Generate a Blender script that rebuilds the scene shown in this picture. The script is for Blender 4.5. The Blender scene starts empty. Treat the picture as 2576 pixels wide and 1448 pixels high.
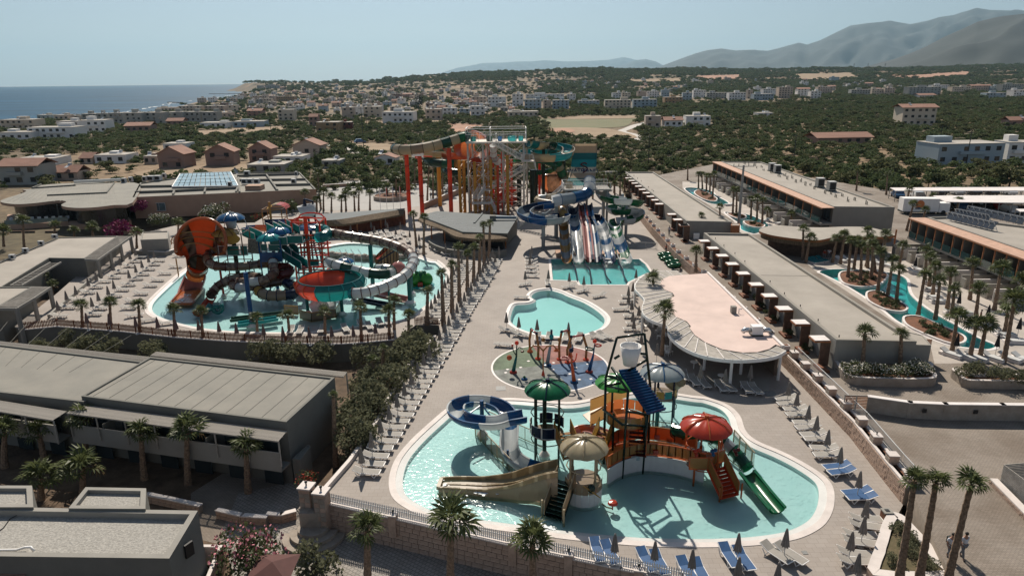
import bpy,bmesh,math,random
from mathutils import Vector,Matrix,noise
random.seed(7)
S=bpy.context.scene
COL=S.collection
R=math.radians
# ------------------------------------------------------------------ camera
CAMH=26.0
PITCH,ROLL,FPX=17.0,0.0116,1717.0
_p=R(PITCH)
_F=Vector((0,math.cos(_p),-math.sin(_p)))
_U0=Vector((0,math.sin(_p),math.cos(_p)));_R0=Vector((1,0,0))
_R=_R0*math.cos(ROLL)-_U0*math.sin(ROLL)
_U=_U0*math.cos(ROLL)+_R0*math.sin(ROLL)
CAMP=Vector((0,0,CAMH))
cam_d=bpy.data.cameras.new('camera');cam=bpy.data.objects.new('camera',cam_d);COL.objects.link(cam)
cam.matrix_world=Matrix(((_R.x,_U.x,-_F.x,0),(_R.y,_U.y,-_F.y,0),(_R.z,_U.z,-_F.z,CAMH),(0,0,0,1)))
cam_d.sensor_width=36;cam_d.lens=36*FPX/2576;cam_d.clip_start=0.5;cam_d.clip_end=90000
S.camera=cam
# ------------------------------------------------------------------ world, sun
HAZE_D=0.000042
SUN_EL,SUN_AZ=44.0,9.0
w=bpy.data.worlds.new('World');S.world=w;w.use_nodes=True
nt=w.node_tree;nt.nodes.clear()
o_=nt.nodes.new('ShaderNodeOutputWorld');bg=nt.nodes.new('ShaderNodeBackground')
sky=nt.nodes.new('ShaderNodeTexSky');sky.sky_type='NISHITA';sky.sun_disc=False
sky.sun_elevation=R(SUN_EL);sky.sun_rotation=R(-SUN_AZ);sky.altitude=100
sky.air_density=1.0;sky.dust_density=0.6;sky.ozone_density=1.6
hsv=nt.nodes.new('ShaderNodeHueSaturation');hsv.inputs['Saturation'].default_value=0.62
mx=nt.nodes.new('ShaderNodeMix');mx.data_type='RGBA';mx.blend_type='MULTIPLY';mx.inputs[0].default_value=1
mx.inputs[7].default_value=(0.91,0.98,1.06,1)
bg.inputs['Strength'].default_value=0.055
nt.links.new(sky.outputs[0],hsv.inputs['Color']);nt.links.new(hsv.outputs[0],mx.inputs[6])
nt.links.new(mx.outputs[2],bg.inputs['Color']);nt.links.new(bg.outputs[0],o_.inputs['Surface'])
sd=bpy.data.lights.new('sun','SUN');sd.energy=5.0;sd.angle=R(0.5);sd.color=(1.0,0.91,0.79)
sun=bpy.data.objects.new('sun',sd);COL.objects.link(sun)
_sd=Vector((math.sin(R(SUN_AZ))*math.cos(R(SUN_EL)),-math.cos(R(SUN_AZ))*math.cos(R(SUN_EL)),-math.sin(R(SUN_EL))))
sun.rotation_euler=_sd.to_track_quat('-Z','Y').to_euler();sun.location=(0,50,80)
S.view_settings.view_transform='Standard';S.view_settings.look='None'
S.view_settings.exposure=0.32;S.view_settings.gamma=1;S.view_settings.use_curve_mapping=False
S.cycles.max_bounces=6;S.cycles.transparent_max_bounces=16;S.cycles.volume_bounces=0
S.cycles.use_adaptive_sampling=True
try:S.cycles.use_denoising=True
except Exception:pass
# ------------------------------------------------------------------ reading positions off the survey views
K1=.33363;K3=.41948
VIEWS={'D':(0,0,1),'a':(0,0,K1),'b':(859.1,0,K1),'c':(1716.9,0,K1),'d':(0,420.1,K1),'e':(859.1,420.1,K1),'f':(1716.9,420.1,K1),'g':(0,840.2,K3),'h':(859.1,840.2,K3),'i':(1716.9,840.2,K3),'j':(981.1,314.5,.18067),'k':(1295.6,415.1,.18238),'l':(427.7,515.7,.18238),'m':(691.8,503.1,.24316),'n':(1094.3,930.8,.27802),'o':(1484.2,817.6,.33011),'p':(1220.1,830.2,.13672),'q':(1999.9,1163.5,.22363),'r':(0,427.7,.31738),'s':(1886.7,817.6,.28226)}
def ray(t,x,y):
 a,b,k=VIEWS[t]
 X,Y=a+k*x,b+k*y
 return _F+_R*((X-1288)/FPX)-_U*((Y-724)/FPX)
def P(t,x,y,z=0.0):
 "point on the level z"
 d=ray(t,x,y);s=(z-CAMH)/d.z
 return Vector((d.x*s,d.y*s,z))
def Q(t,x,y,Y):
 "point on the upright plane at distance Y"
 d=ray(t,x,y);s=Y/d.y
 return Vector((d.x*s,Y,CAMH+d.z*s))
def PL(t,pts,z=0.0):return [P(t,x,y,z) for x,y in pts]
def px(p):
 d=Vector(p)-CAMP
 f=d.dot(_F)
 return 1288+FPX*d.dot(_R)/f,724-FPX*d.dot(_U)/f
 # ------------------------------------------------------------------ materials
MATS={}
def mat(name,col,rough=0.7,var=0.12,scale=3.0,bump=0.0,bscale=20.0,metal=0.0,spec=0.4,col2=None,emit=None,coat=0.0,trans=0.0,stretch=None,detail=4):
 if name in MATS:return MATS[name]
 m=bpy.data.materials.new(name);m.use_nodes=True
 n=m.node_tree.nodes;L=m.node_tree.links;b=n['Principled BSDF']
 b.inputs['Roughness'].default_value=rough;b.inputs['Metallic'].default_value=metal
 b.inputs['Specular IOR Level'].default_value=spec
 if coat:b.inputs['Coat Weight'].default_value=coat;b.inputs['Coat Roughness'].default_value=.08
 tc=n.new('ShaderNodeTexCoord');mp=n.new('ShaderNodeMapping');L.new(tc.outputs['Object'],mp.inputs[0])
 if stretch:mp.inputs['Scale'].default_value=stretch
 if var>0 or col2:
  nz=n.new('ShaderNodeTexNoise');nz.inputs['Scale'].default_value=scale;nz.inputs['Detail'].default_value=detail
  nz.inputs['Roughness'].default_value=0.65
  L.new(mp.outputs[0],nz.inputs['Vector'])
  cr=n.new('ShaderNodeValToRGB');L.new(nz.outputs[0],cr.inputs[0])
  c2=col2 if col2 else tuple(c*(1-var*2) for c in col[:3])
  c1=col if col2 else tuple(min(1,c*(1+var)) for c in col[:3])
  cr.color_ramp.elements[0].position=.32;cr.color_ramp.elements[1].position=.68
  cr.color_ramp.elements[0].color=(*c2[:3],1);cr.color_ramp.elements[1].color=(*c1[:3],1)
  L.new(cr.outputs[0],b.inputs['Base Color'])
 else:b.inputs['Base Color'].default_value=(*col[:3],1)
 if bump>0:
  nb=n.new('ShaderNodeTexNoise');nb.inputs['Scale'].default_value=bscale;nb.inputs['Detail'].default_value=3
  L.new(mp.outputs[0],nb.inputs['Vector'])
  bp=n.new('ShaderNodeBump');bp.inputs['Strength'].default_value=bump;bp.inputs['Distance'].default_value=0.05
  L.new(nb.outputs[0],bp.inputs['Height']);L.new(bp.outputs[0],b.inputs['Normal'])
 if trans:b.inputs['Transmission Weight'].default_value=trans
 m.diffuse_color=(*col[:3],1)
 MATS[name]=m
 return m
def nodes(m):return m.node_tree.nodes,m.node_tree.links,m.node_tree.nodes['Principled BSDF']
# ------------------------------------------------------------------ mesh building
class MB:
 def __init__(s):s.v=[];s.f=[];s.mi=[];s.cur=0
 def face(s,pts):
  i=len(s.v);s.v+=[tuple(p) for p in pts];s.f.append(list(range(i,i+len(pts))));s.mi.append(s.cur);return s
 def add(s,vs,fs):
  i=len(s.v);s.v+=[tuple(p) for p in vs]
  for f in fs:s.f.append([i+k for k in f]);s.mi.append(s.cur)
 def box(s,c,d,rz=0.0,M=None):
  x,y,z=d[0]/2,d[1]/2,d[2]/2
  vs=[Vector((a,b,e)) for e in (-z,z) for b in (-y,y) for a in (-x,x)]
  Mt=M if M is not None else Matrix.Rotation(rz,3,'Z')
  c=Vector(c)
  s.add([Mt@v+c for v in vs],[(0,2,3,1),(4,5,7,6),(0,1,5,4),(2,6,7,3),(0,4,6,2),(1,3,7,5)])
  return s
 def beam(s,p,q,w,h=None,up=(0,0,1)):
  p,q=Vector(p),Vector(q);h=h or w;d=q-p
  if d.length<1e-6:return s
  d.normalize();u=Vector(up)
  if abs(d.dot(u))>.98:u=Vector((0,1,0))
  a=d.cross(u).normalized()*(w/2);b=a.cross(d).normalized()*(h/2)
  vs=[p-a-b,p+a-b,p+a+b,p-a+b,q-a-b,q+a-b,q+a+b,q-a+b]
  s.add(vs,[(0,3,2,1),(4,5,6,7),(0,1,5,4),(1,2,6,5),(2,3,7,6),(3,0,4,7)])
  return s
 def cyl(s,p,q,r,r2=None,n=10,cap=True):
  p,q=Vector(p),Vector(q);r2=r if r2 is None else r2;d=(q-p)
  if d.length<1e-6:return s
  d.normalize();u=Vector((0,0,1)) if abs(d.z)<.9 else Vector((1,0,0))
  a=d.cross(u).normalized();b=d.cross(a)
  vs=[]
  for c,rr in ((p,r),(q,r2)):
   for k in range(n):
    t=2*math.pi*k/n;vs.append(c+a*(rr*math.cos(t))+b*(rr*math.sin(t)))
  fs=[(k,(k+1)%n,n+(k+1)%n,n+k) for k in range(n)]
  if cap:fs+=[tuple(range(n-1,-1,-1)),tuple(range(n,2*n))]
  s.add(vs,fs);return s
 def tube(s,pts,r,n=8,cap=True):
  "round bar through points; r a number or one per point"
  pts=[Vector(p) for p in pts];m=len(pts);rr=r if isinstance(r,(list,tuple)) else [r]*m
  vs=[];ref=None
  for i in range(m):
   d=(pts[min(i+1,m-1)]-pts[max(i-1,0)]).normalized()
   if ref is None:
    u=Vector((0,0,1)) if abs(d.z)<.9 else Vector((1,0,0));ref=d.cross(u).normalized()
   a=(ref-d*ref.dot(d)).normalized();ref=a;b=d.cross(a)
   for k in range(n):
    t=2*math.pi*k/n;vs.append(pts[i]+a*(rr[i]*math.cos(t))+b*(rr[i]*math.sin(t)))
  fs=[(i*n+k,i*n+(k+1)%n,(i+1)*n+(k+1)%n,(i+1)*n+k) for i in range(m-1) for k in range(n)]
  if cap:fs+=[tuple(range(n-1,-1,-1)),tuple((m-1)*n+k for k in range(n))]
  s.add(vs,fs);return s
 def lathe(s,prof,n=16,c=(0,0,0),a0=0,a1=360,M=None):
  c=Vector(c);full=abs(a1-a0)>=359.9;m=n if full else n+1;vs=[]
  for r,z in prof:
   for k in range(m):
    t=R(a0+(a1-a0)*k/n);v=Vector((r*math.cos(t),r*math.sin(t),z))
    vs.append((M@v if M is not None else v)+c)
  fs=[]
  for i in range(len(prof)-1):
   for k in range(n):
    k2=(k+1)%m
    fs.append((i*m+k,i*m+k2,(i+1)*m+k2,(i+1)*m+k))
  s.add(vs,fs);return s
 def ball(s,c,r,n=10,sz=1.0,m=6):
  prof=[(max(1e-4,r*math.sin(math.pi*k/m)),-r*sz*math.cos(math.pi*k/m)) for k in range(m+1)]
  return s.lathe(prof,n,c)
 def prism(s,poly,z0,z1,top=True,bottom=False):
  "poly: list of points (x, y ignored z) ; upright prism"
  poly=ccw(poly);n=len(poly)
  vs=[(p[0],p[1],z0) for p in poly]+[(p[0],p[1],z1) for p in poly]
  fs=[(k,(k+1)%n,n+(k+1)%n,n+k) for k in range(n)]
  if top:fs.append(tuple(range(n,2*n)))
  if bottom:fs.append(tuple(range(n-1,-1,-1)))
  s.add(vs,fs);return s
 def mesh(s,name,mats,smooth=False):
  me=bpy.data.meshes.new(name);me.from_pydata(s.v,[],s.f)
  for m in (mats if isinstance(mats,(list,tuple)) else [mats]):me.materials.append(m)
  if any(s.mi):me.polygons.foreach_set('material_index',s.mi)
  if smooth:me.polygons.foreach_set('use_smooth',[True]*len(me.polygons))
  me.update();return me
def ccw(poly):
 a=sum(poly[i][0]*poly[(i+1)%len(poly)][1]-poly[(i+1)%len(poly)][0]*poly[i][1] for i in range(len(poly)))
 return list(poly) if a>0 else list(reversed(poly))
def sharpen(o,ang=35):
 me=o.data
 try:me.shade_smooth()
 except Exception:pass
 try:me.set_sharp_from_angle(angle=R(ang))
 except Exception:pass
def new(name,data=None,parent=None,loc=None,rz=0.0,kind=None):
 o=bpy.data.objects.new(name,data);COL.objects.link(o)
 if loc is not None:o.location=loc
 if rz:o.rotation_euler=(0,0,rz)
 if parent is not None:o.parent=parent
 if kind:o['kind']=kind
 return o
def obj(name,mb,m,parent=None,smooth=False,loc=None,rz=0.0,kind=None,label=None):
 me=mb if isinstance(mb,bpy.types.Mesh) else mb.mesh(name,m,smooth)
 o=new(name,me,parent,loc,rz,kind)
 if label:o['label']=label
 return o
def tag(o,label,cat,group=None,kind=None):
 o['label']=label;o['category']=cat
 if group:o['group']=group
 if kind:o['kind']=kind
 return o
def thing(name,label,cat,loc=(0,0,0),rz=0.0,group=None):
 return tag(new(name,None,None,loc,rz),label,cat,group)
def kids(o):return [c for c in KIDS.get(o.name,[])]
def clone(root,tree,loc,rz=0.0,label=None,group=None,scale=None):
 "tree: [(child, [grandchildren])] ; a copy of the thing with copies of its parts"
 r=root.copy();COL.objects.link(r);r.location=loc;r.rotation_euler=(0,0,rz)
 if label:r['label']=label
 if group:r['group']=group
 if scale:r.scale=(scale,scale,scale) if not isinstance(scale,tuple) else scale
 for ch,gs in tree:
  c=ch.copy();COL.objects.link(c);c.parent=r
  for g in gs:
   d=g.copy();COL.objects.link(d);d.parent=c
 return r
def struct(name,mb,m,smooth=False):return obj(name,mb,m,None,smooth,kind='structure')
def smooth_loop(pts,k=6,closed=True):
 n=len(pts);out=[]
 rng=range(n) if closed else range(n-1)
 for i in rng:
  g=(lambda j:pts[j%n]) if closed else (lambda j:pts[max(0,min(n-1,j))])
  a,b,c,d=g(i-1),g(i),g(i+1),g(i+2)
  for j in range(k):
   t=j/k
   out.append((b*2+(c-a)*t+(a*2-b*5+c*4-d)*t*t+(b*3-a-c*3+d)*t*t*t)*.5)
 if not closed:out.append(pts[-1].copy())
 return out
def inset(poly,d):
 "move a closed outline inwards by d"
 poly=ccw([Vector(p) for p in poly]);n=len(poly);out=[]
 for i in range(n):
  a,b,c=poly[i-1],poly[i],poly[(i+1)%n]
  e1=(b-a);e2=(c-b);e1.z=e2.z=0
  if e1.length<1e-6 or e2.length<1e-6:out.append(b.copy());continue
  e1.normalize();e2.normalize()
  n1=Vector((-e1.y,e1.x,0));n2=Vector((-e2.y,e2.x,0));m_=n1+n2
  if m_.length<.2:m_=n1.copy()
  m_.normalize();k=max(.35,m_.dot(n1));out.append(b+m_*(d/k))
 return out
def sheet(outer,holes,z):
 "flat sheet with holes -> MB"
 cu=bpy.data.curves.new('c','CURVE');cu.dimensions='2D';cu.fill_mode='BOTH'
 for poly in [outer]+list(holes):
  sp=cu.splines.new('POLY');sp.points.add(len(poly)-1)
  for i,p in enumerate(poly):sp.points[i].co=(p[0],p[1],0,1)
  sp.use_cyclic_u=True
 o=bpy.data.objects.new('c',cu);COL.objects.link(o)
 dg=bpy.context.evaluated_depsgraph_get();me=bpy.data.meshes.new_from_object(o.evaluated_get(dg))
 mb=MB();vs=[(v.co.x,v.co.y,z) for v in me.vertices]
 fs=[]
 for f in me.polygons:
  ids=list(f.vertices)
  a,b,c=(Vector(vs[i]) for i in ids[:3])
  if (b-a).cross(c-a).z<0:ids.reverse()
  fs.append(ids)
 mb.add(vs,fs)
 bpy.data.objects.remove(o);bpy.data.curves.remove(cu);bpy.data.meshes.remove(me)
 return mb
def band(mb,a,b,closed=True):
 "strip between two matching outlines"
 n=len(a)
 for i in range(n if closed else n-1):
  j=(i+1)%n
  mb.face([a[i],a[j],b[j],b[i]])
ORD=['first','second','third','fourth','fifth','sixth','seventh','eighth','ninth','tenth','eleventh','twelfth','thirteenth','fourteenth','fifteenth','sixteenth','seventeenth','eighteenth','nineteenth','twentieth']
def nth(i):
 if i<20:return ORD[i]
 t=['twenty','thirty','forty','fifty','sixty','seventy','eighty','ninety']
 if i>78:return '%d%s'%(i+1,'th' if (i+1)%100 in (11,12,13) else {1:'st',2:'nd',3:'rd'}.get((i+1)%10,'th'))
 tens,u=divmod(i+1,10)
 if u==0:return {20:'twentieth',30:'thirtieth',40:'fortieth',50:'fiftieth',60:'sixtieth',70:'seventieth'}[i+1]
 return t[tens-2]+'-'+ORD[u-1]
 # ------------------------------------------------------------------ palette
def pvar(base,v=.12,**k):return base
M_deck=mat('deck_paving',(.34,.30,.265),.8,.07,.22,.15,60,col2=(.275,.242,.215),detail=8)
n,L,b=nodes(M_deck)
br=n.new('ShaderNodeTexBrick');br.inputs['Scale'].default_value=1.0;br.inputs['Brick Width'].default_value=.6;br.inputs['Row Height'].default_value=.4
br.inputs['Mortar Size'].default_value=.012;br.inputs['Color1'].default_value=(1,1,1,1);br.inputs['Color2'].default_value=(.93,.92,.91,1);br.inputs['Mortar'].default_value=(.72,.7,.68,1)
tcn=n.new('ShaderNodeTexCoord');L.new(tcn.outputs['Object'],br.inputs['Vector'])
mm=n.new('ShaderNodeMix');mm.data_type='RGBA';mm.blend_type='MULTIPLY';mm.inputs[0].default_value=1
L.new(b.inputs['Base Color'].links[0].from_socket,mm.inputs[6]);L.new(br.outputs[0],mm.inputs[7]);L.new(mm.outputs[2],b.inputs['Base Color'])
def brick_mat(name,c1,c2,mortar,bw,rh,ms=.015,rough=.85,rot=0.0,stain=None,sscale=.25):
 m=mat(name,c1,rough,.0,1,0)
 n,L,b=nodes(m)
 t=n.new('ShaderNodeTexCoord');mp=n.new('ShaderNodeMapping');mp.inputs['Rotation'].default_value=(0,0,rot)
 L.new(t.outputs['Object'],mp.inputs[0])
 br=n.new('ShaderNodeTexBrick');br.inputs['Scale'].default_value=1;br.inputs['Brick Width'].default_value=bw;br.inputs['Row Height'].default_value=rh
 br.inputs['Mortar Size'].default_value=ms;br.inputs['Color1'].default_value=(*c1,1);br.inputs['Color2'].default_value=(*c2,1);br.inputs['Mortar'].default_value=(*mortar,1)
 L.new(mp.outputs[0],br.inputs['Vector'])
 nz=n.new('ShaderNodeTexNoise');nz.inputs['Scale'].default_value=sscale;nz.inputs['Detail'].default_value=6;L.new(t.outputs['Object'],nz.inputs['Vector'])
 cr=n.new('ShaderNodeValToRGB');cr.color_ramp.elements[0].position=.38;cr.color_ramp.elements[1].position=.6
 cr.color_ramp.elements[0].color=(*(stain or (.72,.68,.64)),1);cr.color_ramp.elements[1].color=(1,1,1,1)
 L.new(nz.outputs[0],cr.inputs[0])
 mm=n.new('ShaderNodeMix');mm.data_type='RGBA';mm.blend_type='MULTIPLY';mm.inputs[0].default_value=1
 L.new(br.outputs[0],mm.inputs[6]);L.new(cr.outputs[0],mm.inputs[7]);L.new(mm.outputs[2],b.inputs['Base Color'])
 bp=n.new('ShaderNodeBump');bp.inputs['Strength'].default_value=.4;bp.inputs['Distance'].default_value=.01
 L.new(br.outputs['Fac'],bp.inputs['Height']);bp.invert=True;L.new(bp.outputs[0],b.inputs['Normal'])
 return m
M_pave=brick_mat('block_paving',(.28,.235,.195),(.23,.195,.16),(.14,.12,.10),.24,.12,.012)
M_pave2=brick_mat('light_block_paving',(.34,.31,.28),(.27,.25,.225),(.15,.14,.125),.26,.26,.02,rot=.6)
M_stone=mat('rubble_stone',(.50,.36,.28),.9,.2,1.5,.5,8,col2=(.32,.225,.17))
M_mortar=mat('stone_joint',(.30,.25,.2),.95,.1,2,.2,10)
M_stone_w=mat('pale_rubble',(.36,.31,.26),.9,.2,1.2,.6,5,col2=(.25,.21,.17))
M_cop=mat('pale_coping_stone',(.62,.56,.52),.7,.08,.8,.1,20)
M_copw=mat('coping_white',(.70,.65,.62),.65,.06,.8)
M_apron=mat('wet_apron',(.50,.50,.48),.5,.06,.8)
M_floor=mat('pool_floor',(.66,.70,.68),.6,.10,.25,col2=(.56,.64,.62))
M_floor2=mat('pool_floor_turquoise',(.40,.66,.65),.6,.05,.4)
M_floor3=mat('lagoon_floor',(.20,.50,.48),.6,.05,.4)
M_plaster=mat('grey_plaster',(.17,.165,.145),.9,.06,.5,.15,12)
M_plaster_l=mat('light_grey_plaster',(.28,.265,.235),.9,.06,.4,.1,12)
M_roof=mat('roof_screed',(.37,.335,.29),.9,.08,.25,.1,15,col2=(.29,.262,.225),detail=9)
M_roof_n=mat('roof_membrane',(.25,.235,.20),.85,.08,.3,.1,10,col2=(.185,.178,.155),detail=9)
M_gravel=mat('roof_gravel',(.42,.40,.36),.95,.2,9,.9,9,col2=(.22,.21,.19),detail=8)
M_cream=mat('cream_roof',(.60,.465,.41),.8,.07,.3)
M_peach=mat('peach_render',(.42,.27,.19),.9,.06,.4,.1,10)
M_dark=mat('dark_opening',(.012,.012,.013),.5,0)
M_glass=mat('window_glass',(.03,.04,.045),.08,0,spec=.8)
M_white=mat('white_paint',(.82,.80,.77),.5,.04,1)
M_whitew=mat('whitewash',(.52,.52,.51),.8,.07,.4)
M_wood=mat('brown_timber',(.20,.075,.035),.7,.2,3,.2,30,stretch=(1,1,.2))
M_woodo=mat('orange_timber',(.36,.14,.055),.7,.15,3,.2,30)
M_woodp=mat('pale_timber',(.50,.31,.22),.75,.1,2)
M_slat=mat('weathered_slats',(.36,.33,.29),.85,.15,2,.3,20)
M_grey=mat('grey_metal',(.30,.30,.29),.5,.05,2,metal=.4)
M_alu=mat('galvanised_duct',(.55,.56,.57),.3,.05,2,metal=.9)
M_dkmetal=mat('dark_metal',(.05,.055,.05),.45,0,metal=.5)
M_soil=mat('red_soil',(.20,.085,.045),.95,.25,1,.6,6,col2=(.10,.05,.03))
M_earth=mat('shaded_garden_soil',(.12,.08,.05),.95,.25,.8,.6,5)
M_thatch=mat('straw_thatch',(.22,.16,.10),.95,.3,6,1.0,30,stretch=(1,1,.15),col2=(.10,.07,.045))
M_trunk=mat('palm_bark',(.25,.17,.115),.95,.3,6,1.0,12)
M_trunk2=mat('tree_bark',(.10,.075,.055),.95,.3,6,.6,12)
def leaf_mat(name,c,c2,sc=1.2,tr=.25,rough=.6):
 m=mat(name,c,rough,.2,sc,col2=c2,spec=.12)
 n,L,b=nodes(m)
 # thin leaves let some light through
 t=n.new('ShaderNodeBsdfTranslucent');mxs=n.new('ShaderNodeMixShader');mxs.inputs[0].default_value=tr
 out=n['Material Output'];L.new(b.inputs['Base Color'].links[0].from_socket,t.inputs['Color'])
 L.new(b.outputs[0],mxs.inputs[1]);L.new(t.outputs[0],mxs.inputs[2]);L.new(mxs.outputs[0],out.inputs['Surface'])
 return m
M_palm=leaf_mat('palm_leaf',(.13,.15,.06),(.06,.075,.03),.9,.3,.45)
M_palmd=leaf_mat('dry_palm_leaf',(.26,.18,.09),(.14,.09,.05),.9,.3)
M_olive=leaf_mat('olive_leaf',(.125,.155,.068),(.055,.078,.03),.35,.3,.85)
M_olive2=leaf_mat('grey_olive_leaf',(.19,.19,.115),(.09,.097,.055),.6,.35,.8)
M_olive3=leaf_mat('light_olive_leaf',(.15,.155,.075),(.07,.08,.035),.35,.3,.85)
M_bush=leaf_mat('shrub_leaf',(.10,.12,.05),(.045,.055,.025),1.5,.25)
M_pine=leaf_mat('cypress_leaf',(.025,.04,.022),(.012,.02,.011),1.2,.05)
M_flw=mat('white_blossom',(.75,.70,.60),.8,.05)
M_flp=mat('pink_blossom',(.62,.22,.26),.8,.1)
M_flm=mat('magenta_blossom',(.24,.02,.10),.8,.2,3)
M_flr=mat('red_blossom',(.5,.05,.03),.8,.1)
# water: clear sheet with ripples; sky mirrored by angle, floor seen through a tint
def water_mat(name,tint,rscale=2.2,rstr=.25,foam=0.0):
 m=bpy.data.materials.new(name);m.use_nodes=True
 n=m.node_tree.nodes;L=m.node_tree.links;n.clear()
 out=n.new('ShaderNodeOutputMaterial');tr=n.new('ShaderNodeBsdfTransparent');tr.inputs[0].default_value=(*tint,1)
 gl=n.new('ShaderNodeBsdfGlossy');gl.inputs['Roughness'].default_value=.13;gl.inputs[0].default_value=(.7,.75,.75,1)
 fr=n.new('ShaderNodeFresnel');fr.inputs[0].default_value=1.30;mxs=n.new('ShaderNodeMixShader')
 tc=n.new('ShaderNodeTexCoord');nz=n.new('ShaderNodeTexNoise');nz.inputs['Scale'].default_value=rscale;nz.inputs['Detail'].default_value=3
 nz.inputs['Distortion'].default_value=1.2
 L.new(tc.outputs['Object'],nz.inputs['Vector'])
 bp=n.new('ShaderNodeBump');bp.inputs['Strength'].default_value=rstr;bp.inputs['Distance'].default_value=.12
 L.new(nz.outputs[0],bp.inputs['Height']);L.new(bp.outputs[0],gl.inputs['Normal']);L.new(bp.outputs[0],fr.inputs['Normal'])
 L.new(fr.outputs[0],mxs.inputs[0]);L.new(tr.outputs[0],mxs.inputs[1]);L.new(gl.outputs[0],mxs.inputs[2]);L.new(mxs.outputs[0],out.inputs[0])
 MATS[name]=m;return m
W_pool=water_mat('pool_water',(.68,.85,.86),3.0,.16)
W_mid=water_mat('still_pool_water',(.60,.85,.85),1.0,.06)
W_river=water_mat('river_water',(.34,.80,.82),2.5,.2)
W_slide=water_mat('slide_pool_water',(.50,.84,.84),3.5,.5)
# ------------------------------------------------------------------ levels
ZR=1.2
ZL=-2.0
# terrain -----------------------------------------------------------
COAST=[P('D',*q,z=-3) for q in [(-500,360),(0,312),(180,300),(330,285),(425,268),(480,256),(560,246),(600,240),(640,233),(580,228),(600,225),(690,219)]]
def coast_x(Y):
 "easting of the shore at northing Y"
 for a,b in zip(COAST,COAST[1:]):
  if (a.y<=Y<=b.y):
   t=(Y-a.y)/max(1e-3,b.y-a.y);return a.x+(b.x-a.x)*t
 return COAST[0].x-(COAST[0].y-Y)*1.2 if Y<COAST[0].y else COAST[-1].x+(Y-COAST[-1].y)*.1
 # skyline of the near hills, read along the picture and set on a ridge
RIDGE=[(640,208),(800,211),(950,205),(1060,196),(1150,189),(1290,184),(1400,182),(1470,176),(1600,179),(1750,176),(1850,181),(2000,179),(2150,177),(2300,174),(2400,172),(2576,168),(3200,160)]
RY=2600.0
RID=[Q('D',x,y,RY) for x,y in RIDGE]
def ridge_z(x,Y):
 X=x*RY/max(Y,1.0)
 if X<=RID[0].x:return RID[0].z-(RID[0].x-X)*.02
 for a,b in zip(RID,RID[1:]):
  if a.x<=X<=b.x:return a.z+(b.z-a.z)*(X-a.x)/(b.x-a.x)
 return RID[-1].z
def sst(t):t=max(0,min(1,t));return t*t*(3-2*t)
def ground_z(x,y):
 z=-0.35
 if y>700:
  rz=ridge_z(x,y)
  t=(y-1000)/(RY-1000)
  zh=(rz+1)*sst(t)**1.0
  nz=noise.noise(Vector((x*.0035,y*.0035,3)))*9+noise.noise(Vector((x*.011,y*.011,7)))*3
  z+=zh+nz*sst(t*1.5)*(0.35 if t>.93 else 1)
  if y>RY:z-=(y-RY)*.03
 else:z+=noise.noise(Vector((x*.02,y*.02,1)))*.5*sst((y-190)/80)
 c=coast_x(y)
 d=x-c
 if d<60:z=z+(-4.0-z)*sst((60-d)/70.0)
 return z
FARR=[tuple(P('D',x,y,1.2))[:2] for x,y in [(1800,412),(1950,432),(2250,482),(2700,472)]]
RES=[(-75,-30),(-75,40),(-78,100),(-78,135),(-30,150),(30,160)]+FARR+[(140,60),(120,-30)]
def in_poly(x,y,poly):
 c=False;n=len(poly);j=n-1
 for i in range(n):
  xi,yi,xj,yj=poly[i][0],poly[i][1],poly[j][0],poly[j][1]
  if (yi>y)!=(yj>y) and x<(xj-xi)*(y-yi)/(yj-yi)+xi:c=not c
  j=i
 return c
def build_terrain():
 ys=[];y=-30.0
 while y<4200:ys.append(y);y+=max(2.0,(y if y>0 else 0)*.022)
 vs=[];fs=[];NX=190
 for y in ys:
  half=150+max(0,y)*1.25
  for i in range(NX+1):
   x=-half+2*half*i/NX
   z=ground_z(x,y)
   if in_poly(x,y,RES):z=ZL-.05
   vs.append((x,y,z))
 m_=NX+1
 for j in range(len(ys)-1):
  for i in range(NX):fs.append((j*m_+i,j*m_+i+1,(j+1)*m_+i+1,(j+1)*m_+i))
 mb=MB();mb.add(vs,fs)
 m=mat('dry_countryside',(.16,.12,.08),.95,.1,1)
 n,L,b=nodes(m)
 g=n.new('ShaderNodeNewGeometry')
 def nz(s,d=6):
  q=n.new('ShaderNodeTexNoise');q.inputs['Scale'].default_value=s;q.inputs['Detail'].default_value=d;L.new(g.outputs['Position'],q.inputs['Vector']);return q
 def ramp(src,stops):
  c=n.new('ShaderNodeValToRGB');L.new(src,c.inputs[0]);e=c.color_ramp.elements
  while len(e)<len(stops):e.new(.5)
  for k,(p_,c_) in enumerate(stops):e[k].position=p_;e[k].color=(*c_,1)
  return c
 base=ramp(nz(.012).outputs[0],[(.3,(.09,.08,.045)),(.45,(.13,.10,.06)),(.56,(.21,.15,.09)),(.66,(.28,.20,.125))])
 fine=ramp(nz(.6,4).outputs[0],[(.3,(.55,.5,.45)),(.7,(1.15,1.1,1.0))])
 mm=n.new('ShaderNodeMix');mm.data_type='RGBA';mm.blend_type='MULTIPLY';mm.inputs[0].default_value=1
 L.new(base.outputs[0],mm.inputs[6]);L.new(fine.outputs[0],mm.inputs[7]);L.new(mm.outputs[2],b.inputs['Base Color'])
 return struct('terrain',mb,m,True)
build_terrain()
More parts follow.
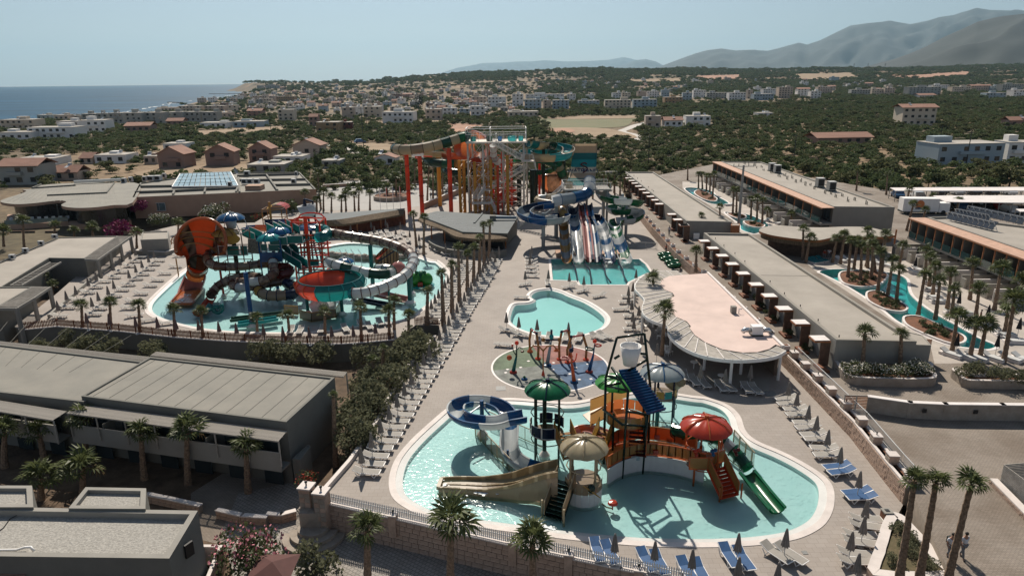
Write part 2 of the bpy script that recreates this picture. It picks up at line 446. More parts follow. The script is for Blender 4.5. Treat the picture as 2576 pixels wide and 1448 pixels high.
# sea -----------------------------------------------------------------
M_sea=mat('sea_water',(.005,.062,.12),.5,.2,.004,spec=.06,stretch=(1,2.5,1))
n,L,b=nodes(M_sea)
g=n.new('ShaderNodeNewGeometry');s1=n.new('ShaderNodeTexNoise');s1.inputs['Scale'].default_value=.05;s1.inputs['Detail'].default_value=8;s1.inputs['Roughness'].default_value=.7
L.new(g.outputs['Position'],s1.inputs['Vector']);bp=n.new('ShaderNodeBump');bp.inputs['Strength'].default_value=.55;bp.inputs['Distance'].default_value=2.5
L.new(s1.outputs[0],bp.inputs['Height']);L.new(bp.outputs[0],b.inputs['Normal'])
mb=MB();ZS=-3.0
ysea=[250,500,1000,2000,4000,7500,11000]
for a_,b_ in zip(ysea,ysea[1:]):
 for i in range(10):
  def X(Y,k):return -Y*1.6-300+(Y*1.6+300+Y*.6)*k/10
  mb.face([(X(a_,i),a_,ZS),(X(a_,i+1),a_,ZS),(X(b_,i+1),b_,ZS),(X(b_,i),b_,ZS)])
struct('sea',mb,M_sea)
M_surf=mat('surf_foam',(.75,.78,.78),.8,.1,.2)
mb=MB();random.seed(3)
for a_,b_ in zip(COAST[1:],COAST[2:9]):
 for k in range(9):
  t=random.random();p0=a_.lerp(b_,t);d=(b_-a_).normalized();L_=random.uniform(12,45)
  off=random.uniform(-26,-8)
  p0=Vector((p0.x+off,p0.y,ZS+.12));nrm=Vector((-d.y,d.x,0))*random.uniform(.8,2.2)
  pts1=[];pts2=[]
  for q in range(5):
   c=p0+d*(L_*(q-2)/4)+Vector((math.sin(q*1.7+k)*1.5,0,0));wv=math.sin(math.pi*(q+.3)/4.6)
   pts1.append(c-nrm*wv);pts2.append(c+nrm*wv)
  band(mb,pts1,pts2,False)
struct('surf',mb,M_surf)
mb=MB()
for (x0,y0,x1,y1) in [(425,258,456,258.5),(528,236.5,572,236.8),(575,236.2,640,235.6)]:
 mb.beam(P('D',x0,y0,-2.8),P('D',x1,y1,-2.8),6,1.6)
 tag(obj('breakwater',mb,mat('breakwater_rock',(.07,.065,.06),.95,.3,.2)),{425:'near low rock breakwater reaching into the sea off the beach',528:'middle low rock breakwater in the sea by the headland',575:'far rock breakwater joining the headland beach'}[x0],'breakwater','breakwaters off the beach')
 mb=MB()
 # mountains -----------------------------------------------------------
M_mount=mat('mountain_scrub',(.034,.040,.036),.95,.2,.003,col2=(.018,.024,.022),detail=10)
for k_ in ('dummy',):
 pass
def mountain(name,pts,Y,depth,seed,foot_z,mt,rough=1.0):
 "skyline points (x, y in the full view) on a ridge at distance Y, slopes running down towards the viewer"
 prof=[Q('D',x,y,Y) for x,y in pts]
 X0,X1=prof[0].x,prof[-1].x;NX,NY=220,36;mb=MB();vs=[]
 def top(X):
  for a,b in zip(prof,prof[1:]):
   if a.x<=X<=b.x:
    t=(X-a.x)/max(1e-6,b.x-a.x);return a.z+(b.z-a.z)*t
  return prof[-1].z
 for j in range(NY+1):
  v=j/NY
  for i in range(NX+1):
   X=X0+(X1-X0)*i/NX
   yy=Y-depth+depth*1.35*v
   zc=top(X)
   f=sst(v/.74)**.8 if v<.74 else 1-.5*((v-.74)/.26)
   f2=1-abs(1-f)
   nz=(abs(noise.noise(Vector((X/700.+seed,yy/900.,0))))*-.30+noise.noise(Vector((X/250.+seed,yy/300.,4)))*.09)*(1-f2**6)*f2**.5*1.5*rough
   z=foot_z+(zc-foot_z)*max(0,f+nz)
   s_=(yy/Y)**.0
   vs.append((X*(yy/Y if v<.74 else 1.0),yy,z))
 m_=NX+1;fs=[(j*m_+i,j*m_+i+1,(j+1)*m_+i+1,(j+1)*m_+i) for j in range(NY) for i in range(NX)]
 mb.add(vs,fs);return struct(name,mb,mt,True)
mountain('distant_hills',[(940,203),(1010,196),(1060,192),(1110,184),(1150,171),(1180,166),(1215,159),(1260,158),(1300,155),(1330,155),(1370,152),(1420,155),(1480,154),(1530,151),(1570,144),(1600,151),(1640,158),(1700,170),(1760,176)],26000,5500,1,-20,M_mount)
mountain('middle_hills',[(1480,182),(1560,166),(1600,152),(1625,149),(1650,155),(1668,165),(1720,168),(1800,172)],20000,4500,5,-20,M_mount)
mountain('mountain_range',[(1640,178),(1665,166),(1717,147),(1750,135),(1780,127),(1815,123),(1850,128),(1890,126),(1930,129),(1960,122),(2010,108),(2030,113),(2060,104),(2100,84),(2140,65),(2180,60),(2240,54),(2290,62),(2340,52),(2365,45),(2400,40),(2455,22),(2490,27),(2576,28),(2700,40),(3000,90)],12500,4300,9,-20,M_mount)
mountain('dark_mountain',[(2060,185),(2120,178),(2200,166),(2260,147),(2310,128),(2370,97),(2420,75),(2460,56),(2510,45),(2576,36),(2750,20),(3100,-10)],4600,1900,3,-10,M_mount,1.3)
# ------------------------------------------------------------------ pools (outlines)
front_pts=[P('h',*q) for q in [(283,900),(300,800),(345,715),(430,620),(540,520),(640,440),(760,395),(1000,382),(1200,395),(1380,405),(1560,372),(1750,345),(1900,340)]]
front_pts+=[P('i',*q) for q in [(60,368),(150,380),(275,425),(345,490),(380,580),(450,640),(590,700),(720,765),(850,850),(905,925),(908,1030),(870,1120),(800,1180),(680,1230),(500,1260),(300,1274),(60,1278)]]
front_pts+=[P('h',*q) for q in [(1800,1270),(1400,1235),(1050,1190),(700,1140),(520,1105),(400,1052),(310,985)]]
front_out=smooth_loop(front_pts,5)
left_pts=[P('m',*q) for q in [(520,462),(700,435),(860,430),(1060,447),(1250,482),(1400,550),(1520,582),(1640,622)]]
left_pts+=[P('e',*q) for q in [(735,705),(800,762),(828,830),(800,910),(740,985),(650,1060),(560,1125),(440,1165),(250,1195),(60,1215)]]
left_pts+=[P('d',*q) for q in [(2500,1240),(2200,1256),(1850,1252),(1600,1238),(1400,1208),(1200,1155),(1110,1110),(1088,1060),(1120,1000),(1230,895),(1330,810),(1400,760),(1500,700),(1620,660),(1780,640),(2000,610),(2200,590),(2350,580)]]
left_out=smooth_loop(left_pts,4)
slide_out=[P('e',*q) for q in [(1560,690),(2255,690),(2310,735),(2352,800),(2310,806),(2180,870),(2165,893),(1785,892),(1770,862),(1575,856)]]
mid_pts=[P('e',*q) for q in [(1395,962),(1430,932),(1500,914),(1590,912),(1680,935),(1740,962),(1860,1008),(1970,1075),(2028,1140),(2000,1205),(1900,1252),(1760,1283),(1600,1284),(1440,1262),(1310,1218),(1235,1160),(1238,1100),(1265,1040),(1310,1020),(1390,1015),(1425,1000),(1400,985)]]
mid_out=smooth_loop(mid_pts,4)
pad_c=P('p',1195,665);pad_r=(P('p',2290,700)-P('p',110,660)).length/2
pad_out=[pad_c+Vector((math.cos(2*math.pi*k/72),math.sin(2*math.pi*k/72),0))*pad_r for k in range(72)]
def pool(name,out,W,F,cop=.42,apron=.55,depth=.42,wl=-.10,copm=None,z=0.0,label=None,apron_m=None):
 "a pool as part of the setting: coping ring, sloping beach, basin, water"
 out=ccw(out);a=inset(out,cop);b=inset(a,apron) if apron else a
 rt=obj(name,None,None);rt['kind']='structure'
 if label:rt['label']=label
 lift=lambda q,zz:[Vector((p.x,p.y,z+zz)) for p in q]
 m=MB();band(m,lift(out,-.3),lift(out,.03));band(m,lift(out,.03),lift(a,.03));band(m,lift(a,.03),lift(a,-.06));obj('coping',m,copm or M_cop,rt)
 if apron:
  m=MB();band(m,lift(a,-.015),lift(b,wl-.02));obj('beach_slope',m,apron_m or M_apron,rt)
 m=MB();band(m,lift(b,wl-.02 if apron else .0),lift(b,-depth));fl=sheet(b,[],z-depth);m.add(fl.v,fl.f);obj('basin',m,F,rt)
 e=inset(b,-.02);m=sheet(e,[],z+wl);obj('water',m,W,rt)
 return a,b
def obj(name,mb,m,parent=None,smooth=False,loc=None,rz=0.0,kind=None,label=None):
 me=mb if (mb is None or isinstance(mb,bpy.types.Mesh)) else mb.mesh(name,m,smooth)
 o=new(name,me,parent,loc,rz,kind)
 if label:o['label']=label
 return o
pool('splash_play_pool',front_out,W_pool,M_floor,.45,.5,.38,label='shallow turquoise play pool with pale curved rim in front')
pool('slide_tower_pool',left_out,W_pool,M_floor,.4,.45,.42,label='large shallow pool around the left slide structure')
pool('slide_landing_pool',slide_out,W_slide,M_floor2,.35,0,.8,-.12,label='landing pool under the row of steep slides')
pool('swimming_pool',mid_out,W_mid,M_floor,.38,.30,.9,-.14,copm=M_copw,label='heart shaped swimming pool in the middle of the deck')
# main deck -----------------------------------------------------------
deck=[P('d',*q) for q in [(150,1232),(435,1203),(900,1240),(1300,1284),(1700,1313),(2160,1334),(2575,1336)]]
deck+=[P('e',*q) for q in [(400,1302),(560,1190),(738,1192),(735,1260)]]
deck+=[P('D',*q) for q in [(1010,945),(945,1070),(880,1165),(800,1238),(818,1262),(1000,1300),(1300,1372),(1560,1426),(1740,1462),(1900,1500),(2180,1500)]]
wallR=[(1590,528),(1640,592),(1700,660),(1760,712),(1975,925),(2060,1015),(2140,1100),(2225,1210),(2272,1268)]
deck+=[P('D',2205,1448),P('D',2232,1345)]+[P('D',x,y) for x,y in reversed(wallR)]
deck+=[P('D',*q) for q in [(1560,470),(1440,455),(1000,455),(795,470),(640,560),(450,565),(300,600),(140,740)]]
deck+=[P('d',110,1200)]
deck=ccw(deck)
holes=[inset(front_out,.02),inset(left_out,.02),inset(slide_out,.02),inset(mid_out,.02)]
mb=sheet(deck,holes,0.0)
skirt=MB();struct('pool_deck',mb,M_deck)
n=len(deck)
for i in range(n):
 a,b=deck[i],deck[(i+1)%n];skirt.face([(a.x,a.y,ZL-.3),(b.x,b.y,ZL-.3),(b.x,b.y,-.002),(a.x,a.y,-.002)])
struct('deck_retaining_wall',skirt,M_plaster)
# splash pad ----------------------------------------------------------
rt=new('splash_pad',None,kind='structure')
m=MB();i1=[pad_c+(p-pad_c)*.968 for p in pad_out];band(m,[Vector((p.x,p.y,.004)) for p in pad_out],[Vector((p.x,p.y,.004)) for p in i1]);obj('white_rim',m,M_copw,rt)
cc=P('p',1150,640);cols={'green':(.12,.16,.10),'red':(.26,.12,.10),'blue':(.07,.12,.20),'grey':(.19,.20,.18)}
def angof(q):v=q-pad_c;return math.atan2(v.y,v.x)
cut=[P('p',870,290),P('p',2120,555),P('p',1610,1080),P('p',150,740)]
angs=[angof(q) for q in cut]
def sector(a0,a1,col,nm):
 while a1>a0:a1-=2*math.pi
 pts=[cc]+[pad_c+Vector((math.cos(a0+(a1-a0)*k/24),math.sin(a0+(a1-a0)*k/24),0))*pad_r*.966 for k in range(25)]
 m=MB();m.face([(p.x,p.y,.008) for p in reversed(pts)])
 obj(nm,m,mat('pad_'+nm,col,.85,.22,.9,.2,30),rt)
sector(angs[0],angs[1],cols['red'],'red_rubber');sector(angs[1],angs[2],cols['blue'],'blue_rubber')
sector(angs[2],angs[3],cols['grey'],'grey_rubber');sector(angs[3],angs[0],cols['green'],'green_rubber')
for x,y in [(800,570),(655,687),(415,723),(380,783),(1260,600),(1670,688),(1560,805),(1735,908),(1950,898),(1890,625),(1270,915),(1250,728)]:
 p=P('p',x,y);obj('drain_cover',MB().box((p.x,p.y,.018),(.26,.26,.02),.5),M_copw,rt)
for t,x,y,s_ in [('p',290,1070,.85),('i',525,355,.95),('i',733,1308,.3)]:
 p=P(t,x,y);o=obj('drain_grate',MB().box((p.x,p.y,.012),(s_,s_,.02),.05),mat('steel_grate',(.22,.22,.21),.6,.2,30),None)
 tag(o,{290:'square steel drain grate in the deck left of the coloured splash pad',525:'dark drain grate in the deck shaded by the round-roofed bar',733:'small square drain cover on the deck near the bottom'}[x],'drain')
 # left and front low ground -------------------------------------------
def flat(name,poly,z,m):
 mb=MB();mb.face([(p[0],p[1],z) for p in ccw(poly)]);return struct(name,mb,m)
flat('lower_garden',[(-78,15),(-8,15),(-8,75),(-78,80)],ZL+.01,M_earth)
flat('side_garden',[(-90,60),(-20,60),(-20,140),(-90,140)],ZL+.004,M_earth)
st=[P('D',*q,z=ZL+.02) for q in [(560,1330),(600,1240),(745,1210),(830,1290),(1290,1400),(1780,1500),(1780,1700),(640,1700)]]
flat('entrance_street',st,ZL+.02,M_pave2)
flat('entrance_lane',[P('D',*q,z=ZL+.016) for q in [(480,1240),(560,1190),(780,1200),(840,1300),(600,1380),(480,1350)]],ZL+.016,M_pave)
# right upper road ------------------------------------------------------
road=[P('D',x,y)+Vector((.3,.1,ZR)) for x,y in wallR]+[P('D',x,y,ZR) for x,y in [(2330,1320),(2420,1500)]]
road=road+[Vector((60,18,ZR)),Vector((90,40,ZR)),Vector((110,110,ZR)),]+[Vector((x,y,ZR)) for x,y in reversed(FARR)]+[Vector((30,172,ZR))]
riv_pts=[P('f',*q,ZR) for q in [(1012,790),(1080,768),(1250,764),(1400,772),(1540,788),(1650,812),(1712,850),(1722,905),(1745,965),(1840,1050),(1960,1125),(2110,1205),(2250,1285),(2370,1335),(2390,1362),(2310,1384),(2150,1370),(1990,1342),(1850,1290),(1700,1215),(1590,1155),(1480,1065),(1350,975),(1200,885),(1060,815)]]
riv_out=smooth_loop(riv_pts,4)
riv2=smooth_loop([P('f',*q,ZR) for q in [(10,160),(90,155),(220,178),(262,215),(350,265),(340,285),(210,278),(120,240),(50,200)]],4)
riv3=smooth_loop([P('f',*q,ZR) for q in [(310,338),(400,345),(520,362),(650,425),(640,470),(560,505),(500,498),(430,470),(420,430),(350,380)]],4)
struct('upper_terrace',sheet(ccw(road),[inset(riv_out,.02),inset(riv2,.02),inset(riv3,.02)],ZR),M_pave)
m=MB();rr_=ccw(road);
for i in range(len(rr_)):
 a,b=rr_[i],rr_[(i+1)%len(rr_)];m.face([(a.x,a.y,-.5),(b.x,b.y,-.5),(b.x,b.y,ZR-.002),(a.x,a.y,ZR-.002)])
struct('terrace_retaining_wall',m,M_mortar)
pool('lazy_river',riv_out,W_river,M_floor3,.35,0,.9,-.12,copm=M_copw,z=ZR,label='winding turquoise river pool beside the long flat hotel roof')
pool('far_river',riv2,W_river,M_floor3,.3,0,.9,-.12,copm=M_copw,z=ZR,label='farthest bend of the river pool between the hotels')
pool('mid_river',riv3,W_river,M_floor3,.3,0,.9,-.12,copm=M_copw,z=ZR,label='river pool bend behind the tall grey mast')
# pale pool terraces round the rivers (sheets a little proud of the road)
def terrace(name,pts,hs,m=M_cop,dz=.004):struct(name,sheet(ccw([P('f',*q,ZR) for q in pts]),hs,ZR+dz),m)
M_terr=mat('pale_terrace',(.42,.375,.33),.8,.08,.5,.1,20)
terrace('river_terrace',[(905,700),(1500,640),(1700,640),(2900,1100),(2900,1470),(1900,1480),(1870,1350),(1000,780)],[inset(riv_out,.02)],M_terr)
terrace('far_river_terrace',[(0,110),(240,120),(1000,440),(900,500),(440,510),(380,400),(0,160)],[inset(riv2,.02),inset(riv3,.02)],M_terr)
# car park and promenade beyond
M_park=mat('pale_asphalt',(.36,.35,.33),.9,.06,.2,.1,20)
flat('parking_plaza',[P('D',*q) for q in [(795,530),(990,527),(1200,500),(1100,455),(1040,452),(860,455),(800,480)]],.012,M_park)
flat('parking_road',[P('a',*q,0) for q in [(2440,1085+0),(2575,1090),(2575,1140),(2500,1110)]],.0,M_park)
M_lane=mat('pale_concrete_lane',(.48,.45,.41),.9,.05,.2)
def lane(name,ctr,wdt,z=.1,m=M_lane):
 pts=smooth_loop(ctr,6,False);a=[];b=[]
 for i,p in enumerate(pts):
  d=(pts[min(i+1,len(pts)-1)]-pts[max(i-1,0)]);d.z=0;d.normalize();nn=Vector((-d.y,d.x,0))*wdt/2
  g=Vector((0,0,z));q=Vector((p.x,p.y,ground_z(p.x,p.y) if p.y>180 else p.z));a.append(q+nn+g);b.append(q-nn+g)
 mb=MB();band(mb,a,b,False);return struct(name,mb,m)
lane('country_lane',[P('b',*q) for q in [(-60,1090),(60,1090),(40,1115),(90,1135),(230,1150),(420,1160)]],5)
lane('hillside_lane',[P('b',*q) for q in [(2230,1060),(2250,1035),(2180,1005),(2110,985),(2160,965),(2240,935),(2330,915)]],5)
M_field=mat('dry_grass_field',(.30,.22,.14),.95,.15,.08,.3,2,col2=(.22,.15,.09),detail=8)
M_fieldg=mat('green_field',(.12,.13,.06),.95,.15,.08,.3,2,col2=(.16,.14,.07),detail=8)
M_fieldr=mat('ploughed_field',(.36,.20,.13),.95,.15,.08,.3,2,detail=8)
def T(t,x,y):
 "point on the terrain surface under a sight line"
 d=ray(t,x,y);s=60.0;st_=4.0
 while s<4200:
  p=CAMP+d*s
  if p.z<=ground_z(p.x,p.y):return Vector((p.x,p.y,ground_z(p.x,p.y)))
  st_=max(4.0,s*.006);s+=st_
 return CAMP+d*4200
def field(name,t,pts,m,dz):
 pp=smooth_loop([T(t,*q) for q in pts],5);mb=MB()
 c=sum(pp,Vector())/len(pp)
 # drape a few rings on the terrain
 rings=[[c.lerp(p,f) for p in pp] for f in (0.02,.35,.7,1)]
 rings=[[Vector((p.x,p.y,max(ground_z(p.x,p.y),ground_z(p.x,p.y+6),ground_z(p.x,p.y-6))+dz)) for p in r_] for r_ in rings]
 for r1,r2 in zip(rings,rings[1:]):band(mb,r1,r2)
 mb.face(rings[0]);return struct(name,mb,m)
field('meadow','b',[(1480,905),(1800,880),(2250,875),(2200,915),(2100,960),(1700,970),(1560,960)],M_fieldg,.14)
field('stubble_field','b',[(1560,895),(1800,878),(2280,876),(2260,893),(1700,905)],M_field,.3)
field('dry_strip','b',[(1440,1000),(1560,970),(2000,975),(2230,1040),(2000,1045),(1600,1015)],M_field,.2)
field('red_field','b',[(1560,985),(1700,975),(1760,1000),(1640,1012)],M_fieldr,.3)
field('ploughed_patch','b',[(790,945),(950,940),(1080,955),(1000,1000),(860,1010),(820,975)],M_fieldr,.2)
field('olive_edge_field','b',[(560,920),(740,910),(850,925),(700,940)],M_field,.2)
field('town_field','a',[(1180,1010),(1600,985),(2160,955),(2150,985),(1700,1015),(1300,1025)],M_field,.2)
field('back_lot','a',[(1050,1300),(1500,1260),(1860,1250),(1860,1300),(1500,1330),(1100,1340)],M_field,.25)
field('lane_verge','b',[(90,1085),(350,1090),(400,1120),(330,1140),(180,1130)],M_field,.12)
field('hill_field','b',[(2150,610),(2400,600),(2575,600),(2560,620),(2200,622)],M_field,1.5)
field('hill_terrace_field','c',[(80,580),(420,570),(430,595),(200,610)],M_fieldr,1.5)
field('hill_slope_field','c',[(840,570),(1250,555),(1330,590),(900,605)],M_field,2)
field('ridge_field','c',[(1540,590),(1800,560),(2150,548),(2160,570),(1800,595)],M_fieldr,2)
# ------------------------------------------------------------------ masonry wall, pieces as stones
def stone_wall(name,label,base,top_z,z0,th,sw,sh,parts=True,cap=True,maxn=290,m=M_stone,cat='wall',seed=1,group=None,capm=None):
 "base: list of ground points along the visible face ; stones proud of the joint core"
 rnd=random.Random(seed);root=thing(name,label,cat,tuple(base[0][:2])+(z0,),0,group)
 inv=Vector((base[0][0],base[0][1],z0))
 core=MB();caps=MB();stones=[]
 for a,b in zip(base,base[1:]):
  a=Vector((a[0],a[1],0));b=Vector((b[0],b[1],0));d=b-a;Ls=d.length
  if Ls<.05:continue
  d.normalize();nn=Vector((d.y,-d.x,0))
  ma=a-nn*th/2;mb_=b-nn*th/2
  core.beam(Vector((ma.x,ma.y,(z0+top_z)/2))-inv,Vector((mb_.x,mb_.y,(z0+top_z)/2))-inv,th,top_z-z0)
  if cap:
   caps.beam(Vector((ma.x,ma.y,top_z+.04))-inv-d*.03,Vector((mb_.x,mb_.y,top_z+.04))-inv+d*.03,th+.08,.08)
  rows=max(1,int((top_z-z0)/sh));rh=(top_z-z0)/rows
  for r_ in range(rows):
   s=rnd.uniform(-sw*.5,0)
   while s<Ls:
    w_=sw*rnd.uniform(.65,1.4);s0=max(0,s);s1=min(Ls,s+w_)
    if s1-s0>.06:
     c=a+d*((s0+s1)/2)+nn*rnd.uniform(.0,.025);stones.append((Vector((c.x,c.y,z0+rh*(r_+.5)))-inv,s1-s0-.03,rh-.03,math.atan2(d.y,d.x),(Vector((c.x,c.y,0))).length))
    s+=w_
 obj('wall_core',core,M_mortar,root)
 if cap:obj('coping',caps,capm or M_cop,root)
 stones.sort(key=lambda q:q[4])
 unit=MB();unit.box((0,0,0),(1,.07,1));um=unit.mesh('stone',m)
 rest=MB()
 for i,(c,l_,h_,an,_) in enumerate(stones):
  if parts and i<maxn:
   o=new('stone',um,root,c,an);o.scale=(l_,1,h_)
  else:rest.box(c,(l_,.07,h_),an)
 if rest.v:obj('stones',rest,m,root,kind='stuff')
 return root
 # white picket fence on the stone wall along the street -------------------
fb=[P('D',*q) for q in [(805,1262),(990,1303),(1150,1340),(1300,1374),(1430,1402),(1560,1430),(1740,1468)]]
ff=[v+Vector((0,-.16,0)) for v in fb]
stone_wall('street_wall','long stone wall under the white picket fence along the street',ff,.06,ZL,.3,.55,.30,seed=4)
fence=thing('picket_fence','white picket fence on the stone wall in front of the play pool','fence',tuple(fb[0]))
inv=fb[0];pk=MB();pk.box((0,0,.40),(.075,.022,.62));pk.face([(-.0375,0,.71),(.0375,0,.71),(0,0,.77)]);pkm=pk.mesh('picket',M_white)
rail=MB();n_=0;s_acc=0
posts_at=[]
for a,b in zip(fb,fb[1:]):
 d=(b-a);Ls=d.length;d.normalize();an=math.atan2(d.y,d.x);k=int(Ls/.125)
 rail.beam(a-inv+Vector((0,.02,.25)),b-inv+Vector((0,.02,.25)),.03,.06);rail.beam(a-inv+Vector((0,.02,.60)),b-inv+Vector((0,.02,.60)),.03,.06)
 for i in range(k):
  if n_<296:new('picket',pkm,fence,a-inv+d*((i+.5)*Ls/k)+Vector((0,0,.1)),an);n_+=1
obj('rails',rail,M_white,fence)
for i,q in enumerate([(990,1303),(1290,1370),(1430,1401),(1605,1440)]):
 p=P('D',*q);g_=thing('stone_pier',nth(i)+' pale stone pier along the white picket fence with a lamp on top','pier',(p.x,p.y-.15,0),-.2,'piers of the picket fence')
 obj('pier_body',MB().box((0,0,-.35),(.46,.5,1.5)),M_stone,g_);obj('pier_cap',MB().box((0,0,.44),(.56,.6,.08)),M_cop,g_)
 obj('lamp',MB().cyl((0,0,.48),(0,0,.58),.04).ball((0,0,.66),.08),M_dkmetal,g_)
 # brown slat fence on the left retaining wall ------------------------------
wb=[P('d',*q) for q in [(150,1228),(435,1200),(900,1236),(1300,1280),(1700,1309),(2160,1330),(2575,1332)]]+[P('e',*q) for q in [(200,1318),(400,1300)]]
wf=thing('slat_fence','long brown timber slat fence on the wall behind the left pool','fence',tuple(wb[0]));inv=wb[0]
sl=MB().box((0,0,.42),(.10,.02,.80)).mesh('slat',M_wood);tot=sum((b-a).length for a,b in zip(wb,wb[1:]));step=tot/292
rails=MB();posts=MB()
for a,b in zip(wb,wb[1:]):
 d=b-a;Ls=d.length;d.normalize();an=math.atan2(d.y,d.x);k=max(1,int(Ls/step))
 rails.beam(a-inv+Vector((0,.03,.25)),b-inv+Vector((0,.03,.25)),.03,.07);rails.beam(a-inv+Vector((0,.03,.66)),b-inv+Vector((0,.03,.66)),.03,.07)
 for i in range(k):new('slat',sl,wf,a-inv+d*((i+.5)*Ls/k)+Vector((0,0,.05+.03*math.sin(i*2.1))),an)
 for i in range(int(Ls/2.2)+1):
  pp=a-inv+d*min(Ls,i*2.2);obj('post',MB().box(pp+Vector((0,.07,.42)),(.07,.07,.95),an),M_woodo,wf)
obj('rails',rails,M_wood,wf)
m=MB()
for a,b in zip(wb,wb[1:]):m.beam(a+Vector((0,-.1,.03)),b+Vector((0,-.1,.03)),.22,.06)
tag(obj('wall_coping',m,M_copw),'pale coping strip under the brown slat fence','coping')
# second short brown fence behind the hedge corner
wb2=[P('e',*q) for q in [(555,1188),(640,1172),(735,1192),(737,1262)]]
wf=thing('slat_fence','short brown slat fence at the corner above the hedge','fence',tuple(wb2[0]));inv=wb2[0];rails=MB()
for a,b in zip(wb2,wb2[1:]):
 d=b-a;Ls=d.length;d.normalize();an=math.atan2(d.y,d.x)
 rails.beam(a-inv+Vector((0,.03,.5)),b-inv+Vector((0,.03,.5)),.03,.07)
 for i in range(int(Ls/.16)):new('slat',sl,wf,a-inv+d*(i*.16),an)
obj('rails',rails,M_wood,wf)
# right rubble wall with planters, piers and grey railing -------------------
wr=[P('D',x,y) for x,y in wallR]
near=wr[4:]
stone_wall('terrace_wall','pale rubble stone wall between the loungers and the upper road',near,ZR+.05,-.05,.5,.30,.20,seed=8,cap=False)
stone_wall('upper_terrace_wall','long rubble wall behind the slide pool below the hotel walkway',wr[:5],ZR+.25,-.05,.45,.5,.3,parts=False,cap=False,seed=9)
def at_along(pts,s):
 for a,b in zip(pts,pts[1:]):
  L_=(b-a).length
  if s<=L_:return a+(b-a)*(s/L_),(b-a).normalized()
  s-=L_
 return pts[-1],(pts[-1]-pts[-2]).normalized()
tot=sum((b-a).length for a,b in zip(near,near[1:]))
tr_=MB();soilm=MB()
for i in range(9):
 s=.6+i*(tot-1.0)/8
 p,d=at_along(near,s);nn=Vector((-d.y,d.x,0));nn=nn if nn.x>0 else -nn
 c=p+nn*.42;an=math.atan2(d.y,d.x)
 g_=thing('planter_pier',nth(i)+' square stone pier from the bar end of the terrace wall','pier',(c.x,c.y,0),an,'piers of the terrace wall')
 hh=ZR+.65
 obj('pier_body',MB().box((0,0,hh/2),(.62,.62,hh)),M_stone,g_)
 for r_ in range(4):
  for k in range(2):
   obj('block',MB().box((-.16+.32*k,.315 if False else -.315,ZR-.35+.24*r_),(.29,.03,.21)),M_stone_w,g_)
 obj('pier_cap',MB().box((0,0,hh+.03),(.68,.68,.06)),M_cop,g_)
 if i%2==0:obj('lamp',MB().cyl((0,0,hh+.06),(0,0,hh+.16),.04).ball((0,0,hh+.22),.06),M_dkmetal,g_)
for a,b in zip(near,near[1:]):
 d=(b-a).normalized();nn=Vector((-d.y,d.x,0));nn=nn if nn.x>0 else -nn
 for off,hh in ((.10,.12),(.74,.12)):tr_.beam(a+nn*off+Vector((0,0,ZR+hh-.02)),b+nn*off+Vector((0,0,ZR+hh-.02)),.2,.14)
 soilm.beam(a+nn*.42+Vector((0,0,ZR+.02)),b+nn*.42+Vector((0,0,ZR+.02)),.46,.06)
tag(obj('wall_trough',tr_,M_cop),'pinkish stone trough running along the top of the terrace wall','planter')
struct('trough_soil',soilm,M_soil)
rl=thing('terrace_railing','grey metal railing along the upper road behind the terrace wall','railing',tuple(near[0]))
inv=near[0];bars=MB();rls=MB();pts_=[]
for a,b in zip(near,near[1:]):
 d=(b-a);Ls=d.length;d.normalize();nn=Vector((-d.y,d.x,0));nn=nn if nn.x>0 else -nn
 o_=nn*.98-inv
 rls.beam(a+o_+Vector((0,0,ZR+.85)),b+o_+Vector((0,0,ZR+.85)),.05,.04);rls.beam(a+o_+Vector((0,0,ZR+.12)),b+o_+Vector((0,0,ZR+.12)),.04,.03)
 for i in range(int(Ls/.13)):bars.beam(a+o_+d*(i*.13)+Vector((0,0,ZR+.1)),a+o_+d*(i*.13)+Vector((0,0,ZR+.85)),.018)
obj('rail',rls,M_whitew,rl);obj('bars',bars,M_whitew,rl,kind='stuff')
# row of white block planters along the upper walkway
far=wr[:5];tot=sum((b-a).length for a,b in zip(far,far[1:]))
for i in range(22):
 p,d=at_along(far,1+i*(tot-2)/21);nn=Vector((-d.y,d.x,0));nn=nn if nn.x>0 else -nn
 c=p+nn*.3;g_=thing('block_planter',nth(i)+' white block from the far end on the walkway wall','planter',(c.x,c.y,ZR+.2),math.atan2(d.y,d.x),'white blocks on the walkway wall')
 obj('block_body',MB().box((0,0,.25),(.6,.6,.5)),M_copw,g_);obj('plant_soil',MB().box((0,0,.51),(.4,.4,.03)),M_soil,g_)
m=MB()
for a,b in zip(far,far[1:]):
 d=(b-a).normalized();nn=Vector((-d.y,d.x,0));nn=nn if nn.x>0 else -nn
 m.beam(a+nn*.3+Vector((0,0,ZR+.26)),b+nn*.3+Vector((0,0,ZR+.26)),.5,.08)
struct('walkway_soil_strip',m,M_soil)
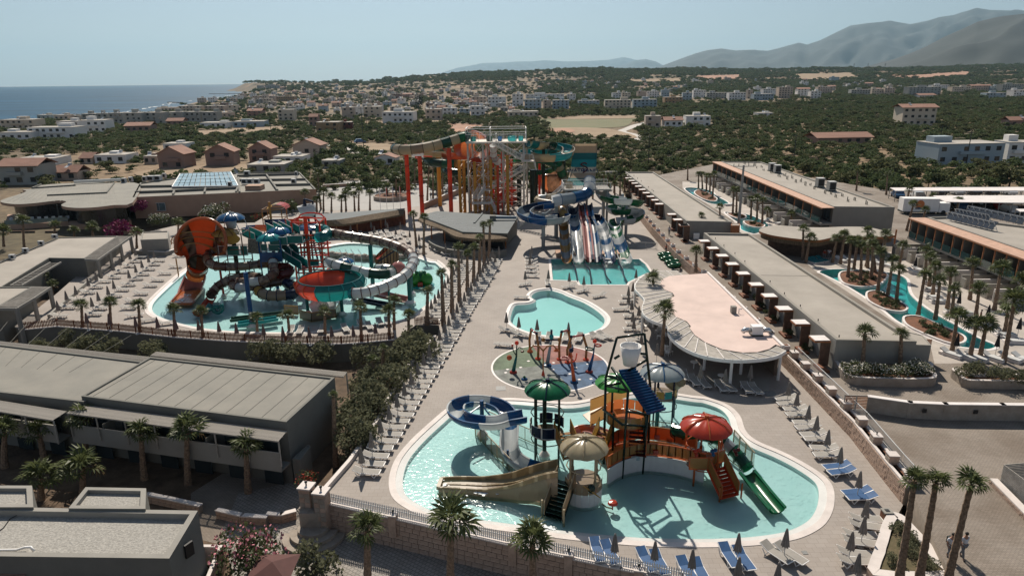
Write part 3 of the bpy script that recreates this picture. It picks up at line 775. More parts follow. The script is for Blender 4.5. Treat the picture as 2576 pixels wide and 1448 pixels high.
# gate piers and round steps at the street corner -----------------------------
gz=ZL
for i,(x,y) in enumerate([(775,1262),(812,1275)]):
 p=P('D',x,y,0);p.z=0
 g_=thing('gate_pier',['left','right'][i]+' stone pier of the small pool gate with a lamp on top','pier',(p.x,p.y,0),-.2,'piers of the pool gate')
 obj('pier_body',MB().box((0,0,-.35),(.75,.75,3.0)),M_stone,g_)
 for r_ in range(8):
  for k in range(2):obj('block',MB().box((-.19+.38*k,-.385,-1.6+.33*r_),(.34,.03,.29)),M_stone_w if (r_+k)%3 else M_stone,g_)
 obj('pier_cap',MB().box((0,0,1.2),(.9,.9,.1)),M_cop,g_);obj('lamp',MB().cyl((0,0,1.25),(0,0,1.4),.05).ball((0,0,1.5),.1),M_dkmetal,g_)
pa=P('D',775,1262);pb=P('D',812,1275);c=(pa+pb)/2
g_=thing('pool_gate','dark framed gate with a paper notice between two stone piers','gate',(c.x,c.y,0),-.25)
obj('gate_panel',MB().box((0,0,.35),(1.1,.05,1.2)),mat('gate_panel',(.30,.26,.2),.8,.1,2),g_);fr=MB()
for z_ in (-.27,.97):fr.box((0,-.01,z_),(1.15,.07,.07))
for x_ in (-.55,.55):fr.box((x_,-.01,.35),(.06,.07,1.25))
obj('gate_frame',fr,M_dkmetal,g_);obj('notice',MB().box((.1,-.035,.45),(.22,.01,.3)),M_white,g_)
g_=thing('round_steps','three rounded stone steps below the dark pool gate','steps',(c.x-.1,c.y-.5,ZL),0)
for k,r_ in enumerate((2.0,1.5,1.0)):obj('step',MB().lathe([(0.01,.25+.25*k),(r_,.25+.25*k),(r_,0)],20,a0=180,a1=360),M_stone_w,g_,smooth=False)
obj('landing',MB().box((0,.3,.9),(1.6,.9,1.8)),M_stone_w,g_)
# low garden walls along the lane
for i,pts in enumerate([[(878,985),(1000,1010),(1200,1055)],[(1300,1080),(1450,1115),(1600,1125)],[(1600,1105),(1690,1110),(1780,1085)]]):
 q=[P('g',x,y+22,ZL) for x,y in pts]
 stone_wall('garden_wall',['low stone wall behind the gravel-roofed building','low stone kerb wall along the shaded lane','low curved stone wall beside the pool gate'][i],q,ZL+.55,ZL,.3,.45,.22,seed=20+i,group='low walls along the lane')
 # angled wall left of the umbrellas (deck edge) and white sill
m=MB();q=[P('D',*v) for v in [(818,1236),(880,1165),(945,1070),(1010,945),(1095,850)]]
for a,b in zip(q,q[1:]):m.beam(a+Vector((0,0,.15)),b+Vector((0,0,.15)),.28,.36)
tag(obj('edge_wall',m,M_cop),'low pinkish edge wall between the hedge and the row of umbrellas','wall')
m=MB();q=[P('d',*v) for v in [(370,1140),(700,850),(980,665)]]
for a,b in zip(q,q[1:]):m.beam(a+Vector((0,0,.2)),b+Vector((0,0,.2)),.25,.5)
tag(obj('edge_wall',m,M_plaster_l),'low pale wall beside the bungalows at the left loungers','wall')
# right: white rendered wall, planters with stones ------------------------------
def poly_wall(name,label,pts,w_,h_,m_,z=ZR,cat='wall',capm=None):
 g_=thing(name,label,cat,tuple(pts[0]));inv=pts[0];b_=MB();c_=MB()
 for a,c in zip(pts,pts[1:]):
  d=(c-a).normalized()*w_*.5
  b_.beam(a-inv+Vector((0,0,h_/2))-d*.9,c-inv+Vector((0,0,h_/2))+d*.9,w_,h_)
  c_.beam(a-inv+Vector((0,0,h_+.03))-d,c-inv+Vector((0,0,h_+.03))+d,w_+.06,.06)
 obj('wall_body',b_,m_,g_);obj('wall_top',c_,capm or M_copw,g_);return g_
wl=poly_wall('rendered_wall','long whitewashed rough wall with small square vents and pale top',[P('i',x,y,ZR) for x,y in [(1112,462),(1350,498),(1560,508),(1900,512),(2300,518)]],.35,1.25,M_stone_w)
for x,y in [(1433,437),(1738,443)]:
 p=P('i',x,y+70,ZR);obj('vent',MB().box((p.x-wl.location.x,-.19+(p.y-wl.location.y),.75),(.3,.05,.3)),M_dark,wl)
def planter(label,t,pts,h_,plants=True):
 q=smooth_loop([P(t,x,y,ZR) for x,y in pts],3);g_=thing('stone_planter',label,'planter',tuple(q[0]));inv=q[0];q=ccw([p-inv for p in q]);i_=inset(q,.28)
 up=lambda pp,z_:[Vector((p.x,p.y,z_)) for p in pp]
 m=MB();band(m,up(q,0),up(q,h_));obj('planter_wall',m,M_stone_w,g_)
 m=MB();band(m,up(q,h_),up(i_,h_));band(m,up(i_,h_),up(i_,h_-.25));obj('planter_rim',m,M_cop,g_)
 m=MB();m.face(up(i_,h_-.2));obj('soil',m,M_soil,g_);return g_
planter('long rounded stone planter with white oleanders before the flat hotel','i',[(915,215),(950,265),(1010,300),(1120,312),(1380,318),(1500,312),(1515,285),(1480,262),(1480,210),(1200,195),(920,195)],.75)
planter('curved stone planter with shrubs at the right edge','i',[(1605,255),(1640,285),(1690,322),(1800,328),(2000,330),(2300,332),(2300,285),(1900,285),(1700,280),(1640,250)],.75)
g_=thing('slatted_gate','red-brown slatted driveway gate standing ajar beside the whitewashed wall','gate',tuple(P('i',962,455,ZR)),0)
inv=P('i',962,455,ZR);e_=P('i',1105,460,ZR)-inv;W_=e_.length
fr=MB()
for x_ in (0,W_/2,W_):fr.box((x_,0,.65),(.07,.07,1.35))
for z_ in (.08,1.28):fr.box((W_/2,0,z_),(W_,.06,.06))
obj('gate_frame',fr,M_slat,g_)
for k in range(9):
 for h_ in (0,1):obj('slat',MB().box((W_*(.25+.5*h_),0,.2+.125*k),(W_/2-.1,.03,.07)),M_wood if h_==0 else M_woodo,g_)
g_.rotation_euler=(0,0,math.atan2(e_.y,e_.x))
# lower right kerb bed, timber screen
kb=[P('i',x,y) for x,y in [(1195,1185),(1230,1140),(1290,1135),(1320,1160)]]
bed=smooth_loop([P('q',x,y,.0) for x,y in [(1215,730),(1110,680),(1030,690),(960,800),(905,980),(870,1100),(855,1400),(1800,1420),(1640,1240),(1500,1040),(1330,850)]],3)
g_=thing('garden_bed','raised garden bed with a pink stone rim beside the last loungers','planter',tuple(bed[0]));inv=bed[0];q=ccw([p-inv for p in bed]);i_=inset(q,.55);up=lambda pp,z_:[Vector((p.x,p.y,z_)) for p in pp]
m=MB();band(m,up(q,-.4),up(q,.8));obj('bed_wall',m,M_stone,g_);m=MB();band(m,up(q,.8),up(i_,.8));band(m,up(i_,.8),up(i_,.5));obj('bed_rim',m,M_cop,g_)
m=MB();m.face(up(i_,.7));obj('bed_soil',m,mat('bed_grass',(.13,.10,.055),.95,.3,2,.8,12,col2=(.07,.065,.03)),g_)
scr=[P('q',2295,230,ZR),P('q',2300,230,ZR)]
a=P('i',1900,905,ZR);b_=P('i',2150,1100,ZR)
g_=thing('timber_screen','tall horizontal slat screen enclosure at the right edge','screen',tuple(a));inv=a;c=P('i',2300,870,ZR)
for k in range(13):
 z_=.06+.115*k
 obj('board',MB().beam(Vector((0,0,z_)),b_-a+Vector((0,0,z_)),.04,.09),M_slat,g_)
 obj('board',MB().beam(Vector((0,0,z_)),c-a+Vector((0,0,z_)),.04,.09),M_slat,g_)
stone_wall('kerb_wall','low stone kerb along the timber screen at the right edge',[P('i',1840,895,ZR),P('i',2048,1110,ZR),P('i',2200,1270,ZR)],ZR+.3,ZR,.4,.4,.15,seed=31)
# ------------------------------------------------------------------ buildings of the resort
def up(pp,z_):return [Vector((p.x,p.y,z_)) for p in pp]
def building(name,label,poly,zr,zb,wall,roof,par=.28,pw=.25,cat='building',group=None,capm=None):
 poly=ccw([Vector((p[0],p[1],0)) for p in poly]);o0=Vector((poly[0].x,poly[0].y,zb));g=thing(name,label,cat,tuple(o0),0,group)
 q=[p-Vector((o0.x,o0.y,0)) for p in poly];h=zr-zb;i_=inset(q,pw)
 m=MB();band(m,up(q,-.3),up(q,h));obj('wall',m,wall,g)
 m=MB();band(m,up(q,h),up(i_,h));band(m,up(i_,h),up(i_,h-par));obj('parapet',m,capm or wall,g)
 m=sheet(i_,[],h-par);obj('roof',m,roof,g)
 return g,q,h
def seams(g,a,b,c,d,n,m,z,w_=.03,nm='roof_seam'):
 "n strips across the roof between edge a-b and edge c-d (world points)"
 o0=g.location
 for i in range(n):
  t=(i+.5)/n;p=a.lerp(b,t)-o0;q=c.lerp(d,t)-o0;p.z=q.z=z
  obj(nm,MB().beam(p,q,w_,.02),m,g)
def win(g,p,an,w_,h_,frame=M_white,pane=M_glass,nm='window',mull=1):
 f=MB();t=.07
 for x_ in (-w_/2,w_/2):f.box((x_,-.02,0),(t,.10,h_+t))
 for z_ in (-h_/2,h_/2):f.box((0,-.02,z_),(w_-t,.10,t))
 for k in range(1,mull):f.box((-w_/2+w_*k/mull,-.02,0),(.05,.08,h_-t))
 o=obj(nm,f,frame,g,loc=p,rz=an);obj('pane',MB().box((0,.0,0),(w_-t,.04,h_-t)),pane,o);return o
 # front-left two-storey hotel wings, flat roofs ---------------------------------
ZH=3.0
A=[P('g',*q,ZH) for q in [(487,370),(900,135),(2007,258),(1717,525)]]
g,q,h=building('hotel_wing','nearer dark grey two-storey hotel wing with a flat seamed roof',A,ZH,ZL,M_plaster,M_roof_n,.12,.2,group='dark hotel wings at the left')
seams(g,A[0],A[3],A[1],A[2],12,M_plaster,h-.105)
def pergola_strip(label,a,b,depthv,z_,n_posts,base_z,gname='slatted_awning',count=150):
 "row of slats lying on two rails between a and b, sticking out by depthv"
 g=thing(gname,label,'awning',(a.x,a.y,base_z),0,'slatted awnings of the hotel wings');o0=Vector((a.x,a.y,base_z));d=(b-a);Ls=d.length;d.normalize();hz=z_-base_z
 sm=MB();L2=depthv.length;sm.box((0,L2/2,0),(.06,L2,.04));me=sm.mesh('slat',M_slat);an=math.atan2(depthv.y,depthv.x)-math.pi/2
 for i in range(count):new('slat',me,g,Vector((a.x,a.y,0))-Vector((o0.x,o0.y,0))+d*((i+.5)*Ls/count)+Vector((0,0,hz)),an)
 rm=MB()
 A0=Vector((0,0,hz-.06));B0=b-a;B0.z=hz-.06
 for f in (.05,.5,.96):rm.beam(A0+depthv*f,B0+depthv*f,.06,.08)
 obj('rails',rm,M_slat,g)
 for i in range(n_posts):
  p=A0.lerp(B0,(i+.02)/max(1,n_posts-1+.04))+depthv*.93;obj('post',MB().cyl((p.x,p.y,hz-2.0),(p.x,p.y,hz-.1),.06,n=6),M_slat,g)
 return g
def hz_(p,z):return Vector((p.x,p.y,z))
pf=[P('g',487,372,ZH),P('g',1717,527,ZH)]
zaw=ZH-.55
a0,b0=hz_(pf[0],0),hz_(pf[1],0)
a0=P('g',480,420,zaw);b0=P('g',1722,580,zaw);a1=P('g',395,470,zaw)
a0.z=b0.z=0;dv=Vector((-.15,-1.45,0))
pergola_strip('slatted awning along the front of the nearer dark hotel wing',a0,b0,dv,zaw,8,ZL,count=170)
# upper gallery: dark recess, balcony front, posts
for i,(x0,y0,x1,y1,nm) in enumerate([(480,422,1722,582,'nearer'),(-200,345,395,430,'farther')]):
 a=P('g',x0,y0,zaw);b=P('g',x1,y1,zaw);a.z=b.z=0;d=(b-a).normalized();nn=Vector((d.y,-d.x,0));o0=Vector((a.x,a.y,ZL))
 g2=thing('gallery','long balcony of the '+nm+' dark hotel wing behind the palms','balcony',tuple(o0),0,'balconies of the hotel wings')
 L0=(b-a).length;an=math.atan2(d.y,d.x)
 ctr=lambda s,off,z_:d*s+nn*off+Vector((0,0,z_-ZL))
 top=zaw;fl=ZL+2.35
 obj('balcony_front',MB().box(ctr(L0/2,1.15,fl+.30),(L0,.10,1.5),an),M_plaster_l,g2)
 obj('gallery_floor',MB().box(ctr(L0/2,.6,fl-.38),(L0,1.1,.15),an),M_plaster,g2)
 nb=max(3,int(L0/2.6))
 for k in range(nb):
  s=(k+.5)*L0/nb
  obj('balcony_door',MB().box(ctr(s,.03,fl+.75),(1.5,.06,1.9),an),M_glass,g2)
  obj('ground_door',MB().box(ctr(s,.03,ZL+1.0),(1.5,.06,1.9),an),M_glass,g2)
  if k:obj('party_wall',MB().box(ctr(k*L0/nb,.55,fl+.5),(.12,1.05,1.7),an),M_plaster,g2)
g,q,h=building('hotel_wing','farther dark grey hotel wing cut by the left edge of the picture',[P('g',*v,ZH-.25) for v in [(-500,290),(-420,10),(880,165),(500,404)]],ZH-.25,ZL,M_plaster,M_roof_n,.12,.2,group='dark hotel wings at the left')
seams(g,P('g',-500,290,0),P('g',500,404,0),P('g',-420,10,0),P('g',880,165,0),11,M_plaster,h-.105)
a0=P('g',-100,375,zaw);b0=P('g',400,455,zaw);a0.z=b0.z=0
pergola_strip('slatted awning along the front of the farther dark hotel wing',a0,b0,dv,zaw-.1,4,ZL,count=80)
a0=P('g',900,128,ZH-.1);b0=P('g',2060,255,ZH-.1);a0.z=b0.z=0
pergola_strip('slatted awning behind the parapet of the nearer dark hotel wing',a0+Vector((0,.0,0)),b0,Vector((.1,.9,0)),ZH-.1,8,ZL,count=150)
a0=P('g',-60,62,ZH-.3);b0=P('g',860,160,ZH-.3);a0.z=b0.z=0
pergola_strip('slatted awning behind the parapet of the farther dark hotel wing',a0,b0,Vector((.1,.9,0)),ZH-.3,5,ZL,count=110)
# side porch block of the near wing
g,q,h=building('entrance_porch','small grey entrance porch on the end wall of the hotel wing',[P('g',*v,ZL+2.3) for v in [(1752,745),(1845,662),(1862,672),(1800,752)]],ZL+2.3,ZL,M_plaster,M_plaster,.05,.1)
# gravel roof building bottom left --------------------------------------------
ZG=3.2
A=[P('g',*v,ZG) for v in [(-700,1320),(-500,1025),(1186,1056),(1015,1342)]]
g,q,h=building('gravel_roof_building','grey block with a wide pebble roof at the bottom left',A,ZG,ZL,M_plaster,M_gravel,.38,.33,capm=M_plaster_l)
o0=g.location
p=P('g',1132,1290,ZG-.9)-o0;obj('window',MB().box((p.x+.02,p.y,p.z),(.12,.5,.8),-.45),M_dark,g)
a=P('g',30,1280,ZG-.3)-o0;pts=[P('g',-150,1296,ZG-.28)-o0,P('g',100,1292,ZG-.28)-o0,P('g',150,1276,ZG-.2)-o0,P('g',185,1275,ZG-.1)-o0,P('g',205,1300,ZG-.3)-o0]
obj('vent_pipe',MB().tube(pts,.07,8),M_white,g,smooth=True)
pts=[P('g',-60,1215,ZG-.35)-o0,P('g',20,1160,ZG-.35)-o0,P('g',60,1105,ZG-.35)-o0,P('g',100,1085,ZG-.3)-o0]
obj('cable',MB().tube(pts,.025,5),M_dark,g)
for k,(x0,x1) in enumerate([(-120,185),(515,1000)]):
 m=MB();a=P('g',x0,1368,ZG-.9);b=P('g',x1,1386,ZG-.9);a-=o0;b-=o0;d=b-a;
 aw=obj('brown_awning',MB().beam(a+Vector((0,.05,.1)),b+Vector((0,.05,.1)),.08,.12),M_wood,g)
 for i in range(14):
  s_=Vector((0,-.07-.085*i,-.035*i));obj('louvre',MB().beam(a+s_,b+s_,.06,.03),mat('louvre_pink',(.36,.22,.17),.8,.1,3),aw)
for i,pts in enumerate([[(410,1042),(513,915),(876,922),(872,1045)],[(-200,1035),(-150,905),(192,906),(200,1035)]]):
 g,q,h=building('roof_room',['square pebble-topped roof room behind the gravel roof','left pebble-topped roof room cut by the picture edge'][i],[P('g',*v,ZG+.15) for v in pts],ZG+.15,ZL,M_plaster,M_gravel,.25,.28,group='pebble-topped roof rooms',capm=M_plaster_l)
g,q,h=building('yard_wall','small stone walled yard at the foot of the gravel roof building',[P('g',*v,ZL+1.6) for v in [(1205,1258),(1335,1260),(1215,1560),(1130,1560)]],ZL+1.6,ZL,M_stone,M_earth,1.3,.22,cat='wall',capm=M_cop)
# right hotel rows -------------------------------------------------------------
ZB=ZR+2.75
def porch_row(g,pts,t,zr,side=Vector((-1,0,0))):
 o0=g.location
 for i,(x,y) in enumerate(pts):
  p=P(t,x,y,zr)-o0;hh=p.z
  c=obj('door_canopy',MB().box((p.x,p.y,hh-.06),(1.35,1.25,.05)),M_copw,g)
  obj('canopy_edge',MB().box((p.x,p.y,hh-.17),(1.42,1.32,.16)),M_woodo,c)
  w1=obj('fin_wall',MB().box((p.x+.35,p.y-.5,(hh-.2)/2),(.85,.16,hh-.26)),mat('fin_wood',(.13,.075,.05),.85,.2,2),g)
  obj('wall_lamp',MB().box((p.x+.55,p.y+.35,hh*.62),(.10,.12,.22)),M_dkmetal,g)
  bx=MB().box((p.x-.15,p.y-1.35,.10),(.75,1.6,.2));obj('flower_bed',bx,M_wood,g)
A=[P('f',*v,ZB) for v in [(1160,1300),(160,494),(505,500),(1767,1312)]]
g,q,h=building('hotel_row','long low hotel row with a flat pale roof beside the river pool',A,ZB,ZR,M_plaster_l,M_roof,.28,.32,capm=mat('parapet_screed',(.27,.25,.215),.9,.06,.3),group='long low hotel rows')
porch_row(g,[(165,552),(230,606),(300,662),(375,724),(457,795),(555,878),(655,962),(765,1058),(890,1162),(1035,1283)],'f',ZB-.25)
o0=g.location
for x,y in [(395,655),(470,715),(660,868),(768,958),(888,1052),(1022,1160),(248,543),(312,595),(1180,1282)]:
 p=P('f',x,y,ZB-.2)-o0;obj('roof_spout',MB().cyl(p,p+Vector((0,0,.22)),.05,n=6),M_dkmetal,g)
m=MB();a=P('f',590,815,ZB-.27)-o0;b=P('f',945,820,ZB-.27)-o0;obj('roof_joint',m.beam(a,b,.06,.02),M_plaster,g)
p=P('i',925,145,ZR+1.4)-o0;obj('end_wall_trim',MB().box((p.x+.5,p.y-.03,-.0+.4),(1.0,.04,.1)),M_plaster,g)
obj('side_window',MB().box(P('i',875,75,ZR+1.3)-o0,(.06,.5,.7)),M_dark,g)
g,q,h=building('service_annex','low annex with an orange slatted shutter at the end of the hotel row',[P('i',*v,ZB-.35) for v in [(1385,62),(1330,-20),(1440,5),(1492,66)]],ZB-.35,ZR,M_plaster_l,M_roof,.05,.1)
o0=g.location;a=P('i',1385,162,ZR)-o0;b=P('i',1478,162,ZR)-o0
for k in range(16):obj('shutter_slat',MB().beam(Vector((a.x+.05,a.y-.06,.15+k*.13)),Vector((b.x-.1,b.y-.06,.15+k*.13)),.04,.10),M_woodo,g)
A=[P('e',2140,36,ZB),P('e',2352,36,ZB),P('f',372,412,ZB),P('f',30,405,ZB)]
g,q,h=building('hotel_row','farther flat-roofed hotel row above the steep slides',A,ZB,ZR,M_plaster_l,M_roof,.28,.32,group='long low hotel rows')
porch_row(g,[(1520,140),(1565,175),(1612,210),(1655,246),(1705,288),(1757,332),(1812,378),(1870,428),(1935,476),(1990,530)],'k',ZB-.25)
porch_row(g,[(2490,352),(2535,392),(2585,432)],'e',ZB-.25);porch_row(g,[(10,432)],'f',ZB-.25)
o0=g.location
for x,y in [(1640,150),(1690,190),(1740,225),(1840,310),(1890,350),(1910,362)]:
 p=P('k',x,y,ZB-.2)-o0;obj('roof_spout',MB().cyl(p,p+Vector((0,0,.25)),.06,n=6),M_dkmetal,g)
p=P('f',105,520,ZR+.5)-o0;obj('wall_unit',MB().box(p,(.9,.3,.9)),M_white,g)
g,q,h=building('shutter_room','orange slatted side room at the end of the farther hotel row',[P('f',*v,ZB-.3) for v in [(365,440),(368,425),(430,425),(433,440)]],ZB-.3,ZR,M_woodo,M_roof,.05,.1)
# two-storey hotels with galleries ----------------------------------------------
def gallery_hotel(name,label,roof,ov,zr,storeys,bays,t,equip=True,base=ZR):
 "roof: roof corners starting at near-left, far-left, far-right, near-right; ov: outward width of timber overhang on the left side"
 g,q,h=building(name,label,roof,zr,base,M_plaster_l,M_roof,.25,.3,group='two-storey gallery hotels');o0=g.location
 a=roof[1]-o0;b=roof[0]-o0;a.z=b.z=0;d=(b-a);Ls=d.length;d.normalize();nn=Vector((d.y,-d.x,0))
 if nn.x>0:nn=-nn
 an=math.atan2(d.y,d.x)
 c0=lambda s,off,z_:a+d*s+nn*off+Vector((0,0,z_))
 obj('overhang',MB().box(c0(Ls/2,ov/2,h-.18),(Ls+.8,ov,.10),an),M_woodp,g)
 e_=obj('overhang_edge',MB().box(c0(Ls/2,ov-.05,h-.27),(Ls+.8,.10,.14),an),M_woodo,g)
 fl=h/2-.1
 obj('gallery_floor',MB().box(c0(Ls/2,ov/2-.1,fl-.15),(Ls+.6,ov-.2,.35),an),M_plaster_l,g)
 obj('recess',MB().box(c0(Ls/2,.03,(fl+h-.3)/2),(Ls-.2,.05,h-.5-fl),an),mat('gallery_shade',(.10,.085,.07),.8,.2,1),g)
 bw=Ls/bays
 for k in range(bays):
  s=(k+.5)*bw
  dr=obj('glass_door',MB().box(c0(s,.08,fl+1.1),(bw*.62,.06,2.0),an),M_glass,g)
  obj('door_frame',MB().box(c0(s,.13,fl+1.1),(.07,.04,2.0),an),M_dkmetal,dr)
  obj('gallery_wall',MB().box(c0(k*bw,ov*.45,(fl+h-.3)/2),(.15,ov*.8,h-.3-fl),an),M_plaster,g)
  obj('timber_post',MB().box(c0(k*bw+.1,ov-.18,(fl+h-.25)/2),(.12,.12,h-.3-fl),an),M_woodo,g)
  obj('glass_rail',MB().box(c0(s,ov-.12,fl+.45),(bw-.3,.03,.85),an),mat('tinted_rail',(.03,.06,.06),.05,0,spec=.8),g)
  obj('lower_door',MB().box(c0(s,.05,1.1),(bw*.6,.08,2.1),an),M_glass,g)
  obj('yard_wall',MB().box(c0(k*bw,ov*.5+.9,.75),(.2,ov+1.8,1.5),an),M_copw if k%2 else M_plaster_l,g)
  obj('yard_front',MB().box(c0(s-bw*.25,ov+1.8,.6),(bw*.4,.2,1.2),an),M_plaster_l,g)
 return g,c0,Ls,h
ZT=6.3
roof=[P('f',1140,297,ZT),P('c',290,1216,ZT),P('c',592,1220,ZT),P('f',1602,302,ZT)]
g,c0,Ls,h=gallery_hotel('gallery_hotel','long two-storey hotel with a timber edged gallery and chiller units on its roof',roof,2.0,ZT,2,17,'f')
o0=g.location
for i,(x,y) in enumerate([(672,1290),(712,1305),(1032,1412),(1118,1440)]):
 p=P('c',x,y,ZT-.25)-o0;c=obj('chiller_unit',MB().box((p.x,p.y,p.z+.95),(1.25,1.25,1.5)),M_grey,g)
 obj('unit_grille',MB().box((p.x,p.y-.64,p.z+.95),(1.0,.04,1.2)),M_dark,c);obj('unit_top',MB().box((p.x,p.y,p.z+1.73),(1.3,1.3,.06)),M_whitew,c)
 obj('unit_stand',MB().box((p.x,p.y,p.z+.1),(1.5,1.5,.12)),M_dkmetal,c)
rnd=random.Random(5)
for x,y in [(470,1238),(505,1240),(548,1250),(565,1270),(598,1262),(612,1285),(670,1305),(725,1330),(765,1325),(790,1352),(828,1345),(855,1375),(893,1370),(927,1398),(965,1398),(995,1425)]:
 for k in range(rnd.choice((1,2,2,3))):
  p=P('c',x+k*9-6,y+k*3,ZT-.25)-o0;obj('vent_pipe',MB().cyl(p,p+Vector((0,0,rnd.uniform(.35,.8))),.07,n=6),M_dkmetal,g)
for x,y in [(1075,200),(1120,205),(1155,228),(1205,220),(1248,260),(1298,252),(1387,282)]:
 for k in range(rnd.choice((1,2,2))):
  p=P('f',x+k*10-6,y+k*3,ZT-.25)-o0;obj('vent_pipe',MB().cyl(p,p+Vector((0,0,rnd.uniform(.4,.8))),.07,n=6),M_dkmetal,g)
ZT2=6.6
roof=[P('f',2900,735,ZT2),P('f',1845,378,ZT2),P('f',2010,372,ZT2),P('f',3500,560,ZT2)]
g,c0,Ls,h=gallery_hotel('gallery_hotel','two-storey hotel at the right edge with solar racks and an orange timber overhang',roof,2.4,ZT2,2,13,'f')
o0=g.location;rk=MB()
for (x0,y0,x1,y1) in [(1990,395,2340,480),(2140,348,2560,440),(2050,372,2300,420)]:
 a=P('f',x0,y0,ZT2-.2)-o0;b=P('f',x1,y1,ZT2-.2)-o0;n_=9
 tn=obj('solar_rack',MB().beam(a+Vector((0,0,1.1)),b+Vector((0,0,1.1)),.06,.06).beam(a+Vector((0,-.5,.3)),b+Vector((0,-.5,.3)),.06),M_whitew,g)
 for k in range(n_+1):
  p=a.lerp(b,k/n_);pm=MB();pm.beam(p+Vector((0,0,0)),p+Vector((0,0,1.1)),.06).beam(p+Vector((0,-.9,0)),p+Vector((0,0,1.1)),.05);obj('rack_leg',pm,M_whitew,tn)
 for k in range(n_):
  p=a.lerp(b,(k+.5)/n_);M_=Matrix.Rotation(math.atan2((b-a).y,(b-a).x),3,'Z')@Matrix.Rotation(R(52),3,'X')
  obj('solar_panel',MB().box(p+Vector((0,-.35,.7)),((b-a).length/n_-.08,1.25,.05),M=M_),mat('solar_panel',(.02,.025,.035),.15,0,spec=.8),tn)
  # wavy pavilion in between ----------------------------------------------------
ZP=ZR+2.9
pv=smooth_loop([P('f',*v,ZP) for v in [(577,478),(620,452),(720,440),(880,450),(1050,455),(1220,449),(1380,452),(1490,472),(1602,508),(1540,522),(1400,526),(1260,516),(1140,528),(1040,549),(950,548),(800,533),(650,508)]],4)
g=thing('wavy_pavilion','low wavy-roofed pool bar with an orange timber rim and straw fringe','pavilion',(pv[0].x,pv[0].y,ZR));o0=Vector((pv[0].x,pv[0].y,0));q=ccw([p-o0 for p in pv]);q=up(q,0);hh=ZP-ZR
m=sheet(q,[],hh);obj('roof',m,M_roof,g)
m=MB();band(m,up(q,hh-.35),up(q,hh));obj('timber_rim',m,M_woodo,g)
i_=inset(q,.3);m=MB();band(m,up(i_,hh-1.0),up(i_,hh-.3));obj('straw_fringe',m,M_thatch,g)
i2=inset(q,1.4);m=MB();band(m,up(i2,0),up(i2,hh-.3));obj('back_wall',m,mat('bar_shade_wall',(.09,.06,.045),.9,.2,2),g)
for x,y in [(750,590),(1000,560),(1130,575),(1250,560),(1600,560)]:
 p=P('f',x,y,ZR+1)-o0;obj('post',MB().cyl((p.x,p.y,0),(p.x,p.y,hh-.1),.12,n=8),M_woodo,g)
 # round-roofed bar on the deck ---------------------------------------------------
ZC=2.9
cr=[P('D',*v,ZC) for v in [(1780,687),(1970,873),(1951,866),(1935,877),(1905,885),(1867,886),(1817,878),(1774,860),(1748,842),(1735,825),(1738,820),(1728,808),(1700,796),(1682,780),(1676,765),(1686,752),(1697,744),(1692,736),(1672,728),(1661,716),(1664,703),(1684,694),(1718,691)]]
ou=[P('D',*v,ZC-.15) for v in [(1700,682),(1660,683),(1625,691),(1603,708),(1598,726),(1612,742),(1622,755),(1616,775),(1622,793),(1645,808),(1680,820),(1682,838),(1700,860),(1735,882),(1780,897),(1843,905),(1906,903),(1952,895),(1976,882)]]
g=thing('round_bar','poolside bar with a cream wavy roof and a curved slatted pergola','bar',(cr[0].x,cr[0].y,0));o0=Vector((cr[0].x,cr[0].y,0))
q=ccw([hz_(p-o0,0) for p in cr]);m=sheet(q,[],ZC);obj('roof',m,M_cream,g);m=MB();band(m,up(q,ZC-.35),up(q,ZC));obj('roof_edge',m,M_plaster_l,g)
a=P('D',1780,687,ZC)-o0;b=P('D',1970,873,ZC)-o0;obj('back_parapet',MB().beam(hz_(a,ZC+.08),hz_(b,ZC+.08),.25,.2),M_copw,g)
oo=smooth_loop([hz_(p-o0,0) for p in ou],3,False)
m=MB();band(m,up(oo,ZC-.42),up(oo,ZC-.12),False);band(m,up(oo,ZC-.12),[Vector((p.x,p.y,ZC-.12))+(Vector((b.x,b.y,0))*.0) for p in oo],False)
for a_,b_ in zip(oo,oo[1:]):m.beam(hz_(a_,ZC-.25),hz_(b_,ZC-.25),.16,.32)
obj('pergola_rim',m,M_white,g)
# slats of the pergola: wedges between the roof outline and the rim
inn=[hz_(P('D',*v,ZC)-o0,0) for v in [(1718,693),(1684,695),(1666,703),(1661,714),(1664,722),(1676,730),(1692,738),(1682,752),(1678,766),(1684,782),(1702,797),(1728,810),(1738,832),(1750,845),(1774,861),(1817,879),(1867,887),(1920,884),(1955,868)]]
ii=smooth_loop(inn,3,False);tot_=0;N_=len(oo)-1
for k in range(N_):
 for s_ in range(5):
  t0=s_/5;a1=oo[k].lerp(oo[k+1],t0);b1=ii[k].lerp(ii[k+1],t0)
  if (a1-b1).length>.3:obj('slat',MB().beam(hz_(a1,ZC-.10),hz_(b1,ZC-.06),.16,.03),M_slat,g);tot_+=1
 if k%2==0:obj('rafter',MB().beam(hz_(oo[k],ZC-.05),hz_(ii[k],ZC-.02),.07,.06),M_copw,g)
for t,x,y in [('i',130,190),('i',285,290),('i',350,215),('e',2265,1240),('e',2210,1020),('i',575,250),('e',2480,1360),('e',2350,1180)]:
 p=P(t,x,y,.4)-o0;obj('column',MB().cyl((p.x,p.y,0),(p.x,p.y,ZC-.3),.13,n=10),M_white,g)
bk=[P('D',*v,ZC)+Vector((-.45,-.2,0)) for v in [(1780,687),(1968,870)]]
for a_,b_ in zip(bk,bk[1:]):
 a_=a_-o0;b_=b_-o0;obj('back_wall',MB().beam(Vector((a_.x,a_.y,ZC/2)),Vector((b_.x,b_.y,ZC/2)),.3,ZC-.3),mat('bar_back',(.16,.12,.09),.9,.15,1),g)
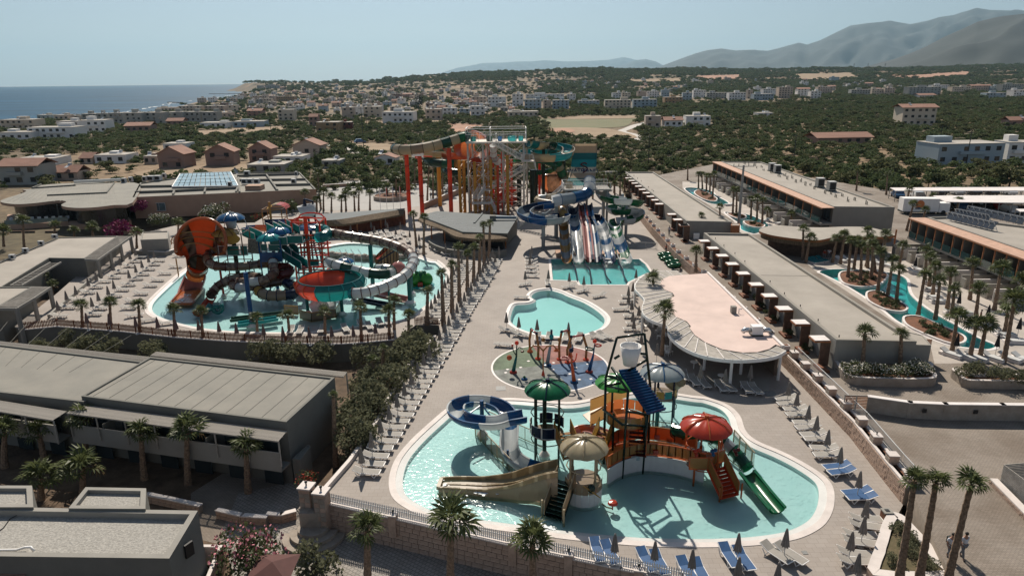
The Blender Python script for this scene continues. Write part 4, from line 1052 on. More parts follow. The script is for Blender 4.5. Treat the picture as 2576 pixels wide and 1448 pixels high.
a_=P('e',2590,1190)-o0;b_=P('i',250,120)-o0;obj('bar_counter',MB().beam(Vector((a_.x+1.5,a_.y,.55)),Vector((b_.x+.8,b_.y,.55)),.7,1.1),mat('counter',(.13,.09,.07),.7,.2,2),g)
a_=P('i',150,270)-o0;b_=P('i',540,330)-o0;obj('terrace_step',MB().beam(Vector((a_.x,a_.y+.5,.05)),Vector((b_.x,b_.y+.7,.05)),2.6,.1),M_plaster_l,g)
p=P('f',555,1265,ZC)-o0;v=obj('roof_vent_box',MB().box((p.x,p.y,ZC+.55),(1.0,.75,.8)),M_white,g);obj('duct',MB().tube([(p.x-.5,p.y,ZC+.5),(p.x-1.1,p.y-.02,ZC+.55),(p.x-1.35,p.y-.1,ZC+.35)],.24,10),M_alu,v,smooth=True);obj('duct',MB().tube([(p.x+.5,p.y,ZC+.5),(p.x+1.1,p.y-.02,ZC+.5),(p.x+1.4,p.y-.1,ZC+.2)],.24,10),M_alu,v,smooth=True);obj('box_feet',MB().box((p.x,p.y,ZC+.08),(1.1,.85,.12)),M_dkmetal,v)
p=P('f',382,1100,ZC)-o0;obj('roof_unit',MB().box((p.x,p.y,ZC+.4),(.5,.5,.7)),M_plaster_l,g);obj('roof_pipe',MB().tube([(p.x+.5,p.y-.2,ZC),(p.x+.5,p.y-.2,ZC+.5),(p.x+.8,p.y-.2,ZC+.5)],.05,6),M_alu,g)
# slide-side bar, faceted blue-grey roof with straw fringe ------------------------
ZS_=3.3
sp=[P('e',*v,ZS_) for v in [(590,366),(720,332),(1332,372),(1252,500),(912,488)]]
g=thing('straw_bar','snack bar with a dark blue-grey faceted roof and a straw fringe','bar',(sp[0].x,sp[0].y,0));o0=Vector((sp[0].x,sp[0].y,0));q=ccw([hz_(p-o0,0) for p in sp])
M_bl=mat('blue_grey_roof',(.095,.11,.115),.8,.08,.3,.1,10)
m=MB();m.face(up(q,ZS_));obj('roof',m,M_bl,g);m=MB();band(m,up(q,ZS_-.3),up(q,ZS_));obj('roof_edge',m,M_plaster,g)
a=P('e',600,368,ZS_)-o0;b=P('e',905,482,ZS_)-o0
for k in range(7):
 t=(k+.6)/8;s0=hz_(a.lerp(b,t),ZS_+.012);c_=hz_(P('e',780,335,ZS_)-o0,ZS_+.012).lerp(hz_(P('e',1190,490,ZS_)-o0,ZS_+.012),t);obj('roof_seam',MB().beam(s0,s0.lerp(c_,.62),.07,.02),M_whitew,g)
obj('roof_ridge',MB().beam(hz_(P('e',1062,352,0*1+ZS_)-o0,ZS_+.08),hz_(P('e',1000,425,ZS_)-o0,ZS_+.08),.3,.16),M_bl,g)
p=P('e',1150,400,ZS_)-o0;obj('roof_duct',MB().beam((p.x,p.y,ZS_+.5),(p.x+3.8,p.y-.2,ZS_+.45),.5,.4),mat('blue_duct',(.10,.16,.22),.4,.1,1),g);obj('duct_box',MB().box((p.x-.2,p.y,ZS_+.4),(1.0,.9,.8)),M_plaster,g)
fr=[hz_(P('e',x,y,ZS_)-o0,0) for x,y in [(590,366),(912,488),(1252,500),(1332,372)]]
out_=[hz_(P('e',x,y,ZS_-.6)-o0,0) for x,y in [(575,395),(640,430),(760,470),(850,520),(930,535),(1050,545),(1240,540),(1245,525)]]
of=smooth_loop(out_,4,False);inner_=[]
for i in range(len(of)):
 t=i/(len(of)-1)*(2.0);k=min(1,int(t));inner_.append(fr[k].lerp(fr[k+1],t-k))
m=MB();band(m,up(of,ZS_-.62),up(inner_,ZS_-.2),False);obj('straw_roof',m,M_thatch,g)
# fringe tufts hanging from the rim
rnd=random.Random(2);fm=MB()
for a_,b_ in zip(of,of[1:]):
 for k in range(9):
  p=a_.lerp(b_,k/9+rnd.random()*.1);d=(b_-a_).normalized()*.10;zz=ZS_-.62;fm.face([hz_(p-d,zz),hz_(p+d,zz),hz_(p+d*.4+Vector((0,-.05,0)),zz-rnd.uniform(.3,.55))])
  fm.face([hz_(p-d+Vector((0,.1,0)),zz+.05),hz_(p+d,zz+.02),hz_(p-d*.4+Vector((0,.1,0)),zz-rnd.uniform(.25,.5))])
obj('straw_fringe',fm,M_thatch,g,kind='stuff')
a=P('e',1245,600)-o0;b=P('e',1320,520)-o0;obj('side_wall',MB().beam((a.x,a.y+1.2,ZS_/2-.1),(b.x,b.y+1,ZS_/2-.1),.2,ZS_-.3),M_plaster,g)
for x,y in [(780,560),(908,590),(1238,590),(680,520)]:
 p=P('e',x,y,.5)-o0;obj('post',MB().cyl((p.x,p.y,0),(p.x,p.y,ZS_-.5),.12,n=7),M_woodo,g)
cnt=smooth_loop([hz_(P('e',x,y,1.0)-o0,0) for x,y in [(655,560),(700,590),(790,620),(930,635),(1130,640),(1245,625)]],4,False)
m=MB();cb=[p+Vector((0,.6,0)) for p in cnt];band(m,up(cnt,0),up(cnt,1.05),False);band(m,up(cnt,1.05),up(cb,1.05),False);obj('bar_counter',m,M_plaster,g)
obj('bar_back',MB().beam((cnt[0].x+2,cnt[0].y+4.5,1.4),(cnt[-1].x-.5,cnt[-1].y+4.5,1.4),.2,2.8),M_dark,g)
# long straw gallery behind the lagoon
A_=[P('m',*v,3.0) for v in [(410,150),(700,128),(1000,108),(1340,86)]];B_=[P('m',*v,3.0) for v in [(440,215),(700,195),(1000,145),(1345,92)]];C_=[P('m',*v,2.3) for v in [(470,245),(700,250),(1000,205),(1330,145)]]
g=thing('straw_gallery','long grey-roofed gallery with a straw front behind the sunbeds','pavilion',(A_[0].x,A_[0].y,0));o0=Vector((A_[0].x,A_[0].y,0))
f_=lambda L_:smooth_loop([p-o0 for p in L_],4,False)
a,b,c=f_(A_),f_(B_),f_(C_)
m=MB();band(m,a,b,False);obj('roof',m,M_bl,g);m=MB();band(m,b,c,False);c2=[p-Vector((0,-.1,.35)) for p in c];band(m,c,c2,False);obj('straw_front',m,M_thatch,g)
m=MB();band(m,[Vector((p.x,p.y+2.2,0)) for p in c],[Vector((p.x,p.y+2.2,2.6)) for p in c],False);obj('back_wall',m,mat('red_back_wall',(.17,.05,.025),.8,.2,2),g)
for p in c[::3]:obj('post',MB().cyl((p.x,p.y+.2,0),(p.x,p.y+.2,2.3),.1,n=6),M_woodo,g)
# big restaurant complex --------------------------------------------------------
ZM=4.1
def DR(*q,z=ZM):return P('r',*q,z)
mp=[DR(1050,215),DR(1110,100),DR(1400,60),DR(1880,20),DR(2375,15),DR(2505,150),DR(1900,178)]
g,q,h=building('restaurant_hall','large peach restaurant building with a beam-divided flat roof and glass skylight',mp,ZM,0,M_peach,M_roof_n,.3,.3,capm=M_plaster);o0=g.location
for (x0,y0,x1,y1) in [(1070,175,1360,165),(1110,130,1370,125),(1370,195,1385,160),(1620,180,1630,145),(1360,165,1880,140),(2110,35,2200,160),(1880,45,2370,30),(1900,80,2420,72),(2160,118,2460,112),(1870,175,1885,140),(1890,60,1900,178)]:
 a,b=DR(x0,y0)-o0,DR(x1,y1)-o0;obj('roof_beam',MB().beam(hz_(a,h-.02),hz_(b,h-.02),.35,.5),M_plaster,g)
 # skylight
sk=[DR(1365,132,z=ZM+.1),DR(1428,30,z=ZM+.9),DR(1828,14,z=ZM+.9),DR(1888,125,z=ZM+.1)];sk=[p-o0 for p in sk];
s0=obj('skylight',MB().beam(sk[0],sk[3],.2,.2).beam(sk[0],sk[1],.2,.2).beam(sk[1],sk[2],.2,.2).beam(sk[2],sk[3],.2,.2),M_white,g)
M_sky=mat('skylight_glass',(.30,.42,.45),.12,.1,.5,spec=.8)
for i in range(12):
 for j in range(4):
  f=lambda u,v:(sk[0].lerp(sk[3],u)).lerp(sk[1].lerp(sk[2],u),v)
  u0,u1,v0,v1=i/12+.006,(i+1)/12-.006,j/4+.012,(j+1)/4-.012;m=MB();pts=[f(u0,v0),f(u1,v0),f(u1,v1),f(u0,v1)]
  m.face([p+Vector((0,0,.04)) for p in pts]);obj('skylight_pane',m,M_sky,s0)
obj('skylight_curb',MB().beam(sk[0]-Vector((0,0,.4)),sk[3]-Vector((0,0,.4)),.15,.6),M_plaster,g)
for x,y,w_ in [(1150,85,.9),(1200,80,1.5),(1255,78,1.5),(1040,90,.8),(985,100,1.0),(1305,60,.8),(1825,130,.8),(1940,105,1.2),(1985,105,1.2),(2038,105,1.2),(2330,105,1.0),(2350,45,.6),(1960,40,1.3)]:
 p=DR(x,y)-o0;u_=obj('roof_unit',MB().box((p.x,p.y,h+.5),(w_,w_*.8,1.1)),M_whitew,g);obj('unit_grille',MB().box((p.x,p.y-w_*.41,h+.5),(w_*.7,.03,.7)),M_dark,u_)
a,b=DR(590,112)-o0,DR(1000,92)-o0;obj('roof_duct',MB().beam(hz_(a,h+.5),hz_(b,h+.5),.6,.6),M_alu,g)
p=DR(1868,50)-o0;obj('satellite_dish',MB().lathe([(.02,.0),(.5,.06),(.95,.28)],14,(p.x,p.y,h+1.2),M=Matrix.Rotation(R(70),3,'Y')),M_grey,g)
# chimney-like tower
tw=[DR(1938,128,z=ZM+.7),DR(2068,122,z=ZM+.7)];a,b=tw[0]-o0,tw[1]-o0
obj('tower_block',MB().box(((a.x+b.x)/2,(a.y+b.y)/2+1.2,(h+.7)/2),((b-a).length,2.6,h+.7)),M_peach,g)
obj('tower_louvre',MB().box(((a.x+b.x)/2,(a.y+b.y)/2-.13,h+.45),((b-a).length*.9,.05,.1)),M_dark,g)
# louvred porch + windows
w0,w1=DR(1355,262,z=2.4)-o0,DR(1905,235,z=2.4)-o0;w2=DR(1370,232,z=3.1)-o0;w3=DR(1900,205,z=3.1)-o0
pr=obj('porch_roof',MB().beam(w2,w3,.2,.2),M_plaster,g)
for k in range(26):
 t=(k+.5)/26;a,b=w0.lerp(w1,t),w2.lerp(w3,t);obj('roof_slat',MB().beam(a,b,.42 if k%2 else .3,.04),M_slat if k%2 else M_grey,pr)
obj('porch_edge',MB().beam(w0,w1,.12,.25),M_plaster,g)
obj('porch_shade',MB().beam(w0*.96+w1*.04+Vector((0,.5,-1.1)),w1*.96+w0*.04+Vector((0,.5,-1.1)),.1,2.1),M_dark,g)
for k in range(7):p=w0.lerp(w1,(k+.1)/6.4);obj('porch_post',MB().cyl((p.x,p.y-.05,0),(p.x,p.y-.05,p.z),.09,n=6),M_grey,g)
c=(DR(1215,292,z=1.9))-o0;win(g,Vector((c.x,c.y-.1,c.z)),0.02,5.0,1.6,M_whitew,mat('shopfront_glass',(.12,.17,.18),.1,.2,1,spec=.8),mull=4)
# wavy-roofed wing
ww=[(1050,255),(900,275),(760,292),(620,298),(520,290),(485,275),(510,258),(525,247),(480,238),(400,245),(250,262),(120,268),(20,255),(5,240),(60,218),(150,190),(210,165),(178,152),(240,148),(320,118),(600,100),(910,98),(1110,110)]
pv=smooth_loop([P('r',x,y+2,ZM) for x,y in ww],3);g=thing('wavy_restaurant_wing','restaurant wing with a wavy standing-seam roof edge and open terrace','building',(pv[0].x,pv[0].y,0));o0=Vector((pv[0].x,pv[0].y,0));q=ccw([hz_(p-o0,0) for p in pv])
m=sheet(q,[],ZM);obj('roof',m,M_roof_n,g);m=MB();band(m,up(q,ZM-.55),up(q,ZM));obj('roof_edge',m,M_peach,g)
for k in range(20):
 a=P('r',60+k*46,262 if k>9 else 250,ZM)-o0;b=P('r',300+k*31,118,ZM)-o0;obj('roof_seam',MB().beam(hz_(a,ZM+.02),hz_(b,ZM+.02),.06,.04),M_plaster_l,g)
for (x0,y0,x1,y1) in [(375,205,845,185),(845,185,905,108),(255,148,330,118),(255,148,600,125)]:
 a,b=P('r',x0,y0,ZM)-o0,P('r',x1,y1,ZM)-o0;obj('roof_step',MB().beam(hz_(a,ZM+.15),hz_(b,ZM+.15),.25,.3),M_plaster,g)
i2=inset(q,2.0);m=MB();band(m,up(i2,0),up(i2,ZM-.4));obj('back_wall',m,mat('restaurant_glass_wall',(.02,.022,.024),.25,.3,.4,spec=.6),g)
ter=[P('r',x,y,.6)-o0 for x,y in [(40,435),(250,425),(540,405),(545,350),(60,350)]];
m=MB();m.prism(ter,ZL,.6);obj('terrace_base',m,M_peach,g)
gr_=MB()
for a,b in zip(ter[:3],ter[1:3]):obj('glass_rail',MB().beam(hz_(a,1.05),hz_(b,1.05),.04,.8),mat('rail_glass',(.15,.22,.22),.05,.1,1,spec=.8),g)
for x in range(90,540,56):
 p=P('r',x,408-x*.03,.8)-o0;c=obj('terrace_chair',MB().box((p.x,p.y,1.0),(.5,.5,.08)),M_whitew,g);obj('chair_back',MB().lathe([(.3,0),(.33,.45)],8,(p.x,p.y,1.05),20,200),M_whitew,c)
for x in (100,205,380):win(g,P('r',x+35,505,-.6)-o0+Vector((0,-.2,0)),0,2.2,1.2,M_peach,M_glass)
for x,y in [(540,330),(830,330),(1020,300),(480,360)]:p=P('r',x,y+60,0)-o0;obj('post',MB().cyl((p.x,p.y,0),(p.x,p.y,ZM-.5),.12,n=6),M_dkmetal,g)
a,b=P('r',840,470,-.8)-o0,P('r',1010,375,1.0)-o0;obj('ramp_rail',MB().beam(a,b,.2,.4),M_peach,g)
lt=MB().prism([P('r',x,y,.6)-o0 for x,y in [(545,440),(545,405),(1020,375),(1040,400)]],ZL,.6);obj('lower_terrace',lt,M_peach,g)
# bungalows at the left, with pergola frames -------------------------------------
ZQ=2.7
A=[P('d',*v,ZQ) for v in [(-200,800),(440,530),(892,518),(640,688),(372,684),(-200,1030)]]
g,q,h=building('bungalow','long flat-roofed bungalow block at the left with concrete pergola frames',A,ZQ,ZL,M_plaster,M_roof,.12,.2,group='flat bungalows at the left');o0=g.location
for x,y in [(415,535),(312,585),(195,640),(95,690)]:
 p=P('d',x,y,ZQ)-o0;u_=obj('ac_unit',MB().box((p.x,p.y,h+.3),(.8,.4,.6)),M_whitew,g);obj('ac_fan',MB().cyl((p.x+.1,p.y-.21,h+.3),(p.x+.1,p.y-.23,h+.3),.2,n=10),M_dark,u_)
a,b=P('d',0,720,ZQ)-o0,P('d',420,545,ZQ)-o0
for k in range(3):obj('roof_pipe',MB().beam(hz_(a+Vector((0,.25*k,0)),h+.1),hz_(b+Vector((0,.25*k,0)),h+.1),.08),M_grey,g)
def pframe(label,cols,ztop,zb,wd=.35,slats=True):
 g=thing('concrete_pergola',label,'pergola',tuple(hz_(cols[0][1],zb)),0,'concrete pergolas of the bungalows');o0=hz_(cols[0][1],0);
 for k,(a,b) in enumerate(cols):
  a=hz_(a,0)-o0;b=hz_(b,0)-o0;obj('column',MB().box((b.x,b.y,(ztop-zb)/2),(wd,wd,ztop-zb),-.4),M_plaster_l,g);obj('cross_beam',MB().beam(hz_(a,ztop-zb-.15),hz_(b,ztop-zb-.15),wd*.8,.3),M_plaster_l,g)
  if k:
   pa,pb=hz_(cols[k-1][0],0)-o0,hz_(cols[k-1][1],0)-o0;obj('edge_beam',MB().beam(hz_(pb,ztop-zb-.12),hz_(b,ztop-zb-.12),wd*.8,.3),M_plaster_l,g)
   for s_ in range(14):t=(s_+.5)/14;obj('slat',MB().beam(hz_(pa.lerp(a,t),ztop-zb+.06),hz_(pb.lerp(b,t),ztop-zb+.06),.09,.05),M_slat,g)
 return g
c_=lambda x0,y0,x1,y1:(P('d',x0,y0,ZQ),P('d',x1,y1,ZQ))
pframe('concrete pergola in front of the farther bungalow beside the loungers',[c_(640,690,735,695),(P('d',720,630,ZQ),P('d',825,632,ZQ)),c_(800,578,905,578),c_(890,522,982,524)],ZQ,ZL)
A=[P('d',*v,ZQ) for v in [(-400,905),(248,900),(-20,1055),(-400,1070)]]
g,q,h=building('bungalow','nearest flat bungalow at the left edge with a pergola over its yard',A,ZQ,ZL,M_plaster,M_roof,.12,.2,group='flat bungalows at the left')
pframe('concrete pergola over the yard at the left edge above the slat fence',[c_(-20,1058,125,1060),c_(120,985,250,985),c_(248,903,372,905)],ZQ,ZL)
fr=thing('ladder_pergola','open ladder-like pergola beams between the bungalows','pergola',tuple(P('d',80,895,ZQ)));o0=P('d',80,895,ZQ);a,b=P('d',460,718,ZQ)-o0,P('d',380,720,ZQ)-o0
r1=obj('beam',MB().beam((0,0,0),b,.15,.2),M_plaster_l,fr);r2=obj('beam',MB().beam(P('d',165,893,ZQ)-o0,a,.15,.2),M_plaster_l,fr)
for k in range(16):t=(k+.3)/16;obj('slat',MB().beam(Vector().lerp(b,t),(P('d',165,893,ZQ)-o0).lerp(a,t),.1,.06),M_slat,fr)
A=[P('d',*v,2.5) for v in [(1058,548),(1073,488),(1272,482),(1266,540)]]
g,q,h=building('pump_house','small square grey pump house behind the left loungers',A,2.5,0,M_plaster_l,M_roof,.15,.2)
poly_wall('low_wall','low pale wall round the small grey pump house',[P('d',*v) for v in [(1025,655),(1250,668),(1345,640)]],.3,.6,M_plaster_l,0)
for y_ in (0,):
 g=poly_wall('boundary_wall','long peach boundary wall beside the parking plaza and the red posts',[P('j',*v) for v in [(0,1200+0),(480,1165),(960,960),(1060,920)]][1:],.3,1.2,M_peach,0)
 poly_wall('parking_wall','low peach wall along the far side of the parking plaza',[P('j',*v) for v in [(-1000,880),(-500,850),(0,812),(700,800),(1000,790)]],.4,.8,M_peach,0)
 poly_wall('far_garden_wall','long grey garden wall behind the tall water-ramp sign',[P('k',*v) for v in [(690,190),(1200,190),(1530,185)]],.3,1.9,M_plaster_l,0)
planter_c=P('e',382,240);g=thing('round_planter','round stone planter with bushy palms in the parking plaza','planter',tuple(planter_c));obj('planter_wall',MB().lathe([(4.2,0),(4.2,.9),(3.9,.9),(3.9,.7)],24),M_stone_w,g);obj('soil',MB().lathe([(.01,.75),(3.9,.75)],24),M_soil,g)
for i,(x,y) in enumerate([(295,210),(343,205),(392,200),(445,195)]):
 b=P('e',x,y+110);hh=4.6;g=thing('flagpole',nth(i)+' flagpole from the left in the parking plaza','flagpole',tuple(b),0,'flagpoles in the parking plaza');obj('pole',MB().cyl((0,0,0),(0,0,hh),.05,n=6),M_white,g)
 obj('flag',MB().face([(0,0,hh),(.22,.05,hh-.3),(.15,0,hh-1.7),(0,0,hh-1.8)]) or MB().box((.1,0,hh-.9),(.2,.04,1.6)),[M_white,M_flr,mat('flag_blue',(.03,.05,.2),.8,.1),M_flr][i],g)
 # carports and service buildings at the right ------------------------------------
for i,(pts,lb) in enumerate([([(1565,155),(2700,150),(2700,178),(1610,178)],'farthest flat white carport roof at the right'),([(1890,215),(2800,212),(2800,272),(1990,262)],'middle flat pale carport roof over the parked cars'),([(2515,315),(2800,315),(2800,335),(2550,335)],'nearest corner of a carport roof at the right edge')]):
 z_=ZR+2.3;q=[P('f',*v,z_) for v in pts];g=thing('carport',lb,'carport',(q[0].x,q[0].y,ZR),0,'carports at the right');o0=hz_(q[0],ZR)
 m=MB();m.prism([p-hz_(o0,0) for p in q],z_-ZR-.12,z_-ZR,bottom=True);obj('carport_roof',m,M_copw,g)
 a,b,c,d=[p-hz_(o0,0) for p in q]
 for k in range(9):
  for s_,e_ in ((a,b),(d,c)):p=s_.lerp(e_,k/8);obj('post',MB().cyl((p.x,p.y,0),(p.x,p.y,z_-ZR-.1),.07,n=6),M_grey,g)
  # ------------------------------------------------------------------ water slides
def gl(name,c,var=.05):
 m=mat(name,c,.24,var,.8,spec=.5,coat=.25);n,L,b=nodes(m)
 t=n.new('ShaderNodeBsdfTranslucent');mxs=n.new('ShaderNodeMixShader');mxs.inputs[0].default_value=.42
 src=b.inputs['Base Color'].links[0].from_socket;L.new(src,t.inputs['Color']);L.new(b.outputs[0],mxs.inputs[1]);L.new(t.outputs[0],mxs.inputs[2]);L.new(mxs.outputs[0],n['Material Output'].inputs['Surface']);return m
C_=dict(blue=gl('slide_blue',(.01,.10,.25)),white=gl('slide_white',(.62,.64,.64)),teal=gl('slide_teal',(.01,.17,.165)),green=gl('slide_green',(.01,.15,.06)),dgreen=gl('slide_dark_green',(.012,.075,.045)),orange=gl('slide_orange',(.56,.16,.05)),red=gl('slide_red',(.52,.06,.03)),yellow=gl('slide_yellow',(.50,.30,.07)),beige=gl('slide_beige',(.46,.38,.25)),brown=gl('slide_brown',(.22,.11,.06),.3),navy=gl('slide_navy',(.008,.02,.06)),pink=gl('slide_pink',(.55,.25,.22)),grey=gl('slide_grey',(.34,.38,.40)),lime=gl('slide_lime',(.06,.30,.05)),rorange=gl('red_orange_paint',(.72,.09,.03)),cyan=gl('slide_cyan',(.02,.32,.33)),tan=gl('slide_tan',(.32,.24,.16)),wine=gl('slide_wine',(.12,.015,.012)),camo=mat('camouflage_pattern',(.34,.26,.17),.35,0,1.2,col2=(.015,.03,.015),detail=0),camob=mat('brown_camouflage',(.30,.21,.15),.35,0,2.5,col2=(.05,.03,.02),detail=1),sand=gl('pale_sand',(.75,.68,.54)),ramptan=gl('ramp_tan',(.50,.38,.25)),post=gl('yellow_post_paint',(.66,.36,.06)),tower=mat('tower_paint',(.66,.57,.47),.6,.06,.5),ochre=gl('ochre_paint',(.42,.22,.07)),blk=gl('dark_green_paint',(.012,.035,.022)))
def path(pts,k=8,closed=False):
 v=[]
 for q in pts:v.append(q if isinstance(q,Vector) else (Q(q[0],q[1],q[2],q[3]) if q[3]>30 else P(*q)))
 return smooth_loop(v,k,closed)
def flume(root,pts,r,cols,seg,a0=180,a1=360,th=.06,name='flume_section',n=12,ring=None,water=None,joint=.05):
 "swept trough or tube along pts (local to root); cols cycled every seg points"
 o0=root.location;pts=[p-o0 for p in pts];m_=len(pts);full=(a1-a0)>=359;fr=[]
 for i in range(m_):
  t=(pts[min(i+1,m_-1)]-pts[max(i-1,0)]).normalized();s=t.cross(Vector((0,0,1)))
  s=s.normalized() if s.length>.05 else Vector((1,0,0));fr.append((pts[i],s,s.cross(t).normalized(),t))
 rr=r if isinstance(r,(list,tuple)) else [r]*m_
 def arc(i,rad,k0=0):
  p,s,u,t=fr[i];return [p+s*(rad*math.cos(R(a0+(a1-a0)*k/n)))+u*(rad*math.sin(R(a0+(a1-a0)*k/n))) for k in range(n+1)]
 i=0;ci=0
 while i<m_-1:
  j=min(m_-1,i+seg);mb=MB()
  for k in range(i,j):
   ia,ib=arc(k,rr[k]),arc(k+1,rr[k+1])
   if full:band(mb,ia,ib,False)
   else:
    oa,ob=arc(k,rr[k]+th),arc(k+1,rr[k+1]+th);band(mb,ia,ib,False);band(mb,ob,oa,False)
    mb.face([ia[0],oa[0],ob[0],ib[0]]);mb.face([ia[-1],ib[-1],ob[-1],oa[-1]])
    for e in (0,-1):
     c1,c2=(ia[e]+oa[e])/2,(ib[e]+ob[e])/2;mb.beam(c1,c2,th*1.8,th*1.3)
  o=obj(name,mb,C_[cols[ci%len(cols)]],root,True);sharpen(o,50)
  if ring:
   mb=MB();p,s,u,t=fr[i];R1=rr[i]+th
   pr=[(p-t*joint),(p+t*joint)];aa=[[c+s*((R1+.05)*math.cos(R(a0+(a1-a0)*k/n)))+u*((R1+.05)*math.sin(R(a0+(a1-a0)*k/n))) for k in range(n+1)] for c in pr]
   bb=arc(i,R1-.03);band(mb,aa[0],aa[1],False);band(mb,bb,aa[0],False);band(mb,aa[1],bb,False);obj('flange',mb,C_[ring],o)
  i=j;ci+=1
def post(root,p,top,r,col,foot=True,name='support_post',arms=None):
 o0=root.location;p=Vector(p);o=obj(name,MB().cyl(p-o0,Vector((p.x,p.y,top))-o0,r,n=12),C_[col],root,True);sharpen(o)
 if foot:obj('footing',MB().lathe([(r*2.6,0),(r*2.6,.25),(r*1.7,.45),(r,.6)],14,Vector((p.x,p.y,p.z))-o0),M_copw,root)
 if arms:
  for a in arms:obj('support_arm',MB().beam(Vector((p.x,p.y,top-.35))-o0,Vector(a)-o0,r*.55),C_[col],root)
 return o
def bars(root,segs,w_,col,name='brace',joint=False,stuff=False):
 "round bars; one part each, or joined when too many"
 o0=root.location
 if joint:
  mb=MB()
  for a,b in segs:mb.beam(Vector(a)-o0,Vector(b)-o0,w_)
  obj(name,mb,C_[col] if isinstance(col,str) else col,root,kind='stuff' if stuff else None)
 else:
  for a,b in segs:obj(name,MB().beam(Vector(a)-o0,Vector(b)-o0,w_),C_[col] if isinstance(col,str) else col,root)
def railing(root,a,b,hh,col,step=.16,w_=.035,name='guard_rail'):
 o0=root.location;a=Vector(a)-o0;b=Vector(b)-o0;mb=MB();u=Vector((0,0,hh));mb.beam(a+u,b+u,w_*1.4);mb.beam(a+u*.08,b+u*.08,w_*1.2);n_=max(1,int((b-a).length/step))
 for k in range(n_+1):p=a.lerp(b,k/n_);mb.beam(p,p+u,w_*(1.6 if k%8==0 else .6))
 obj(name,mb,C_[col] if isinstance(col,str) else col,root)
def panel(root,a,b,z0,z1,fillc,framec,t=.05,name='guard_panel'):
 o0=root.location;a=Vector((a[0],a[1],0));b=Vector((b[0],b[1],0));a.x-=o0.x;a.y-=o0.y;b.x-=o0.x;b.y-=o0.y;z0-=o0.z;z1-=o0.z
 o=obj(name,MB().beam(hz_(a,(z0+z1)/2),hz_(b,(z0+z1)/2),t*.5,z1-z0-.1),C_[fillc],root);mb=MB()
 mb.beam(hz_(a,z1),hz_(b,z1),t*1.3).beam(hz_(a,z0),hz_(b,z0),t*1.3).beam(hz_(a,z0),hz_(a,z1),t*1.3).beam(hz_(b,z0),hz_(b,z1),t*1.3);obj('panel_frame',mb,C_[framec],o)
def stairs(root,top,bot,w_,n_,col,railc=None,side=None,fillc=None,name='stair_flight'):
 "flight between two points (centre line)"
 o0=root.location;a=Vector(top)-o0;b=Vector(bot)-o0;d=b-a;hd=Vector((d.x,d.y,0)).normalized();s=Vector((-hd.y,hd.x,0))*w_/2;fl=obj(name,MB().beam(a+s,b+s,.07,.22).beam(a-s,b-s,.07,.22),C_[col],root)
 for k in range(n_):
  c=a.lerp(b,(k+.5)/n_);mb=MB();mb.face([c-s-hd*.16,c+s-hd*.16,c+s+hd*.16,c-s+hd*.16]);mb.box(c-Vector((0,0,.03)),(.30,w_,.05),math.atan2(hd.y,hd.x));obj('step',mb,C_[col],fl)
 for e in (1,-1):
  if fillc:
   up1=Vector((0,0,.95));m=MB();p,q=a+s*e,b+s*e;m.face([p+Vector((0,0,.05)),q+Vector((0,0,.05)),q+up1,p+up1]);m.face([q+Vector((0,0,.05)),p+Vector((0,0,.05)),p+up1,q+up1]);pn=obj('side_panel',m,C_[fillc],root)
   bars_=MB();bars_.beam(p+up1,q+up1,.06).beam(p,q,.06).beam(p,p+up1,.06).beam(q,q+up1,.06);obj('panel_frame',bars_,C_[railc or col],pn)
  elif railc:railing(root,Vector(a+s*e)+o0,Vector(b+s*e)+o0,.95,railc)
def parasol(root,c,r,h,col,ribc,n=12,pleat=.09,name='canopy',tilt=None,ribs=True):
 "fluted dome, rim centre c"
 o0=root.location;c=Vector(c)-o0;mb=MB();prof=[(0.04,1.0),(.25,.96),(.5,.84),(.75,.6),(.92,.28),(1,0)];N=n*4;vs=[]
 for k,(f,z) in enumerate(prof):
  for j in range(N):a=2*math.pi*j/N;w=1 if j%4 in (0,) else (0 if j%4==2 else .5);rr=r*f;vs.append(Vector((rr*math.cos(a),rr*math.sin(a),h*z-pleat*.6*w*f)))
 if tilt:Mt=Matrix.Rotation(tilt[0],3,'X')@Matrix.Rotation(tilt[1],3,'Y');vs=[Mt@v for v in vs]
 vs=[v+c for v in vs];fs=[(i*N+j,i*N+(j+1)%N,(i+1)*N+(j+1)%N,(i+1)*N+j) for i in range(len(prof)-1) for j in range(N)];mb.add(vs,fs);o=obj(name,mb,C_[col],root,True)
 if ribs:
  for k in range(6):
   a=2*math.pi*k/6+.4;pts=[c+Vector((r*f*math.cos(a),r*f*math.sin(a),h*z+.05)) for f,z in prof];obj('canopy_rib',MB().tube(pts,.045,5),C_[ribc],o)
 obj('finial',MB().cyl(c+Vector((0,0,h*.95)),c+Vector((0,0,h+.22)),.16,.14,8),C_[ribc],o);return o
 # ---------- the big steel slide tower ------------------------------------------
YF,YB=136.0,141.5
b0=Q('j',1090,1225,YF);g=thing('slide_tower','tall beige steel slide tower with zigzag stairs and a railed top deck','tower',(b0.x,b0.y,0))
Tz=Q('j',1290,250,YF).z;cz=Q('j',1290,52,YF).z
xs=[Q('j',x,600,YF).x for x in (1090,1298,1575,1862)];xb=[Q('j',x,600,YB).x for x in (1155,1362,1640,1908)]
lv=[0,2.6,5.2,7.8,10.4,Tz]
for x,Y in [(x,YF) for x in xs]+[(x,YB) for x in xb]:
 g_p=obj('tower_post',MB().cyl((x-b0.x,Y-b0.y,0),(x-b0.x,Y-b0.y,Tz),.19,n=10),C_['tower'],g,True)
 for z in lv[1:-1]:obj('post_flange',MB().cyl((x-b0.x,Y-b0.y,z-.06),(x-b0.x,Y-b0.y,z+.06),.34,n=10),C_['tower'],g_p)
